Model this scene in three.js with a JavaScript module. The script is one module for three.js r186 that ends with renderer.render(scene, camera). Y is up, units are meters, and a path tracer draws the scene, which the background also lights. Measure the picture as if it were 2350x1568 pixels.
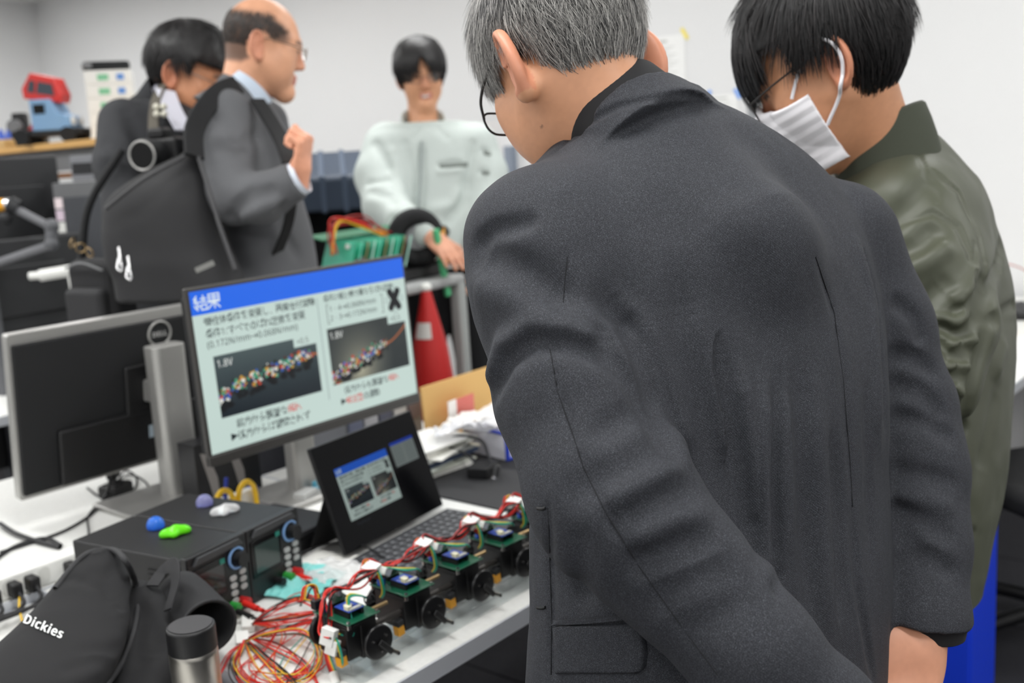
import * as THREE from 'three';
import { RoundedBoxGeometry } from 'three/addons/geometries/RoundedBoxGeometry.js';
import { mergeGeometries, mergeVertices } from 'three/addons/utils/BufferGeometryUtils.js';
import { RectAreaLightUniformsLib } from 'three/addons/lights/RectAreaLightUniformsLib.js';

// ---------------------------------------------------------------- camera, exposure
// The world's x axis runs along the desk, z towards the people standing at it; the lens stands at the origin, 1.40 m up.
const FPX = 2430, EYE = new THREE.Vector3(0, 1.40, 0);
const scene = new THREE.Scene();
scene.background = new THREE.Color(0x9a9a98);
const camera = new THREE.PerspectiveCamera(2 * Math.atan(784 / FPX) * 180 / Math.PI, 2350 / 1568, 0.05, 60);
camera.rotation.order = 'YXZ';
camera.position.copy(EYE);
camera.rotation.set(-10.26 * Math.PI / 180, -50.3336 * Math.PI / 180, -3.5 * Math.PI / 180);
camera.focus = 1.02;
camera.userData.fStop = 5.0;
camera.updateMatrixWorld();
const renderer = new THREE.WebGLRenderer({ antialias: true });
renderer.toneMapping = THREE.LinearToneMapping;
renderer.toneMappingExposure = 1.0;
renderer.shadowMap.enabled = true;
RectAreaLightUniformsLib.init();
const LAMP = 18.8;                                   // radiance of the ceiling panels

// ---------------------------------------------------------------- small helpers
const V = (x, y, z) => new THREE.Vector3(x, y, z);
const rayDir = (px, py) => V((px - 1175) / FPX, -(py - 784) / FPX, -1).applyQuaternion(camera.quaternion);
const at = (px, py, d) => rayDir(px, py).multiplyScalar(d).add(EYE);                       // a pixel's direction, at a known distance
const onY = (px, py, y) => { const r = rayDir(px, py); return r.multiplyScalar((y - 1.40) / r.y).add(EYE); };
const onX = (px, py, x) => { const r = rayDir(px, py); return r.multiplyScalar(x / r.x).add(EYE); };
const onZ = (px, py, z) => { const r = rayDir(px, py); return r.multiplyScalar(z / r.z).add(EYE); };
const VR = V(0.6383, 0, 0.7698), VF = V(0.7698, 0, -0.6383);                                // level right and forward of the lens
function rng(seed) { let s = seed | 0; return () => { s = (s + 0x6d2b79f5) | 0; let t = Math.imul(s ^ (s >>> 15), 1 | s); t = (t + Math.imul(t ^ (t >>> 7), 61 | t)) ^ t; return ((t ^ (t >>> 14)) >>> 0) / 4294967296; }; }
const clamp = (x, a, b) => Math.min(b, Math.max(a, x)), lerp = (a, b, t) => a + (b - a) * t;
const sstep = (a, b, x) => { const t = clamp((x - a) / (b - a), 0, 1); return t * t * (3 - 2 * t); };
function hash3(x, y, z) { let h = Math.imul(x, 374761393) ^ Math.imul(y, 668265263) ^ Math.imul(z, 2147483647 - 1013); h = Math.imul(h ^ (h >>> 13), 1274126177); return ((h ^ (h >>> 16)) >>> 0) / 4294967296; }
function noise3(x, y, z) {
  const xi = Math.floor(x), yi = Math.floor(y), zi = Math.floor(z); let u = x - xi, v = y - yi, w = z - zi;
  u = u * u * (3 - 2 * u); v = v * v * (3 - 2 * v); w = w * w * (3 - 2 * w);
  const c = (i, j, k) => hash3(xi + i, yi + j, zi + k);
  return lerp(lerp(lerp(c(0, 0, 0), c(1, 0, 0), u), lerp(c(0, 1, 0), c(1, 1, 0), u), v), lerp(lerp(c(0, 0, 1), c(1, 0, 1), u), lerp(c(0, 1, 1), c(1, 1, 1), u), v), w) * 2 - 1;
}

// ---------------------------------------------------------------- textures and materials
function canvasTex(w, h, draw, opts = {}) {
  const c = document.createElement('canvas'); c.width = w; c.height = h;
  draw(c.getContext('2d'), w, h);
  const t = new THREE.CanvasTexture(c); if (!opts.data) t.colorSpace = THREE.SRGBColorSpace;
  if (opts.repeat) { t.wrapS = t.wrapT = THREE.RepeatWrapping; t.repeat.set(opts.repeat, opts.repeat); }
  t.anisotropy = 8; return t;
}
function noiseTex(n, fn, { repeat = 1, color = true } = {}) {
  const d = new Uint8Array(n * n * 4);
  for (let y = 0; y < n; y++) for (let x = 0; x < n; x++) { const c = fn(x / n, y / n, x, y), k = (y * n + x) * 4; const a = Array.isArray(c) ? c : [c, c, c]; for (let i = 0; i < 3; i++) d[k + i] = clamp(a[i], 0, 1) * 255; d[k + 3] = 255; }
  const t = new THREE.DataTexture(d, n, n, THREE.RGBAFormat); t.magFilter = THREE.LinearFilter; t.minFilter = THREE.LinearMipmapLinearFilter; t.generateMipmaps = true;
  t.wrapS = t.wrapT = THREE.RepeatWrapping; t.repeat.set(repeat, repeat); if (color) t.colorSpace = THREE.SRGBColorSpace; t.needsUpdate = true; return t;
}
const M = (color, roughness = 0.6, o = {}) => new THREE.MeshPhysicalMaterial({ color, roughness, ...o });
const mats = {
  black: M(0x0d0d0f, 0.5), blackGloss: M(0x070708, 0.18, { specularIntensity: 0.5 }), blackMatte: M(0x131416, 0.8), dark: M(0x202124, 0.6), grey: M(0x77787a, 0.5), lightGrey: M(0xb9bab9, 0.5),
  silver: M(0xb2b1ae, 0.38, { metalness: 0.55 }), steel: M(0xc9c6c2, 0.22, { metalness: 1 }), chrome: M(0xdededf, 0.12, { metalness: 1 }), brass: M(0xa98f68, 0.35, { metalness: 0.8 }),
  white: M(0xe8e8e4, 0.5), whitePlastic: M(0xeeeeea, 0.4), red: M(0xc22222, 0.45), orange: M(0xe8a21c, 0.4), yellow: M(0xf2c21f, 0.4), blue: M(0x2a5fc4, 0.4), green: M(0x1d7a55, 0.4),
  board: M(0x11553c, 0.35), teal: M(0x8fd9d3, 0.5), cord: M(0x17171a, 0.5), clear: new THREE.MeshPhysicalMaterial({ color: 0xffffff, roughness: 0.05, transmission: 1, thickness: 0.004, ior: 1.49 }),
  pane: new THREE.MeshPhysicalMaterial({ color: 0xffffff, roughness: 0.02, transmission: 1, thickness: 0, ior: 1.5 }),
};

// ---------------------------------------------------------------- geometry builders (each returns a BufferGeometry)
const X = (g, x = 0, y = 0, z = 0, rx = 0, ry = 0, rz = 0) => { const m = new THREE.Matrix4().makeRotationFromEuler(new THREE.Euler(rx, ry, rz, 'YXZ')); m.setPosition(x, y, z); return g.applyMatrix4(m); };
const box = (w, h, d, x = 0, y = 0, z = 0, rx = 0, ry = 0, rz = 0) => X(new THREE.BoxGeometry(w, h, d), x, y, z, rx, ry, rz);
const rbox = (w, h, d, r, x = 0, y = 0, z = 0, rx = 0, ry = 0, rz = 0, seg = 2) => X(new RoundedBoxGeometry(w, h, d, seg, Math.min(r, w / 2.01, h / 2.01, d / 2.01)), x, y, z, rx, ry, rz);
const cyl = (r0, r1, h, x = 0, y = 0, z = 0, rx = 0, ry = 0, rz = 0, seg = 24) => X(new THREE.CylinderGeometry(r1, r0, h, seg), x, y, z, rx, ry, rz);   // r0 below, r1 above
const ball = (r, x = 0, y = 0, z = 0, sx = 1, sy = 1, sz = 1, seg = 20) => { const g = new THREE.SphereGeometry(r, seg, Math.ceil(seg * 0.7)); g.scale(sx, sy, sz); g.translate(x, y, z); return g; };
const lathe = (pts, seg = 36) => new THREE.LatheGeometry(pts.map(([r, y]) => new THREE.Vector2(r, y)), seg);
const tor = (R, r, x = 0, y = 0, z = 0, rx = 0, ry = 0, rz = 0, arc = Math.PI * 2, s1 = 8, s2 = 28) => X(new THREE.TorusGeometry(R, r, s1, s2, arc), x, y, z, rx, ry, rz);
const tube = (pts, r, seg = 0, rad = 6, closed = false) => new THREE.TubeGeometry(new THREE.CatmullRomCurve3(pts.map((p) => (p.isVector3 ? p : V(...p))), closed, 'centripetal'), seg || pts.length * 6, r, rad, closed);
function ext(pts, depth, bevel = 0, holes = []) {      // outline in the x-y plane, extruded along z
  const s = new THREE.Shape(pts.map(([x, y]) => new THREE.Vector2(x, y)));
  for (const h of holes) s.holes.push(new THREE.Path(h.map(([x, y]) => new THREE.Vector2(x, y))));
  return new THREE.ExtrudeGeometry(s, { depth, bevelEnabled: bevel > 0, bevelSize: bevel, bevelThickness: bevel, bevelSegments: 2, steps: 1, curveSegments: 8 });
}
const rrect = (w, h, r, n = 4) => { const o = []; for (const [cx, cy, a0] of [[w / 2 - r, h / 2 - r, 0], [-w / 2 + r, h / 2 - r, 90], [-w / 2 + r, -h / 2 + r, 180], [w / 2 - r, -h / 2 + r, 270]]) for (let i = 0; i <= n; i++) { const a = (a0 + 90 * i / n) * Math.PI / 180; o.push([cx + r * Math.cos(a), cy + r * Math.sin(a)]); } return o; };
const arcPts = (r, a0, a1, n, sy = 1) => Array.from({ length: n + 1 }, (_, i) => { const a = lerp(a0, a1, i / n); return [r * Math.cos(a), r * sy * Math.sin(a)]; });
function merge(list) {
  if (!Array.isArray(list)) return list;
  if (list.length === 1) return list[0];
  const keep = list.every((g) => g.attributes.color) ? ['position', 'normal', 'uv', 'color'] : ['position', 'normal', 'uv'];
  return mergeGeometries(list.map((g) => {
    const o = g.index ? g.toNonIndexed() : g.clone();
    if (!o.attributes.normal) o.computeVertexNormals();
    if (!o.attributes.uv) o.setAttribute('uv', new THREE.BufferAttribute(new Float32Array(o.attributes.position.count * 2), 2));
    for (const k of Object.keys(o.attributes)) if (!keep.includes(k)) o.deleteAttribute(k);
    o.morphAttributes = {}; return o;
  }));
}
function metreUV(g, s = 1) {                           // uv in metres, from the side each face looks to
  const o = g.index ? g.toNonIndexed() : g, p = o.attributes.position, uv = new Float32Array(p.count * 2), a = V(), b = V(), c = V();
  for (let i = 0; i < p.count; i += 3) {
    a.fromBufferAttribute(p, i); b.fromBufferAttribute(p, i + 1); c.fromBufferAttribute(p, i + 2);
    const n = b.clone().sub(a).cross(c.clone().sub(a)), ax = Math.abs(n.x), ay = Math.abs(n.y), az = Math.abs(n.z);
    for (let k = 0; k < 3; k++) { const q = [a, b, c][k]; const [u, v] = ay > ax && ay > az ? [q.x, q.z] : ax > az ? [q.z, q.y] : [q.x, q.y]; uv[(i + k) * 2] = u / s; uv[(i + k) * 2 + 1] = v / s; }
  }
  o.setAttribute('uv', new THREE.BufferAttribute(uv, 2)); return o;
}
// ---------------------------------------------------------------- things and parts
const used = new Map();
const numbered = (name) => { const n = used.get(name) ?? 0; used.set(name, n + 1); return n ? name + '_' + String(n).padStart(3, '0') : name; };
function shade(o) { o.traverse((m) => { if (m.isMesh) { m.castShadow = true; m.receiveShadow = true; } }); return o; }
function thing(name, label, category, pos = [0, 0, 0], turn = 0, group) {
  const o = new THREE.Group(); o.name = numbered(name); scene.add(o);
  if (pos.isVector3) o.position.copy(pos); else o.position.set(...pos);
  o.rotation.y = turn; o.userData = { label, category }; if (group) o.userData.group = group; return o;
}
function part(parent, name, geo, mat, label) {
  const m = new THREE.Mesh(merge(geo), mat); m.name = name; m.castShadow = m.receiveShadow = true; if (label) m.userData.label = label; parent.add(m); return m;
}
function single(name, label, category, geo, mat, pos = [0, 0, 0], turn = 0, group) {
  const m = new THREE.Mesh(merge(geo), mat); m.name = numbered(name); m.castShadow = m.receiveShadow = true; scene.add(m);
  if (pos.isVector3) m.position.copy(pos); else m.position.set(...pos);
  m.rotation.y = turn; m.userData = { label, category }; if (group) m.userData.group = group; return m;
}
function struct(name, geo, mat) { const m = new THREE.Mesh(merge(geo), mat); m.name = name; m.userData = { kind: 'structure' }; m.castShadow = m.receiveShadow = true; scene.add(m); return m; }
function copyOf(o, name, label, pos, turn) { const c = o.clone(); c.userData = { ...o.userData }; c.name = numbered(name); if (label) c.userData.label = label; if (pos) { if (pos.isVector3) c.position.copy(pos); else c.position.set(...pos); } if (turn !== undefined) c.rotation.y = turn; scene.add(c); return c; }

// ---------------------------------------------------------------- the room
const WX = 4.57, WZ = -8.6, RX0 = -2.8, RZ1 = 2.6, CH = 2.8;     // the wall with the notices, the far side wall, the unseen walls, ceiling height
{
  const carpetTex = noiseTex(512, (u, v, x, y) => { const a = hash3(x, y, 3), b = hash3(x >> 2, y >> 2, 5); const k = 0.12 + 0.07 * a + 0.05 * b; return [k, k, k * 1.1]; }, { repeat: 2.2 });
  const carpet = M(0xffffff, 0.95, { map: carpetTex });
  const wallBump = noiseTex(256, (u, v, x, y) => 0.5 + 0.25 * hash3(x, y, 9) + 0.25 * hash3(x >> 1, y >> 1, 2), { color: false });
  const wallMat = M(0xeaeaea, 0.72, { bumpMap: wallBump, bumpScale: 0.0004 });
  const fl = struct('floor', [box(WX - RX0 + 0.4, 0.1, RZ1 - WZ + 0.4, (WX + RX0) / 2, -0.07, (WZ + RZ1) / 2)], M(0x16161a, 0.95));
  // carpet tiles, half a metre square, laid with open joints
  const tg = metreUV(rbox(0.497, 0.02, 0.497, 0.004, 0, 0, 0, 0, 0, 0, 1));
  for (let i = 0; i < 8; i++) for (let j = 0; j < 8; j++) { const t = new THREE.Mesh(tg, carpet); t.name = 'carpet_tile'; t.position.set(0.25 + i * 0.5, -0.012, 0.75 - j * 0.5); t.rotation.y = ((i + j) % 2) * Math.PI / 2; t.receiveShadow = true; fl.add(t); }
  struct('wall_back', metreUV(box(0.15, CH + 0.1, RZ1 - WZ + 0.3, WX + 0.075, CH / 2, (WZ + RZ1) / 2)), wallMat);
  struct('wall_left', metreUV(box(WX - RX0 + 0.3, CH + 0.1, 0.15, (WX + RX0) / 2, CH / 2, WZ - 0.075)), wallMat);
  struct('wall_front', metreUV(box(0.15, CH + 0.1, RZ1 - WZ + 0.3, RX0 - 0.075, CH / 2, (WZ + RZ1) / 2)), wallMat);
  struct('wall_right', metreUV(box(WX - RX0 + 0.3, CH + 0.1, 0.15, (WX + RX0) / 2, CH / 2, RZ1 + 0.075)), wallMat);
  const ceil = struct('ceiling', box(WX - RX0 + 0.3, 0.12, RZ1 - WZ + 0.3, (WX + RX0) / 2, CH + 0.06, (WZ + RZ1) / 2), M(0xededeb, 0.9));
  // joints of the wall panels: slim grey cover strips
  const strip = M(0x9d9fa2, 0.5, { metalness: 0.3 });
  struct('trim_1', box(0.012, CH, 0.03, WX - 0.006, CH / 2, -5.71), strip);
  struct('trim_2', box(0.02, CH, 0.034, WX - 0.01, CH / 2, -2.27), strip);
  struct('trim_3', box(0.05, 1.42, 0.05, WX - 0.025, 0.71, -3.70), M(0x8d97a6, 0.5));
  // ceiling panels
  const glow = new THREE.MeshStandardMaterial({ color: 0xffffff, emissive: 0xfbfbfa, emissiveIntensity: 3 });
  for (let i = 0; i < 3; i++) for (let j = 0; j < 5; j++) {
    const x = -1.6 + i * 2.35, z = -7.3 + j * 2.15;
    const t = thing('ceiling_light', 'slim white ceiling light panel with glowing diffuser', 'ceiling light', [x, CH, z], 0, 'ceiling light panels in rows');
    part(t, 'housing', [box(0.34, 0.04, 1.34, 0, -0.02, 0)], mats.white);
    part(t, 'diffuser', [box(0.3, 0.012, 1.3, 0, -0.045, 0)], glow);
    const l = new THREE.RectAreaLight(0xfbfbfa, LAMP, 0.3, 1.3); l.position.set(0, -0.055, 0); l.rotation.x = -Math.PI / 2; l.castShadow = true; t.add(l);
  }
  // notices on the wall
  const paper = canvasTex(256, 384, (g, w, h) => { g.fillStyle = '#f7f7f5'; g.fillRect(0, 0, w, h); g.fillStyle = '#c9cac6'; for (let y = 46; y < h - 20; y += 11) g.fillRect(20, y, w - 50 - (y * 7 % 60), 3); g.fillStyle = '#b9bbb6'; g.fillRect(20, 18, 150, 9); });
  const pm = M(0xffffff, 0.8, { map: paper });
  const notice = (name, label, y0, y1, z0, z1, tapeMat, tapes) => {
    const t = thing(name, label, 'notice', [WX - 0.003, (y0 + y1) / 2, (z0 + z1) / 2], -Math.PI / 2);
    part(t, 'sheet', box(Math.abs(z1 - z0), y1 - y0, 0.0008), pm);
    for (const [sx, sy, a, l] of tapes) part(t, 'tape', box(0.016, l, 0.0008, sx * Math.abs(z1 - z0) / 2, sy * (y1 - y0) / 2, 0.0009, 0, 0, a), tapeMat);
  };
  notice('wall_notice', 'large white notice held by yellow tape on the wall', 1.47, 1.89, -2.90, -2.612, M(0xffe93a, 0.6), [[1, 1, 0.55, 0.06], [-1, 1, -0.5, 0.06]]);
  notice('wall_notice', 'small white notice held by blue tape on the wall', 1.33, 1.592, -2.50, -2.345, M(0x5b9df5, 0.6), [[1, 1, 0.5, 0.05], [-1, 1, -0.6, 0.06]]);
}

// ---------------------------------------------------------------- writing on the screens
const GLYPH = { 結: '20 02 22 04 44|24 29|06 18|36 47|52 92|70 74|54 94|56 96 99 59 56', 果: '10 90 94 14 10|12 92|50 59|05 95|55 09|55 99', 弾: '01 31 33 03 05 35 38 28|50 41|70 71|90 81|42 46 96 92 42|44 94|72 79|38 98', 性: '20 29|03 15|33 45|60 51 42|53 93|70 79|56 86|49 99', 体: '20 04|23 29|32 92|60 69|62 37|62 97|57 77', 条: '40 13|40 80 14|31 95|06 96|55 59|56 29|56 89', 件: '20 04|13 19|50 33|42 92|36 96|60 69', を: '11 81|50 13 43 55|74 36 38 88', 変: '11 91|50 51|41 44|61 64|22 14|82 94|45 16|35 85 29|36 99', 更: '00 90|12 82 86 16 12|14 84|51 57 19|26 99', し: '20 27 38 69 87', '、': '28 39', 再: '00 90|12 82 89|12 19|50 56|14 84|06 96', 度: '50 51|11 91|11 16 09|13 93|32 35 75 72|26 86 39|36 99', 歩: '50 54|53 83|21 24|04 94|54 58 48|25 17|76 89 39', 行: '30 02|33 05|23 29|51 91|44 94|74 79 69', 実: '50 51|03 01 91 93|23 83|25 85|07 97|53 57 19|57 99', 験: '00 40|00 07|02 42|04 44|20 24|06 46 49|70 42|70 93|53 83|44 94 96 46 44|70 76|76 49|76 99', す: '02 92|60 66 46 45 55 67 59', べ: '05 42 97|71 82|80 91', て: '02 82 45 47 79', の: '50 57 28 05 32 72 95 78 59', ば: '10 18|42 92|70 78 58 47 88|80 81|90 91', ね: '20 29|03 33 08|24 62 84 88 67 97', 定: '50 51|03 01 91 93|23 83|53 58|55 85|25 09|17 39 99', 数: '30 34|03 63|11 21|51 41|15 45 09|05 55|25 49|70 53|62 92|82 59|64 99', 前: '20 31|70 61|02 92|14 19|14 44 49|16 46|18 48|64 68|84 89 79', 方: '50 51|02 92|42 17 09|44 84 79 69', か: '04 63 67 58|30 08|72 95', ら: '30 51|32 26 55 86 58 29', 顕: '00 40 43 03 00|02 42|14 18|34 38|05 17|45 37|09 49|50 90|52 82 87 57 52|54 84|56 86|57 49|77 99', 著: '01 91|20 22|70 72|13 83|53 55|05 95|83 09|27 77 79 29 27|28 78', な: '12 62|40 15|73 94|64 68 48 37 88', 揺: '20 28 18|03 43|06 45|90 41|52 53|72 73|92 83|45 95|54 85|75 78|56 58 98 96', れ: '20 29|03 33 08|25 63 77 98', 後: '20 02|23 05|14 19|60 42 62 44 85|80 62|75 48|56 86 39|66 99', は: '10 19|42 92|70 78 58 47 88', 観: '10 02|11 51|13 53|25 29|25 55|27 57|29 59|35 39|60 90 95 65 60|62 92|63 93|66 59|76 78 99', 察: '50 51|03 01 91 93|23 05|22 42 05|62 92 65|35 75|17 87|57 59|38 29|78 89', さ: '03 83|40 75|26 18 49 79', ず: '02 92|60 66 46 45 55 67 59|80 81|90 91', 縦: '20 02 22 04 44|24 29|06 07|36 37|60 42|62 44|53 59|70 73|90 83|64 94|74 78|76 96|65 59 99', と: '20 44|83 35 17 39 89', 横: '20 29|02 42|22 06|23 45|41 91|50 53|80 83|43 93|54 94 97 57 54|74 77|48 39|88 99', で: '02 82 45 47 79|73 74|83 84', 異: '10 80 83 13 10|12 82|50 53|15 85|06 96|34 37|64 67|08 98|38 19|68 89', る: '10 70 14 44 86 78 49 38 57', も: '30 28 49 88 76|03 63|05 65', 蛇: '20 27|02 42 45 05 02|07 47|45 49|70 71|53 51 91 93|64 68 98 97|94 66', 足: '21 81 84 24 21|54 58|56 86|26 28|09 27|28 59 99', 型: '00 50|02 52|10 24|40 44|60 64|80 85 75|17 87|46 49|09 99', 運: '01 12|04 14 18 09 39 99|32 30 90 92|42 82|43 83 86 46 43|45 85|37 97|60 68', 動: '50 11|02 52|03 53|14 44 46 16 14|31 38|17 47|09 58|63 93 98 88|70 79 59', '→': '05 95|63 95 67', '・': '45 55', '▶': '11 94 18 11 33 64 35' };
function write(g, text, x, y, size, color, lw = 0.085) {
  g.strokeStyle = g.fillStyle = color; g.lineWidth = size * lw; g.lineCap = g.lineJoin = 'round'; g.font = size * 1.02 + 'px sans-serif'; g.textBaseline = 'alphabetic';
  for (const ch of text) {
    const d = GLYPH[ch];
    if (d) { for (const s of d.split('|')) { g.beginPath(); s.split(' ').forEach((p, i) => { const X0 = x + (0.06 + p[0] * 0.1) * size, Y0 = y + (0.04 + p[1] * 0.1) * size; i ? g.lineTo(X0, Y0) : g.moveTo(X0, Y0); }); g.stroke(); if (ch === '▶') g.fill(); } x += size; }
    else { g.fillText(ch, x, y + size * 0.88); x += g.measureText(ch).width; }
  }
  return x;
}
function drawSlide(g, W, H) {
  g.fillStyle = '#cfe3dc'; g.fillRect(0, 0, W, H);
  g.fillStyle = '#1f6df5'; g.fillRect(0, 0, W, H * 0.145);
  const s = W / 1024;
  write(g, '結果', 12 * s, 16 * s, 54 * s, '#e8f4ff', 0.1);
  const K = '#2c3436', R = '#e0403c';
  write(g, '弾性体条件を変更し、再度歩行実験', 42 * s, 96 * s, 31 * s, K);
  write(g, '条件1:すべてのばね定数を変更', 42 * s, 138 * s, 32 * s, K);
  write(g, '(0.172N/mm→0.068N/mm)', 42 * s, 176 * s, 32 * s, K);
  write(g, '条件2:縦と横で異なるばね定数', 580 * s, 96 * s, 27 * s, K);
  write(g, '1・4→0.068N/mm', 604 * s, 138 * s, 29 * s, K); write(g, '2・3→0.172N/mm', 604 * s, 174 * s, 29 * s, K);
  g.lineWidth = 2.5 * s; g.strokeStyle = K;
  for (const [x, d] of [[592, 10], [888, -10]]) { g.beginPath(); g.moveTo((x + d) * s, 134 * s); g.lineTo(x * s, 134 * s); g.lineTo(x * s, 208 * s); g.lineTo((x + d) * s, 208 * s); g.stroke(); }
  g.fillStyle = '#8b9a9b'; g.fillRect(549 * s, 100 * s, 3 * s, 400 * s);
  // the part drawn beside the bracket: a black x with four round ends
  g.strokeStyle = '#16191d'; g.lineWidth = 30 * s; g.lineCap = 'round'; for (const k of [-1, 1]) { g.beginPath(); g.moveTo(932 * s, (164 - k * 32) * s); g.lineTo(976 * s, (164 + k * 32) * s); g.stroke(); }
  g.lineWidth = 3 * s; g.strokeStyle = '#9aa8a8'; for (const [x, y] of [[954, 118], [954, 210], [914, 164], [994, 164]]) { g.beginPath(); g.arc(x * s, y * s, 11 * s, 0, 7); g.stroke(); }
  const r = rng(41);
  const photo = (x0, y0, x1, y1, notch, a, b, chain, tail) => {
    const gr = g.createLinearGradient(0, y0 * s, 0, y1 * s); gr.addColorStop(0, a); gr.addColorStop(1, b);
    g.save(); g.beginPath(); g.moveTo(x0 * s, y0 * s); g.lineTo((x1 - notch) * s, y0 * s); g.lineTo((x1 - notch) * s, (y0 + 34) * s); g.lineTo(x1 * s, (y0 + 34) * s); g.lineTo(x1 * s, y1 * s); g.lineTo(x0 * s, y1 * s); g.closePath(); g.clip();
    g.fillStyle = gr; g.fillRect(x0 * s, y0 * s, (x1 - x0) * s, (y1 - y0) * s);
    if (tail === 'glare') { const q = g.createRadialGradient((x0 + 150) * s, (y1 - 30) * s, 8 * s, (x0 + 150) * s, (y1 - 60) * s, 190 * s); q.addColorStop(0, 'rgba(190,186,160,.85)'); q.addColorStop(1, 'rgba(120,120,110,0)'); g.fillStyle = q; g.fillRect(x0 * s, y0 * s, 420 * s, 320 * s); }
    const cols = ['#c4452f', '#d8d9d2', '#3f9a7a', '#c89a3c', '#3b63b8', '#e8e8e0', '#55251f', '#1e2b25'];
    for (const [cx, cy, q] of chain) {
      g.fillStyle = 'rgba(10,14,18,.75)'; for (let k = 0; k < 10; k++) { g.beginPath(); g.ellipse((cx + (r() - 0.5) * 60 * q) * s, (cy + (26 + r() * 26) * q) * s, 12 * q * s, 9 * q * s, 0, 0, 7); g.fill(); }
      for (let k = 0; k < 60; k++) { g.fillStyle = cols[Math.floor(r() * cols.length)]; g.beginPath(); g.arc((cx + (r() + r() - 1) * 40 * q) * s, (cy + (r() + r() - 1) * 30 * q) * s, (2.5 + r() * 6 * q) * s, 0, 7); g.fill(); }
    }
    g.strokeStyle = '#b5663b'; g.lineWidth = 7 * s; const e = chain[chain.length - 1]; g.beginPath(); g.moveTo((e[0] + 20) * s, e[1] * s); g.quadraticCurveTo((e[0] + 60) * s, (e[1] - 4) * s, (x1 + 4) * s, (e[1] + (tail === 'glare' ? -62 : 46)) * s); g.stroke();
    g.restore(); write(g, '1.8V', (x0 + 10) * s, (y0 + 12) * s, 34 * s, '#eef2ee');
  };
  photo(60, 236, 520, 458, 106, '#4c5a5c', '#141f27', [[84, 380, 1], [150, 352, 0.9], [226, 346, 1], [300, 330, 0.95], [374, 322, 1], [446, 312, 0.95], [476, 308, 0.6]], '');
  photo(580, 228, 1000, 450, 96, '#3a3f3f', '#2b3234', [[592, 424, 0.9], [650, 396, 0.9], [706, 380, 0.85], [760, 362, 0.85], [822, 346, 0.85], [870, 336, 0.5]], 'glare');
  write(g, '×0.5', 428 * s, 234 * s, 30 * s, '#68706f'); write(g, '×0.5', 918 * s, 226 * s, 30 * s, '#68706f');
  let x = write(g, '前方から顕著な', 116 * s, 474 * s, 33 * s, K); write(g, '揺れ', x, 474 * s, 33 * s, R);
  write(g, '▶後方からは観察されず', 84 * s, 518 * s, 33 * s, K);
  x = write(g, '後方からも顕著な', 630 * s, 466 * s, 30 * s, K); write(g, '揺れ', x, 466 * s, 30 * s, R);
  x = write(g, '▶', 604 * s, 508 * s, 30 * s, K); x = write(g, '蛇足型', x, 508 * s, 30 * s, R); write(g, 'の運動', x, 508 * s, 30 * s, K);
}
// ---------------------------------------------------------------- desks
const TOP = 0.70;
const deskTex = noiseTex(256, (u, v, x, y) => { const k = 0.905 + 0.03 * hash3(x, y, 7); return [k, k, k * 0.985]; });
const deskTop = M(0xffffff, 0.36, { map: deskTex }), edgeMat = M(0xd3d6dc, 0.5), frameMat = M(0x55575b, 0.45, { metalness: 0.4 });
function desk(label, x0, x1, z0, z1, y = TOP, edge = edgeMat) {
  const t = thing('office_desk', label, 'desk', [(x0 + x1) / 2, 0, (z0 + z1) / 2]), w = x1 - x0, d = z1 - z0;
  part(t, 'tabletop', metreUV(box(w - 0.004, 0.028, d - 0.004, 0, y - 0.014, 0)), deskTop);
  for (const s of [-1, 1]) part(t, 'edge_band', rbox(w, 0.029, 0.003, 0.001, 0, y - 0.0148, s * (d / 2 - 0.0005)), edge);
  for (const s of [-1, 1]) part(t, 'edge_band', rbox(0.003, 0.029, d, 0.001, s * (w / 2 - 0.0005), y - 0.0148, 0), edge);
  for (const s of [-1, 1]) { for (const q of [-1, 1]) part(t, 'leg', [box(0.05, y - 0.03, 0.05, s * (w / 2 - 0.06), (y - 0.03) / 2, q * (d / 2 - 0.07))], frameMat); part(t, 'crossbar', box(0.04, 0.04, d - 0.16, s * (w / 2 - 0.06), y - 0.05, 0), frameMat); }
  part(t, 'back_panel', box(w - 0.14, 0.3, 0.012, 0, y - 0.2, -d / 2 + 0.07), mats.blackMatte);
  return t;
}
desk('white desk carrying the chain of small robots and the tablet', 0.80, 2.45, -1.75, -0.99);
desk('white desk under the monitor turned backwards', 0.2, 1.42, -2.5, -1.757);
desk('white desk beneath the black backpack', -0.75, 0.785, -1.75, -1.02, 0.685);
desk('narrow white side desk holding the parts organiser', 1.425, 2.4, -1.95, -1.757);
desk('white desk against the wall behind the masked person', 2.62, 4.5, -1.45, -0.733);

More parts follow.
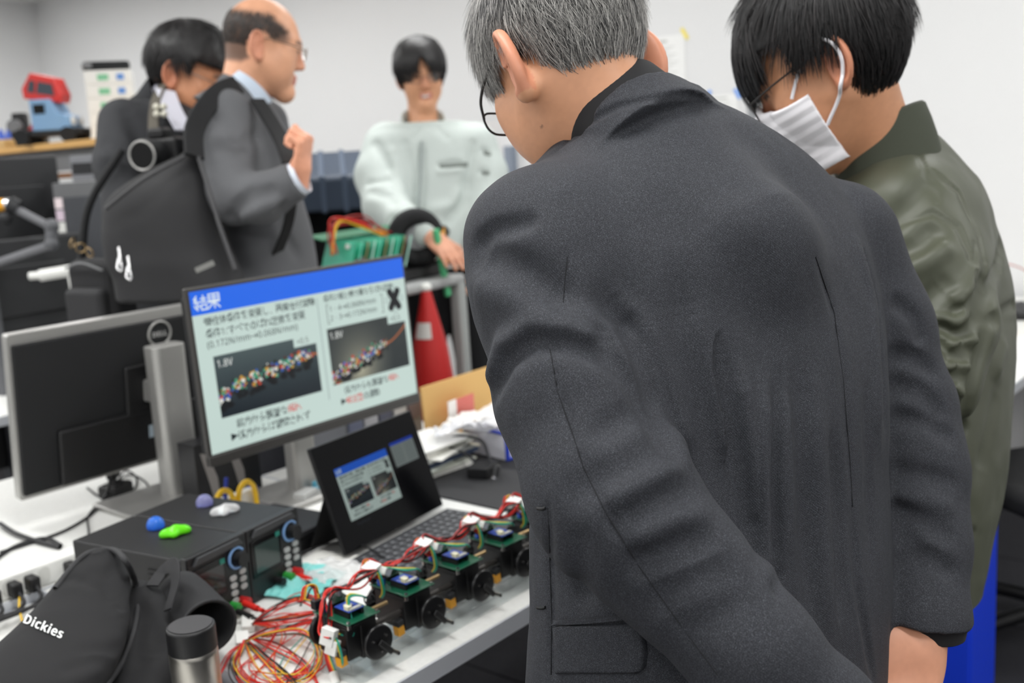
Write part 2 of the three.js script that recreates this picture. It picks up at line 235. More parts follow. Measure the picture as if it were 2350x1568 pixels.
// ---------------------------------------------------------------- monitor turned away, with its stand
{
  const t = thing('computer_monitor', 'flat monitor seen from its black back with silver edge and round emblem', 'monitor', [1.21, TOP, -2.09]);
  const body = new THREE.Group();
  const W = 0.54, H = 0.345, tilt = 0.13, cy = 0.235;
  const T = (g) => { g.rotateX(tilt); g.translate(0, cy, 0); return g; };
  part(t, 'silver_frame', T(ext(rrect(W, H, 0.006), 0.018, 0.001)), mats.silver, 'silver edge frame');
  part(t, 'back_cover', T(rbox(W - 0.012, H - 0.03, 0.012, 0.004, 0, -0.006, 0.022)), mats.blackMatte);
  part(t, 'screen', T(box(W - 0.02, H - 0.02, 0.002, 0, 0, -0.002)), mats.blackGloss);
  part(t, 'connector_block', T(rbox(0.34, 0.12, 0.018, 0.006, -0.02, -0.1, 0.032)), mats.black);
  part(t, 'mount_plate', T(rbox(0.13, 0.13, 0.012, 0.008, 0.03, 0.0, 0.034)), mats.black);
  part(t, 'label_sticker', T(box(0.014, 0.028, 0.0008, 0.02, -0.09, 0.0415)), M(0xa8b7c2, 0.5));
  part(t, 'emblem_ring', T(tor(0.027, 0.0026, 0.058, 0.122, 0.0285)), mats.silver, 'round silver emblem');
  {
    const tex = canvasTex(256, 128, (g, w, h) => { g.fillStyle = '#1b1c1e'; g.fillRect(0, 0, w, h); g.fillStyle = '#b4b4b2'; g.font = 'bold 92px sans-serif'; g.textAlign = 'center'; g.textBaseline = 'middle'; g.fillText('DELL', w / 2, h / 2 + 4); });
    part(t, 'emblem_letters', T(X(new THREE.PlaneGeometry(0.044, 0.021), 0.058, 0.122, 0.0288)), M(0xffffff, 0.5, { map: tex }));
  }
  part(t, 'arm', [rbox(0.05, 0.05, 0.07, 0.006, 0.03, cy + 0.0, 0.06)], mats.silver);
  part(t, 'stand_column', [X(ext(rrect(0.076, 0.05, 0.016, 5), 0.322, 0.002), 0.03, 0.013, 0.1, -Math.PI / 2, 0, 0)].map((g) => { g.translate(0, -0.0, 0); return g; }), mats.silver);
  part(t, 'column_slot', [X(ext(rrect(0.014, 0.03, 0.006), 0.001), 0.036, 0.055, 0.1262)], M(0x4a4a4a, 0.6));
  part(t, 'base_plate', [rbox(0.25, 0.012, 0.2, 0.005, 0.0, 0.0065, 0.10)], mats.silver);
}
// ---------------------------------------------------------------- the monitor with the slide
const slideTex = canvasTex(1536, 864, drawSlide);
{
  const W = 0.562, H = 0.336, t = thing('computer_monitor', 'flat monitor with thin dark bezel showing a slide of robot results', 'monitor', [1.379, TOP, -1.665]);
  const tilt = -0.05, cy = 0.3195, T = (g) => { g.rotateX(tilt); g.translate(0, cy, 0); return g; };
  part(t, 'bezel', [T(rbox(W, H, 0.012, 0.004, 0, 0, -0.006)), T(rbox(W, 0.02, 0.014, 0.003, 0, -H / 2 + 0.01, -0.0055))], M(0x3b3937, 0.5));
  part(t, 'back_cover', [T(rbox(W - 0.02, H - 0.03, 0.03, 0.012, 0, 0, -0.027))], mats.blackMatte);
  const glow = new THREE.MeshPhysicalMaterial({ color: 0x050505, roughness: 0.3, emissive: 0xffffff, emissiveMap: slideTex, emissiveIntensity: 0.86 });
  part(t, 'screen', T(X(new THREE.PlaneGeometry(W - 0.014, H - 0.03), 0, 0.0075, 0.0006)), glow, 'lit slide with blue heading and two photographs');
  part(t, 'stand_column', [X(ext(rrect(0.055, 0.04, 0.01, 4), 0.345, 0.002), 0.015, 0.013, -0.1, -Math.PI / 2, 0, 0)], mats.silver);
  part(t, 'mount', [rbox(0.1, 0.1, 0.05, 0.01, 0.015, cy, -0.062)], mats.black);
  part(t, 'base_plate', [rbox(0.22, 0.012, 0.17, 0.005, 0.015, 0.0065, -0.1)], mats.silver);
  const l = new THREE.RectAreaLight(0xd8ecff, 0.5, W - 0.02, H - 0.04); l.position.set(0, cy, 0.012); l.rotation.y = Math.PI; l.castShadow = true; t.add(l);
}
// ---------------------------------------------------------------- tablet computer with keyboard cover
{
  const t = thing('tablet_computer', 'black tablet computer on its kickstand with a dark keyboard cover', 'tablet', [1.166, TOP, -1.372], 0.115);
  const W = 0.292, H = 0.201, tilt = -0.33;
  const T = (g) => { g.rotateX(tilt); g.translate(W / 2, 0.012, -0.004); return g; };
  part(t, 'body', T(rbox(W, H, 0.009, 0.003, 0, H / 2, -0.0045)), mats.black);
  const tex = canvasTex(1024, 704, (g, w, h) => {
    g.fillStyle = '#060709'; g.fillRect(0, 0, w, h);
    const c = document.createElement('canvas'); c.width = 512; c.height = 288; drawSlide(c.getContext('2d'), 512, 288);
    g.drawImage(c, 132, 176, 520, 352);
    g.fillStyle = '#1144c4'; g.fillRect(700, 158, 250, 22); g.fillStyle = '#8f9a98'; g.fillRect(700, 180, 250, 150); g.fillStyle = '#6d7877'; for (let y = 192; y < 320; y += 10) g.fillRect(712, y, 100, 3), g.fillRect(836, y, 100, 3);
    g.fillStyle = '#39404a'; for (let i = 0; i < 5; i++) g.fillRect(180 + i * 26, 556 + (i % 2) * 4, 14, 9);
  });
  part(t, 'screen_glass', T(X(new THREE.PlaneGeometry(W - 0.004, H - 0.004), 0, H / 2, 0.0004)), new THREE.MeshPhysicalMaterial({ color: 0x020203, roughness: 0.08, specularIntensity: 0.25, emissive: 0xffffff, emissiveMap: tex, emissiveIntensity: 0.4 }), 'glossy screen showing the same slide twice');
  part(t, 'kickstand', X(box(W - 0.004, 0.12, 0.002, 0, -0.06, 0), W / 2, 0.115, -0.045, 0.42, 0, 0), mats.black);
  const kb = part(t, 'keyboard_cover', [rbox(W, 0.005, 0.21, 0.002, W / 2, 0.0045, 0.109)], M(0x3a3b3f, 0.7));
  const keyMat = M(0x4a4b4f, 0.55), legend = M(0x8d9093, 0.6), kg = rbox(0.0165, 0.002, 0.0155, 0.0008, 0, 0, 0, 0, 0, 0, 1);
  for (let r = 0; r < 6; r++) for (let c = 0; c < 14; c++) {
    if (r === 5 && c > 3 && c < 9) continue;
    const k = new THREE.Mesh(kg, keyMat); k.name = 'key'; k.position.set(0.0165 + c * 0.0199 + (r % 2) * 0.002, 0.0078, 0.026 + r * 0.0192); k.castShadow = k.receiveShadow = true; kb.add(k);
  }
  const lg = []; for (let r = 0; r < 6; r++) for (let c = 0; c < 14; c++) { if (r === 5 && c > 3 && c < 9) continue; lg.push(box(0.005, 0.0002, 0.004, 0.0145 + c * 0.0199 + (r % 2) * 0.002, 0.0089, 0.024 + r * 0.0192)); }
  part(kb, 'key_legends', lg, legend);
  part(kb, 'space_bar', rbox(0.096, 0.002, 0.0155, 0.0008, 0.136, 0.0078, 0.122), keyMat);
  part(kb, 'touchpad', rbox(0.1, 0.0008, 0.05, 0.0003, W / 2, 0.0074, 0.175), M(0x232427, 0.4));
}
// ---------------------------------------------------------------- bench power supplies
function powerSupply(label, x, z, lit) {
  const t = thing('power_supply', label, 'power supply', [x, TOP, z], 0.17, 'bench power supplies');   // origin: front left foot
  const w = 0.126, h = 0.118, d = 0.245;
  part(t, 'case', [rbox(w - 0.002, h, d, 0.003, w / 2, h / 2 + 0.004, -d / 2 - 0.012)], M(0x161618, 0.55));
  const f = part(t, 'front_panel', [rbox(w, h + 0.006, 0.014, 0.003, w / 2, h / 2 + 0.005, -0.006)], M(0x131416, 0.45));
  part(f, 'top_lip', [X(ext([[0.012, 0], [0.114, 0], [0.106, 0.009], [0.02, 0.009]], 0.005, 0.001), 0, h - 0.006, 0.0)], M(0x3a3b3d, 0.5));
  part(f, 'display_window', [rbox(0.07, 0.062, 0.003, 0.001, 0.041, 0.073, 0.0012)], mats.blackGloss);
  if (lit) part(f, 'display', [box(0.056, 0.046, 0.001, 0.042, 0.072, 0.003)], M(0x31413e, 0.12)); else part(f, 'display', [box(0.056, 0.046, 0.001, 0.042, 0.072, 0.003)], M(0x17191a, 0.1));
  part(f, 'status_light', [box(0.01, 0.008, 0.001, 0.069, 0.098, 0.0032)], M(0x1f7f70, 0.4));
  part(f, 'dial_ring', [tor(0.016, 0.0026, 0.1, 0.092, 0.003, 0, 0, 0.6, Math.PI * 1.55, 8, 30)], new THREE.MeshPhysicalMaterial({ color: 0x7fa9dd, roughness: 0.35 }), 'pale blue ring around the dial');
  part(f, 'dial', [cyl(0.0125, 0.0115, 0.018, 0.1, 0.092, 0.01, Math.PI / 2)], mats.black);
  const kg = X(ext(rrect(0.0125, 0.0075, 0.0036), 0.002, 0.0006), 0, 0, 0);
  for (const [kx, n, y0] of [[0.089, 4, 0.062], [0.11, 3, 0.066]]) for (let i = 0; i < n; i++) { const k = new THREE.Mesh(kg, mats.lightGrey); k.name = 'button'; k.position.set(kx, y0 - i * 0.0125, 0.001); k.castShadow = k.receiveShadow = true; f.add(k); }
  for (let i = 0; i < 3; i++) part(f, 'binding_post', [cyl(0.0065, 0.0065, 0.02, 0.058 + i * 0.022, 0.02, 0.008, Math.PI / 2)], [mats.black, M(0x2f9a3d, 0.45), mats.red][i]);
  const vg = []; for (let i = 0; i < 7; i++) vg.push(box(0.0012, 0.003, 0.05, -0.0002, 0.05 + i * 0.008, -0.06)); part(t, 'side_vents', vg, mats.blackGloss);
  for (const [fx, fz] of [[0.015, -0.03], [0.111, -0.03], [0.015, -0.22], [0.111, -0.22]]) part(t, 'foot', cyl(0.007, 0.007, 0.006, fx, 0.003, fz, 0, 0, 0, 10), mats.black);
  return t;
}
powerSupply('black bench power supply beside the backpack with a green and a blue trinket on top', 0.835, -1.352, false);
powerSupply('black bench power supply beside the tablet with a lilac and a clear trinket on top', 0.96, -1.374, true);
// ---------------------------------------------------------------- trinkets on the supplies: plain translucent plastic lumps
function lump(label, pos, color, blobs, rough = 0.12, tr = 0.7) {
  const g = mergeVertices(new THREE.IcosahedronGeometry(1, 5).deleteAttribute('normal').deleteAttribute('uv')), p = g.attributes.position, v = V();
  for (let i = 0; i < p.count; i++) { v.fromBufferAttribute(p, i); let r = 0; for (const [a, e, amp, sh] of blobs) { const d = V(Math.cos(a) * Math.cos(e), Math.sin(e), Math.sin(a) * Math.cos(e)); r += amp * Math.exp(-sh * (1 - v.dot(d))); } v.multiplyScalar(r); p.setXYZ(i, v.x, Math.max(v.y, -0.2 * Math.abs(r)), v.z); }
  g.computeVertexNormals(); g.computeBoundingBox(); g.translate(0, -g.boundingBox.min.y, 0);
  return single('plastic_trinket', label, 'trinket', g, new THREE.MeshPhysicalMaterial({ color, roughness: rough, transmission: tr, thickness: 0.02, ior: 1.35, attenuationColor: new THREE.Color(color), attenuationDistance: 0.08 }), pos);
}
{
  const yT = TOP + 0.1225, P = (x, y) => onY(x, y, yT);
  const round = [[0, 0, 0.014, 0], [0, 1.5, 0.003, 1], [0, -1.5, -0.001, 1]], flat = [[0, 0, 0.009, 0], [0.4, 0, 0.017, 5], [2.2, 0, 0.01, 6], [3.5, 0, 0.016, 5], [4.9, 0, 0.008, 6], [1, 1.3, 0.004, 4]];
  lump('round blue translucent plastic trinket on the black power supply', P(358, 1212), 0x3f86f5, round, 0.12, 0.4);
  lump('flat bright green plastic trinket on the black power supply', P(402, 1228), 0x6fee20, flat, 0.3, 0.1);
  lump('round lilac translucent plastic trinket on the black power supply', P(470, 1160), 0xb3b4e6, round, 0.12, 0.6);
  lump('flat clear plastic trinket on the black power supply', P(516, 1178), 0xffffff, flat, 0.1, 0.6);
}
// ---------------------------------------------------------------- figures: distance fields meshed into smooth surfaces
const smin = (a, b, k) => { const h = Math.max(k - Math.abs(a - b), 0) / k; return Math.min(a, b) - h * h * k * 0.25; };
const smax = (a, b, k) => -smin(-a, -b, k);
const capsule = (a, b, ra, rb) => { const dx = b.x - a.x, dy = b.y - a.y, dz = b.z - a.z, L = dx * dx + dy * dy + dz * dz || 1e-9; return (x, y, z) => { const px = x - a.x, py = y - a.y, pz = z - a.z, t = clamp((px * dx + py * dy + pz * dz) / L, 0, 1); return Math.hypot(px - dx * t, py - dy * t, pz - dz * t) - (ra + (rb - ra) * t); }; };
const ellip = (cx, cy, cz, rx, ry, rz) => (x, y, z) => { const a = (x - cx) / rx, b = (y - cy) / ry, c = (z - cz) / rz, k0 = Math.hypot(a, b, c), k1 = Math.hypot(a / rx, b / ry, c / rz) || 1e-9; return k0 * (k0 - 1) / k1; };
const chain = (pts, k = 0.03) => { const cs = []; for (let i = 0; i + 1 < pts.length; i++) cs.push(capsule(pts[i][0], pts[i + 1][0], pts[i][1], pts[i + 1][1])); return (x, y, z) => { let d = cs[0](x, y, z); for (let i = 1; i < cs.length; i++) d = smin(d, cs[i](x, y, z), k); return d; }; };
const union = (list) => (x, y, z) => { let d = list[0][0](x, y, z); for (let i = 1; i < list.length; i++) d = smin(d, list[i][0](x, y, z), list[i][1]); return d; };
function nets(f, lo, hi, cell, band = 0.03) {
  const B = 8, n = [0, 1, 2].map((i) => Math.ceil((hi[i] - lo[i]) / cell / B) * B + 1), [nx, ny, nz] = n, grid = new Float32Array(nx * ny * nz).fill(1), sx = 1, sy = nx, sz = nx * ny, rad = B * cell * 0.87 + band;
  const act = [];
  for (let bz = 0; bz < nz - 1; bz += B) for (let by = 0; by < ny - 1; by += B) for (let bx = 0; bx < nx - 1; bx += B) {
    const d = f(lo[0] + (bx + B / 2) * cell, lo[1] + (by + B / 2) * cell, lo[2] + (bz + B / 2) * cell);
    if (Math.abs(d) > rad) { if (d < 0) for (let z = bz; z <= bz + B; z++) for (let y = by; y <= by + B; y++) for (let x = bx; x <= bx + B; x++) { const k = x + y * sy + z * sz; if (grid[k] === 1) grid[k] = -1; } continue; }
    act.push([bx, by, bz]);
  }
  const done = new Uint8Array(grid.length);
  for (const [bx, by, bz] of act) for (let z = bz; z <= bz + B; z++) for (let y = by; y <= by + B; y++) for (let x = bx; x <= bx + B; x++) { const k = x + y * sy + z * sz; if (!done[k]) { done[k] = 1; grid[k] = f(lo[0] + x * cell, lo[1] + y * cell, lo[2] + z * cell); } }
  const id = new Int32Array(grid.length).fill(-1), pos = [], idx = [], C = [0, sx, sy, sx + sy, sz, sx + sz, sy + sz, sx + sy + sz];
  const E = [[0, 1], [2, 3], [4, 5], [6, 7], [0, 2], [1, 3], [4, 6], [5, 7], [0, 4], [1, 5], [2, 6], [3, 7]];
  for (const [bx, by, bz] of act) for (let z = bz; z < bz + B; z++) for (let y = by; y < by + B; y++) for (let x = bx; x < bx + B; x++) {
    const k = x + y * sy + z * sz; let m = 0; for (let c = 0; c < 8; c++) if (grid[k + C[c]] < 0) m |= 1 << c; if (m === 0 || m === 255) continue;
    let ax = 0, ay = 0, az = 0, q = 0;
    for (const [i, j] of E) { const a = grid[k + C[i]], b = grid[k + C[j]]; if ((a < 0) === (b < 0)) continue; const t = a / (a - b); ax += lerp(i & 1, j & 1, t); ay += lerp((i >> 1) & 1, (j >> 1) & 1, t); az += lerp(i >> 2, j >> 2, t); q++; }
    id[k] = pos.length / 3; pos.push(lo[0] + (x + ax / q) * cell, lo[1] + (y + ay / q) * cell, lo[2] + (z + az / q) * cell);
  }
  const quad = (a, b, c, d, flip) => { if (a < 0 || b < 0 || c < 0 || d < 0) return; if (flip) idx.push(a, c, b, a, d, c); else idx.push(a, b, c, a, c, d); };
  for (const [bx, by, bz] of act) for (let z = bz; z < bz + B; z++) for (let y = by; y < by + B; y++) for (let x = bx; x < bx + B; x++) {
    const k = x + y * sy + z * sz, s0 = grid[k] < 0;
    if (y > 0 && z > 0 && s0 !== grid[k + sx] < 0) quad(id[k - sy - sz], id[k - sz], id[k], id[k - sy], !s0);
    if (x > 0 && z > 0 && s0 !== grid[k + sy] < 0) quad(id[k - sx - sz], id[k - sx], id[k], id[k - sz], !s0);
    if (x > 0 && y > 0 && s0 !== grid[k + sz] < 0) quad(id[k - sx - sy], id[k - sy], id[k], id[k - sx], !s0);
  }
  const P = new Float32Array(pos), N = new Float32Array(pos.length), e = cell * 0.6;
  for (let i = 0; i < P.length; i += 3) { const x = P[i], y = P[i + 1], z = P[i + 2]; const gx = f(x + e, y, z) - f(x - e, y, z), gy = f(x, y + e, z) - f(x, y - e, z), gz = f(x, y, z + e) - f(x, y, z - e), l = Math.hypot(gx, gy, gz) || 1; N[i] = gx / l; N[i + 1] = gy / l; N[i + 2] = gz / l; }
  const g = new THREE.BufferGeometry(); g.setAttribute('position', new THREE.BufferAttribute(P, 3)); g.setAttribute('normal', new THREE.BufferAttribute(N, 3)); g.setIndex(idx); return g;
}
function paint(g, fn) { const p = g.attributes.position, c = new Float32Array(p.count * 3); for (let i = 0; i < p.count; i++) { const q = fn(p.getX(i), p.getY(i), p.getZ(i)); c[i * 3] = q[0]; c[i * 3 + 1] = q[1]; c[i * 3 + 2] = q[2]; } g.setAttribute('color', new THREE.BufferAttribute(c, 3)); return g; }
const lin = (hex) => { const c = new THREE.Color(hex); return [c.r, c.g, c.b]; };
const mix3 = (a, b, t) => [lerp(a[0], b[0], t), lerp(a[1], b[1], t), lerp(a[2], b[2], t)];
// A trunk from its two outlines: each outline is a list of pixels, taken at the trunk's distance; the sections are ovals turned to the way the person faces.
function trunk(left, right, depth, alpha, shape = 2.3) {
  const dAt = (py) => { let i = 0; while (i < depth.length - 2 && py > depth[i + 1][0]) i++; const [a, b] = [depth[i], depth[i + 1]], t = clamp((py - a[0]) / (b[0] - a[0]), 0, 1); return [lerp(a[1], b[1], t), lerp(a[2], b[2], t)]; };
  const conv = (poly) => { const c = []; for (let i = 0; i + 1 < poly.length; i++) for (let k = 0; k < 6; k++) { const px = lerp(poly[i][0], poly[i + 1][0], k / 6), py = lerp(poly[i][1], poly[i + 1][1], k / 6); const p = at(px, py, dAt(py)[0]); c.push([p.y, p.dot(VR), py]); } return c.sort((a, b) => a[0] - b[0]); };
  const L = conv(left), R = conv(right), y0 = Math.max(L[0][0], R[0][0]), y1 = Math.min(L[L.length - 1][0], R[R.length - 1][0]), N = 160;
  const pick = (A, y, j) => { let i = 0; while (i < A.length - 2 && A[i + 1][0] < y) i++; const t = clamp((y - A[i][0]) / (A[i + 1][0] - A[i][0] || 1e-9), 0, 1); return lerp(A[i][j], A[i + 1][j], t); };
  const cu = [], cw = [], ea = [], eb = [];
  for (let i = 0; i <= N; i++) { const y = lerp(y0, y1, i / N), l = pick(L, y, 1), r = pick(R, y, 1), py = (pick(L, y, 2) + pick(R, y, 2)) / 2, [d, b] = dAt(py); const c = at(1175 + ((l + r) / 2) / d * FPX, py, d); cu.push((l + r) / 2); cw.push(c.dot(VF)); const e = Math.max((r - l) / 2, 0.005); eb.push(Math.min(b, e * 1.05)); ea.push(e); }
  const sm = (A) => A.map((_, i) => { let s = 0, n = 0; for (let k = -4; k <= 4; k++) { const v = A[i + k]; if (v !== undefined) { s += v; n++; } } return s / n; });
  const CU = sm(cu), CW = sm(cw), EB = sm(eb), EA = sm(ea).map((e, i) => Math.sqrt(Math.max(e * e - (EB[i] * Math.sin(alpha)) ** 2, (e * 0.5) ** 2)) / Math.cos(alpha));
  const ca = Math.cos(alpha), sa = Math.sin(alpha);
  return (x, y, z) => {
    const t = clamp((y - y0) / (y1 - y0), 0, 1) * N, i = Math.min(N - 1, Math.floor(t)), q = t - i;
    const u = x * VR.x + z * VR.z - lerp(CU[i], CU[i + 1], q), w = x * VF.x + z * VF.z - lerp(CW[i], CW[i + 1], q), a = lerp(EA[i], EA[i + 1], q), b = lerp(EB[i], EB[i + 1], q);
    const s = Math.abs(u * ca + w * sa) / a, r = Math.abs(-u * sa + w * ca) / b, n = Math.pow(Math.pow(s, shape) + Math.pow(r, shape), 1 / shape);
    let d = (n - 1) * Math.min(a, b); const dy = Math.max(y0 - y, y - y1, 0); if (dy > 0) d = d > 0 ? Math.hypot(d, dy) : dy + d * 0.1; return d;
  };
}
// Folds and seams: lines laid on the cloth (their pixels are carried onto the surface), pressed in or raised.
function march(f, px, py, d0, d1) { const r = rayDir(px, py); let t = d0; for (let i = 0; i < 300; i++) { const d = f(EYE.x + r.x * t, EYE.y + r.y * t, EYE.z + r.z * t); if (d < 0.0006) return V(EYE.x + r.x * t, EYE.y + r.y * t, EYE.z + r.z * t); t += Math.max(d * 0.5, 0.0012); if (t > d1) return null; } return null; }
function folded(f, folds, d0, d1) {
  const segs = [], cell = 0.03, map = new Map();
  for (const [pts, amp, width] of folds) {
    const line = []; for (let i = 0; i + 1 < pts.length; i++) { const n = Math.max(2, Math.ceil(Math.hypot(pts[i + 1][0] - pts[i][0], pts[i + 1][1] - pts[i][1]) / 22)); for (let k = i ? 1 : 0; k <= n; k++) line.push([lerp(pts[i][0], pts[i + 1][0], k / n), lerp(pts[i][1], pts[i + 1][1], k / n), (i + k / n) / (pts.length - 1)]); }
    let prev = null; for (const [px, py, t] of line) { const p = march(f, px, py, d0, d1); if (p && prev && p.distanceTo(prev.p) < 0.09) segs.push({ a: prev.p, b: p, amp: amp * Math.min(1, Math.min(t, 1 - t) * 5 + 0.12), w: width }); prev = p && { p }; }
  }
  segs.forEach((s, i) => { const R = s.w * 2.4; for (let x = Math.floor((Math.min(s.a.x, s.b.x) - R) / cell); x <= (Math.max(s.a.x, s.b.x) + R) / cell; x++) for (let y = Math.floor((Math.min(s.a.y, s.b.y) - R) / cell); y <= (Math.max(s.a.y, s.b.y) + R) / cell; y++) for (let z = Math.floor((Math.min(s.a.z, s.b.z) - R) / cell); z <= (Math.max(s.a.z, s.b.z) + R) / cell; z++) { const k = (x + 512) * 1048576 + (y + 512) * 1024 + z + 512; let l = map.get(k); if (!l) map.set(k, l = []); l.push(i); } });
  const ids = new Map(); folds.forEach((_, i) => ids.set(i, 0));
  // several segments of one line overlap: keep the strongest press and the strongest rise
  return (x, y, z) => {
    let d = f(x, y, z); if (Math.abs(d) > 0.04) return d;
    const l = map.get((Math.floor(x / cell) + 512) * 1048576 + (Math.floor(y / cell) + 512) * 1024 + Math.floor(z / cell) + 512); if (!l) return d;
    const best = new Map();
    for (const i of l) { const s = segs[i], dx = s.b.x - s.a.x, dy = s.b.y - s.a.y, dz = s.b.z - s.a.z, px = x - s.a.x, py = y - s.a.y, pz = z - s.a.z, t = clamp((px * dx + py * dy + pz * dz) / (dx * dx + dy * dy + dz * dz + 1e-12), 0, 1), r = Math.hypot(px - dx * t, py - dy * t, pz - dz * t) / s.w; if (r > 2.4) continue; const v = s.amp * Math.exp(-r * r), key = s.w * 1000 + (s.amp > 0 ? 1 : 0); const o = best.get(key) ?? 0; if (Math.abs(v) > Math.abs(o)) best.set(key, v); }
    for (const v of best.values()) d += v; return d;
  };
}
// ---------------------------------------------------------------- heads: local frame, origin between the ears, +z where the face looks, +x the person's left
function headShape(o = {}) {
  const w = o.w ?? 1, parts = [];
  const E = (cx, cy, cz, rx, ry, rz, k) => parts.push([ellip(cx * w, cy, cz, rx * w, ry, rz), k]), Cp = (a, b, ra, rb, k) => parts.push([capsule(V(a[0] * w, a[1], a[2]), V(b[0] * w, b[1], b[2]), ra, rb), k]);
  E(0, 0.04, -0.006, 0.076, 0.09, 0.094, 0.02);
  E(0, -0.02, 0.04, 0.062, 0.085, 0.05, 0.04);
  for (const s of [-1, 1]) { Cp([s * 0.052, -0.04, 0.006], [s * 0.012, -0.098, 0.074], 0.021, 0.02, 0.03); E(s * 0.046, -0.012, 0.055, 0.024, 0.022, 0.024, 0.02); E(s * 0.04, -0.045, 0.05, 0.026, 0.03, 0.03, 0.03); Cp([s * 0.042, 0.032, 0.07], [0, 0.03, 0.084], 0.01, 0.011, 0.02); E(s * 0.031, 0.012, 0.0735, 0.0155, 0.0125, 0.013, 0.008); }
  E(0, -0.1, 0.075, 0.02, 0.016, 0.017, 0.025);
  Cp([0, 0.022, 0.086], [0, -0.022, 0.107], 0.0085, 0.0115, 0.014); for (const s of [-1, 1]) E(s * 0.012, -0.027, 0.097, 0.0085, 0.0075, 0.011, 0.008);
  Cp([-0.02, -0.058, 0.082], [0, -0.055, 0.0925], 0.005, 0.006, 0.01); Cp([0.02, -0.058, 0.082], [0, -0.055, 0.0925], 0.005, 0.006, 0.01); Cp([-0.017, -0.066, 0.083], [0, -0.068, 0.091], 0.005, 0.0065, 0.008); Cp([0.017, -0.066, 0.083], [0, -0.068, 0.091], 0.005, 0.0065, 0.008);
  const skull = union(parts);
  const ears = (x, y, z) => {                          // one outer ear, mirrored
    const es = o.ear ?? 1.08, ax = (Math.abs(x) - 0.076 * w) / es, a = o.earOut ?? 0.5, ca = Math.cos(a), sa = Math.sin(a), zz = (z + 0.006) / es; y /= es;
    const u = ax * ca + zz * sa - 0.002, wv = -ax * sa + zz * ca + 0.016, tilt = o.earTilt ?? 0.22, v0 = y + (o.earDrop ?? 0), v = v0 * Math.cos(tilt) - wv * Math.sin(tilt), ww = v0 * Math.sin(tilt) + wv * Math.cos(tilt);
    const ev = v / 0.034, ew = ww / 0.019, disc = ellip(0, 0, 0, 0.0055, 0.033, 0.0185)(u, v, ww);
    const an = Math.atan2(v / 0.0305, ww / 0.0165), cvx = 0.0305 * Math.sin(an), cwx = 0.0165 * Math.cos(an), rim = Math.hypot(v - cvx, ww - cwx, u - 0.0045) - 0.0042;
    let d = smin(disc, rim + (an > -1.35 && an < 0.25 ? 0.003 : 0), 0.004);
    d = smin(d, Math.hypot(v + 0.031, ww - 0.004, u - 0.002) - 0.0082, 0.008);                                  // lobe
    d = smax(d, -(ellip(0.0075, -0.006, 0.004, 0.007, 0.0135, 0.009)(u, v, ww)), 0.004);                        // bowl
    d = smax(d, -(ellip(0.007, 0.014, -0.001, 0.0042, 0.011, 0.008)(u, v, ww)), 0.003);
    d = smin(d, capsule(V(-0.012, 0.012, 0.014), V(-0.006, -0.02, 0.012), 0.007, 0.007)(u, v, ww), 0.008);      // where it joins the head
    return d * es;
  };
  return { skull, f: (x, y, z) => { const d = skull(x, y, z); return Math.abs(x) > 0.05 * w && y > -0.07 && y < 0.07 ? smin(d, ears(x, y, z), 0.006) : d; } };
}
const frameOf = (origin, yaw, pitch, roll, s = 1) => { const m = new THREE.Matrix4().makeRotationFromEuler(new THREE.Euler(pitch, yaw, roll, 'YXZ')); m.scale(V(s, s, s)); m.setPosition(origin); return m; };
const yawOf = (leftAngle) => Math.atan2(VF.x * Math.cos(leftAngle) - VR.x * Math.sin(leftAngle), VF.z * Math.cos(leftAngle) - VR.z * Math.sin(leftAngle));   // a heading, counted to the left of where the lens looks
const inFrame = (m, f) => { const i = m.clone().invert().elements, s = Math.cbrt(m.determinant()); return (x, y, z) => f(i[0] * x + i[4] * y + i[8] * z + i[12], i[1] * x + i[5] * y + i[9] * z + i[13], i[2] * x + i[6] * y + i[10] * z + i[14]) * s; };
function around(points, r) { const b = new THREE.Box3().setFromPoints(points).expandByScalar(r); return [b.min.toArray(), b.max.toArray()]; }
// skin tones vary a little over the face: redder ears, nose and lips, dark brows
function skinPaint(local, base, o = {}) {
  const red = lin(o.red ?? 0xc8705c), lip = lin(o.lip ?? 0xb5605a), brow = lin(0x2a211d), B = lin(base), stub = lin(0x77604f);
  return (x, y, z) => {
    const [lx, ly, lz] = local(x, y, z); let c = B; const n = noise3(x * 60, y * 60, z * 60) * 0.05 + noise3(x * 240, y * 240, z * 240) * 0.04; c = c.map((v) => v * (1 + n));
    if (lx === undefined) return c;
    if (Math.abs(lx) > 0.078 && Math.abs(ly) < 0.05) c = mix3(c, red, 0.4);
    if (lz > 0.09 && Math.abs(lx) < 0.02 && ly < 0.01 && ly > -0.04) c = mix3(c, red, 0.25);
    if (lz > 0.078 && Math.abs(lx) < 0.024 && ly < -0.05 && ly > -0.074) c = mix3(c, lip, 0.7);
    if (o.brow !== false && lz > 0.05 && Math.abs(ly - 0.034 + Math.abs(Math.abs(lx) - 0.03) * 0.15) < 0.0055 && Math.abs(lx) > 0.012 && Math.abs(lx) < 0.052) c = mix3(c, brow, 0.75);
    if (o.eyes !== false && lz > 0.06 && Math.abs(ly - 0.011) < 0.0032 && Math.abs(Math.abs(lx) - 0.031) < 0.0135) c = mix3(c, brow, 0.8);
    if (o.teeth && lz > 0.078 && Math.abs(lx) < 0.016 && ly < -0.0585 && ly > -0.0645) c = [0.75, 0.7, 0.66];
    if (o.mole) for (const [mx, my, mz, mr] of o.mole) if (Math.hypot(lx - mx, ly - my, lz - mz) < mr) c = mix3(c, brow, 0.6);
    if (o.crop) { const t = o.crop(lx, ly, lz); if (t > 0) c = mix3(c, lin(o.cropColor ?? 0x2b2523), t); }
    return c;
  };
}
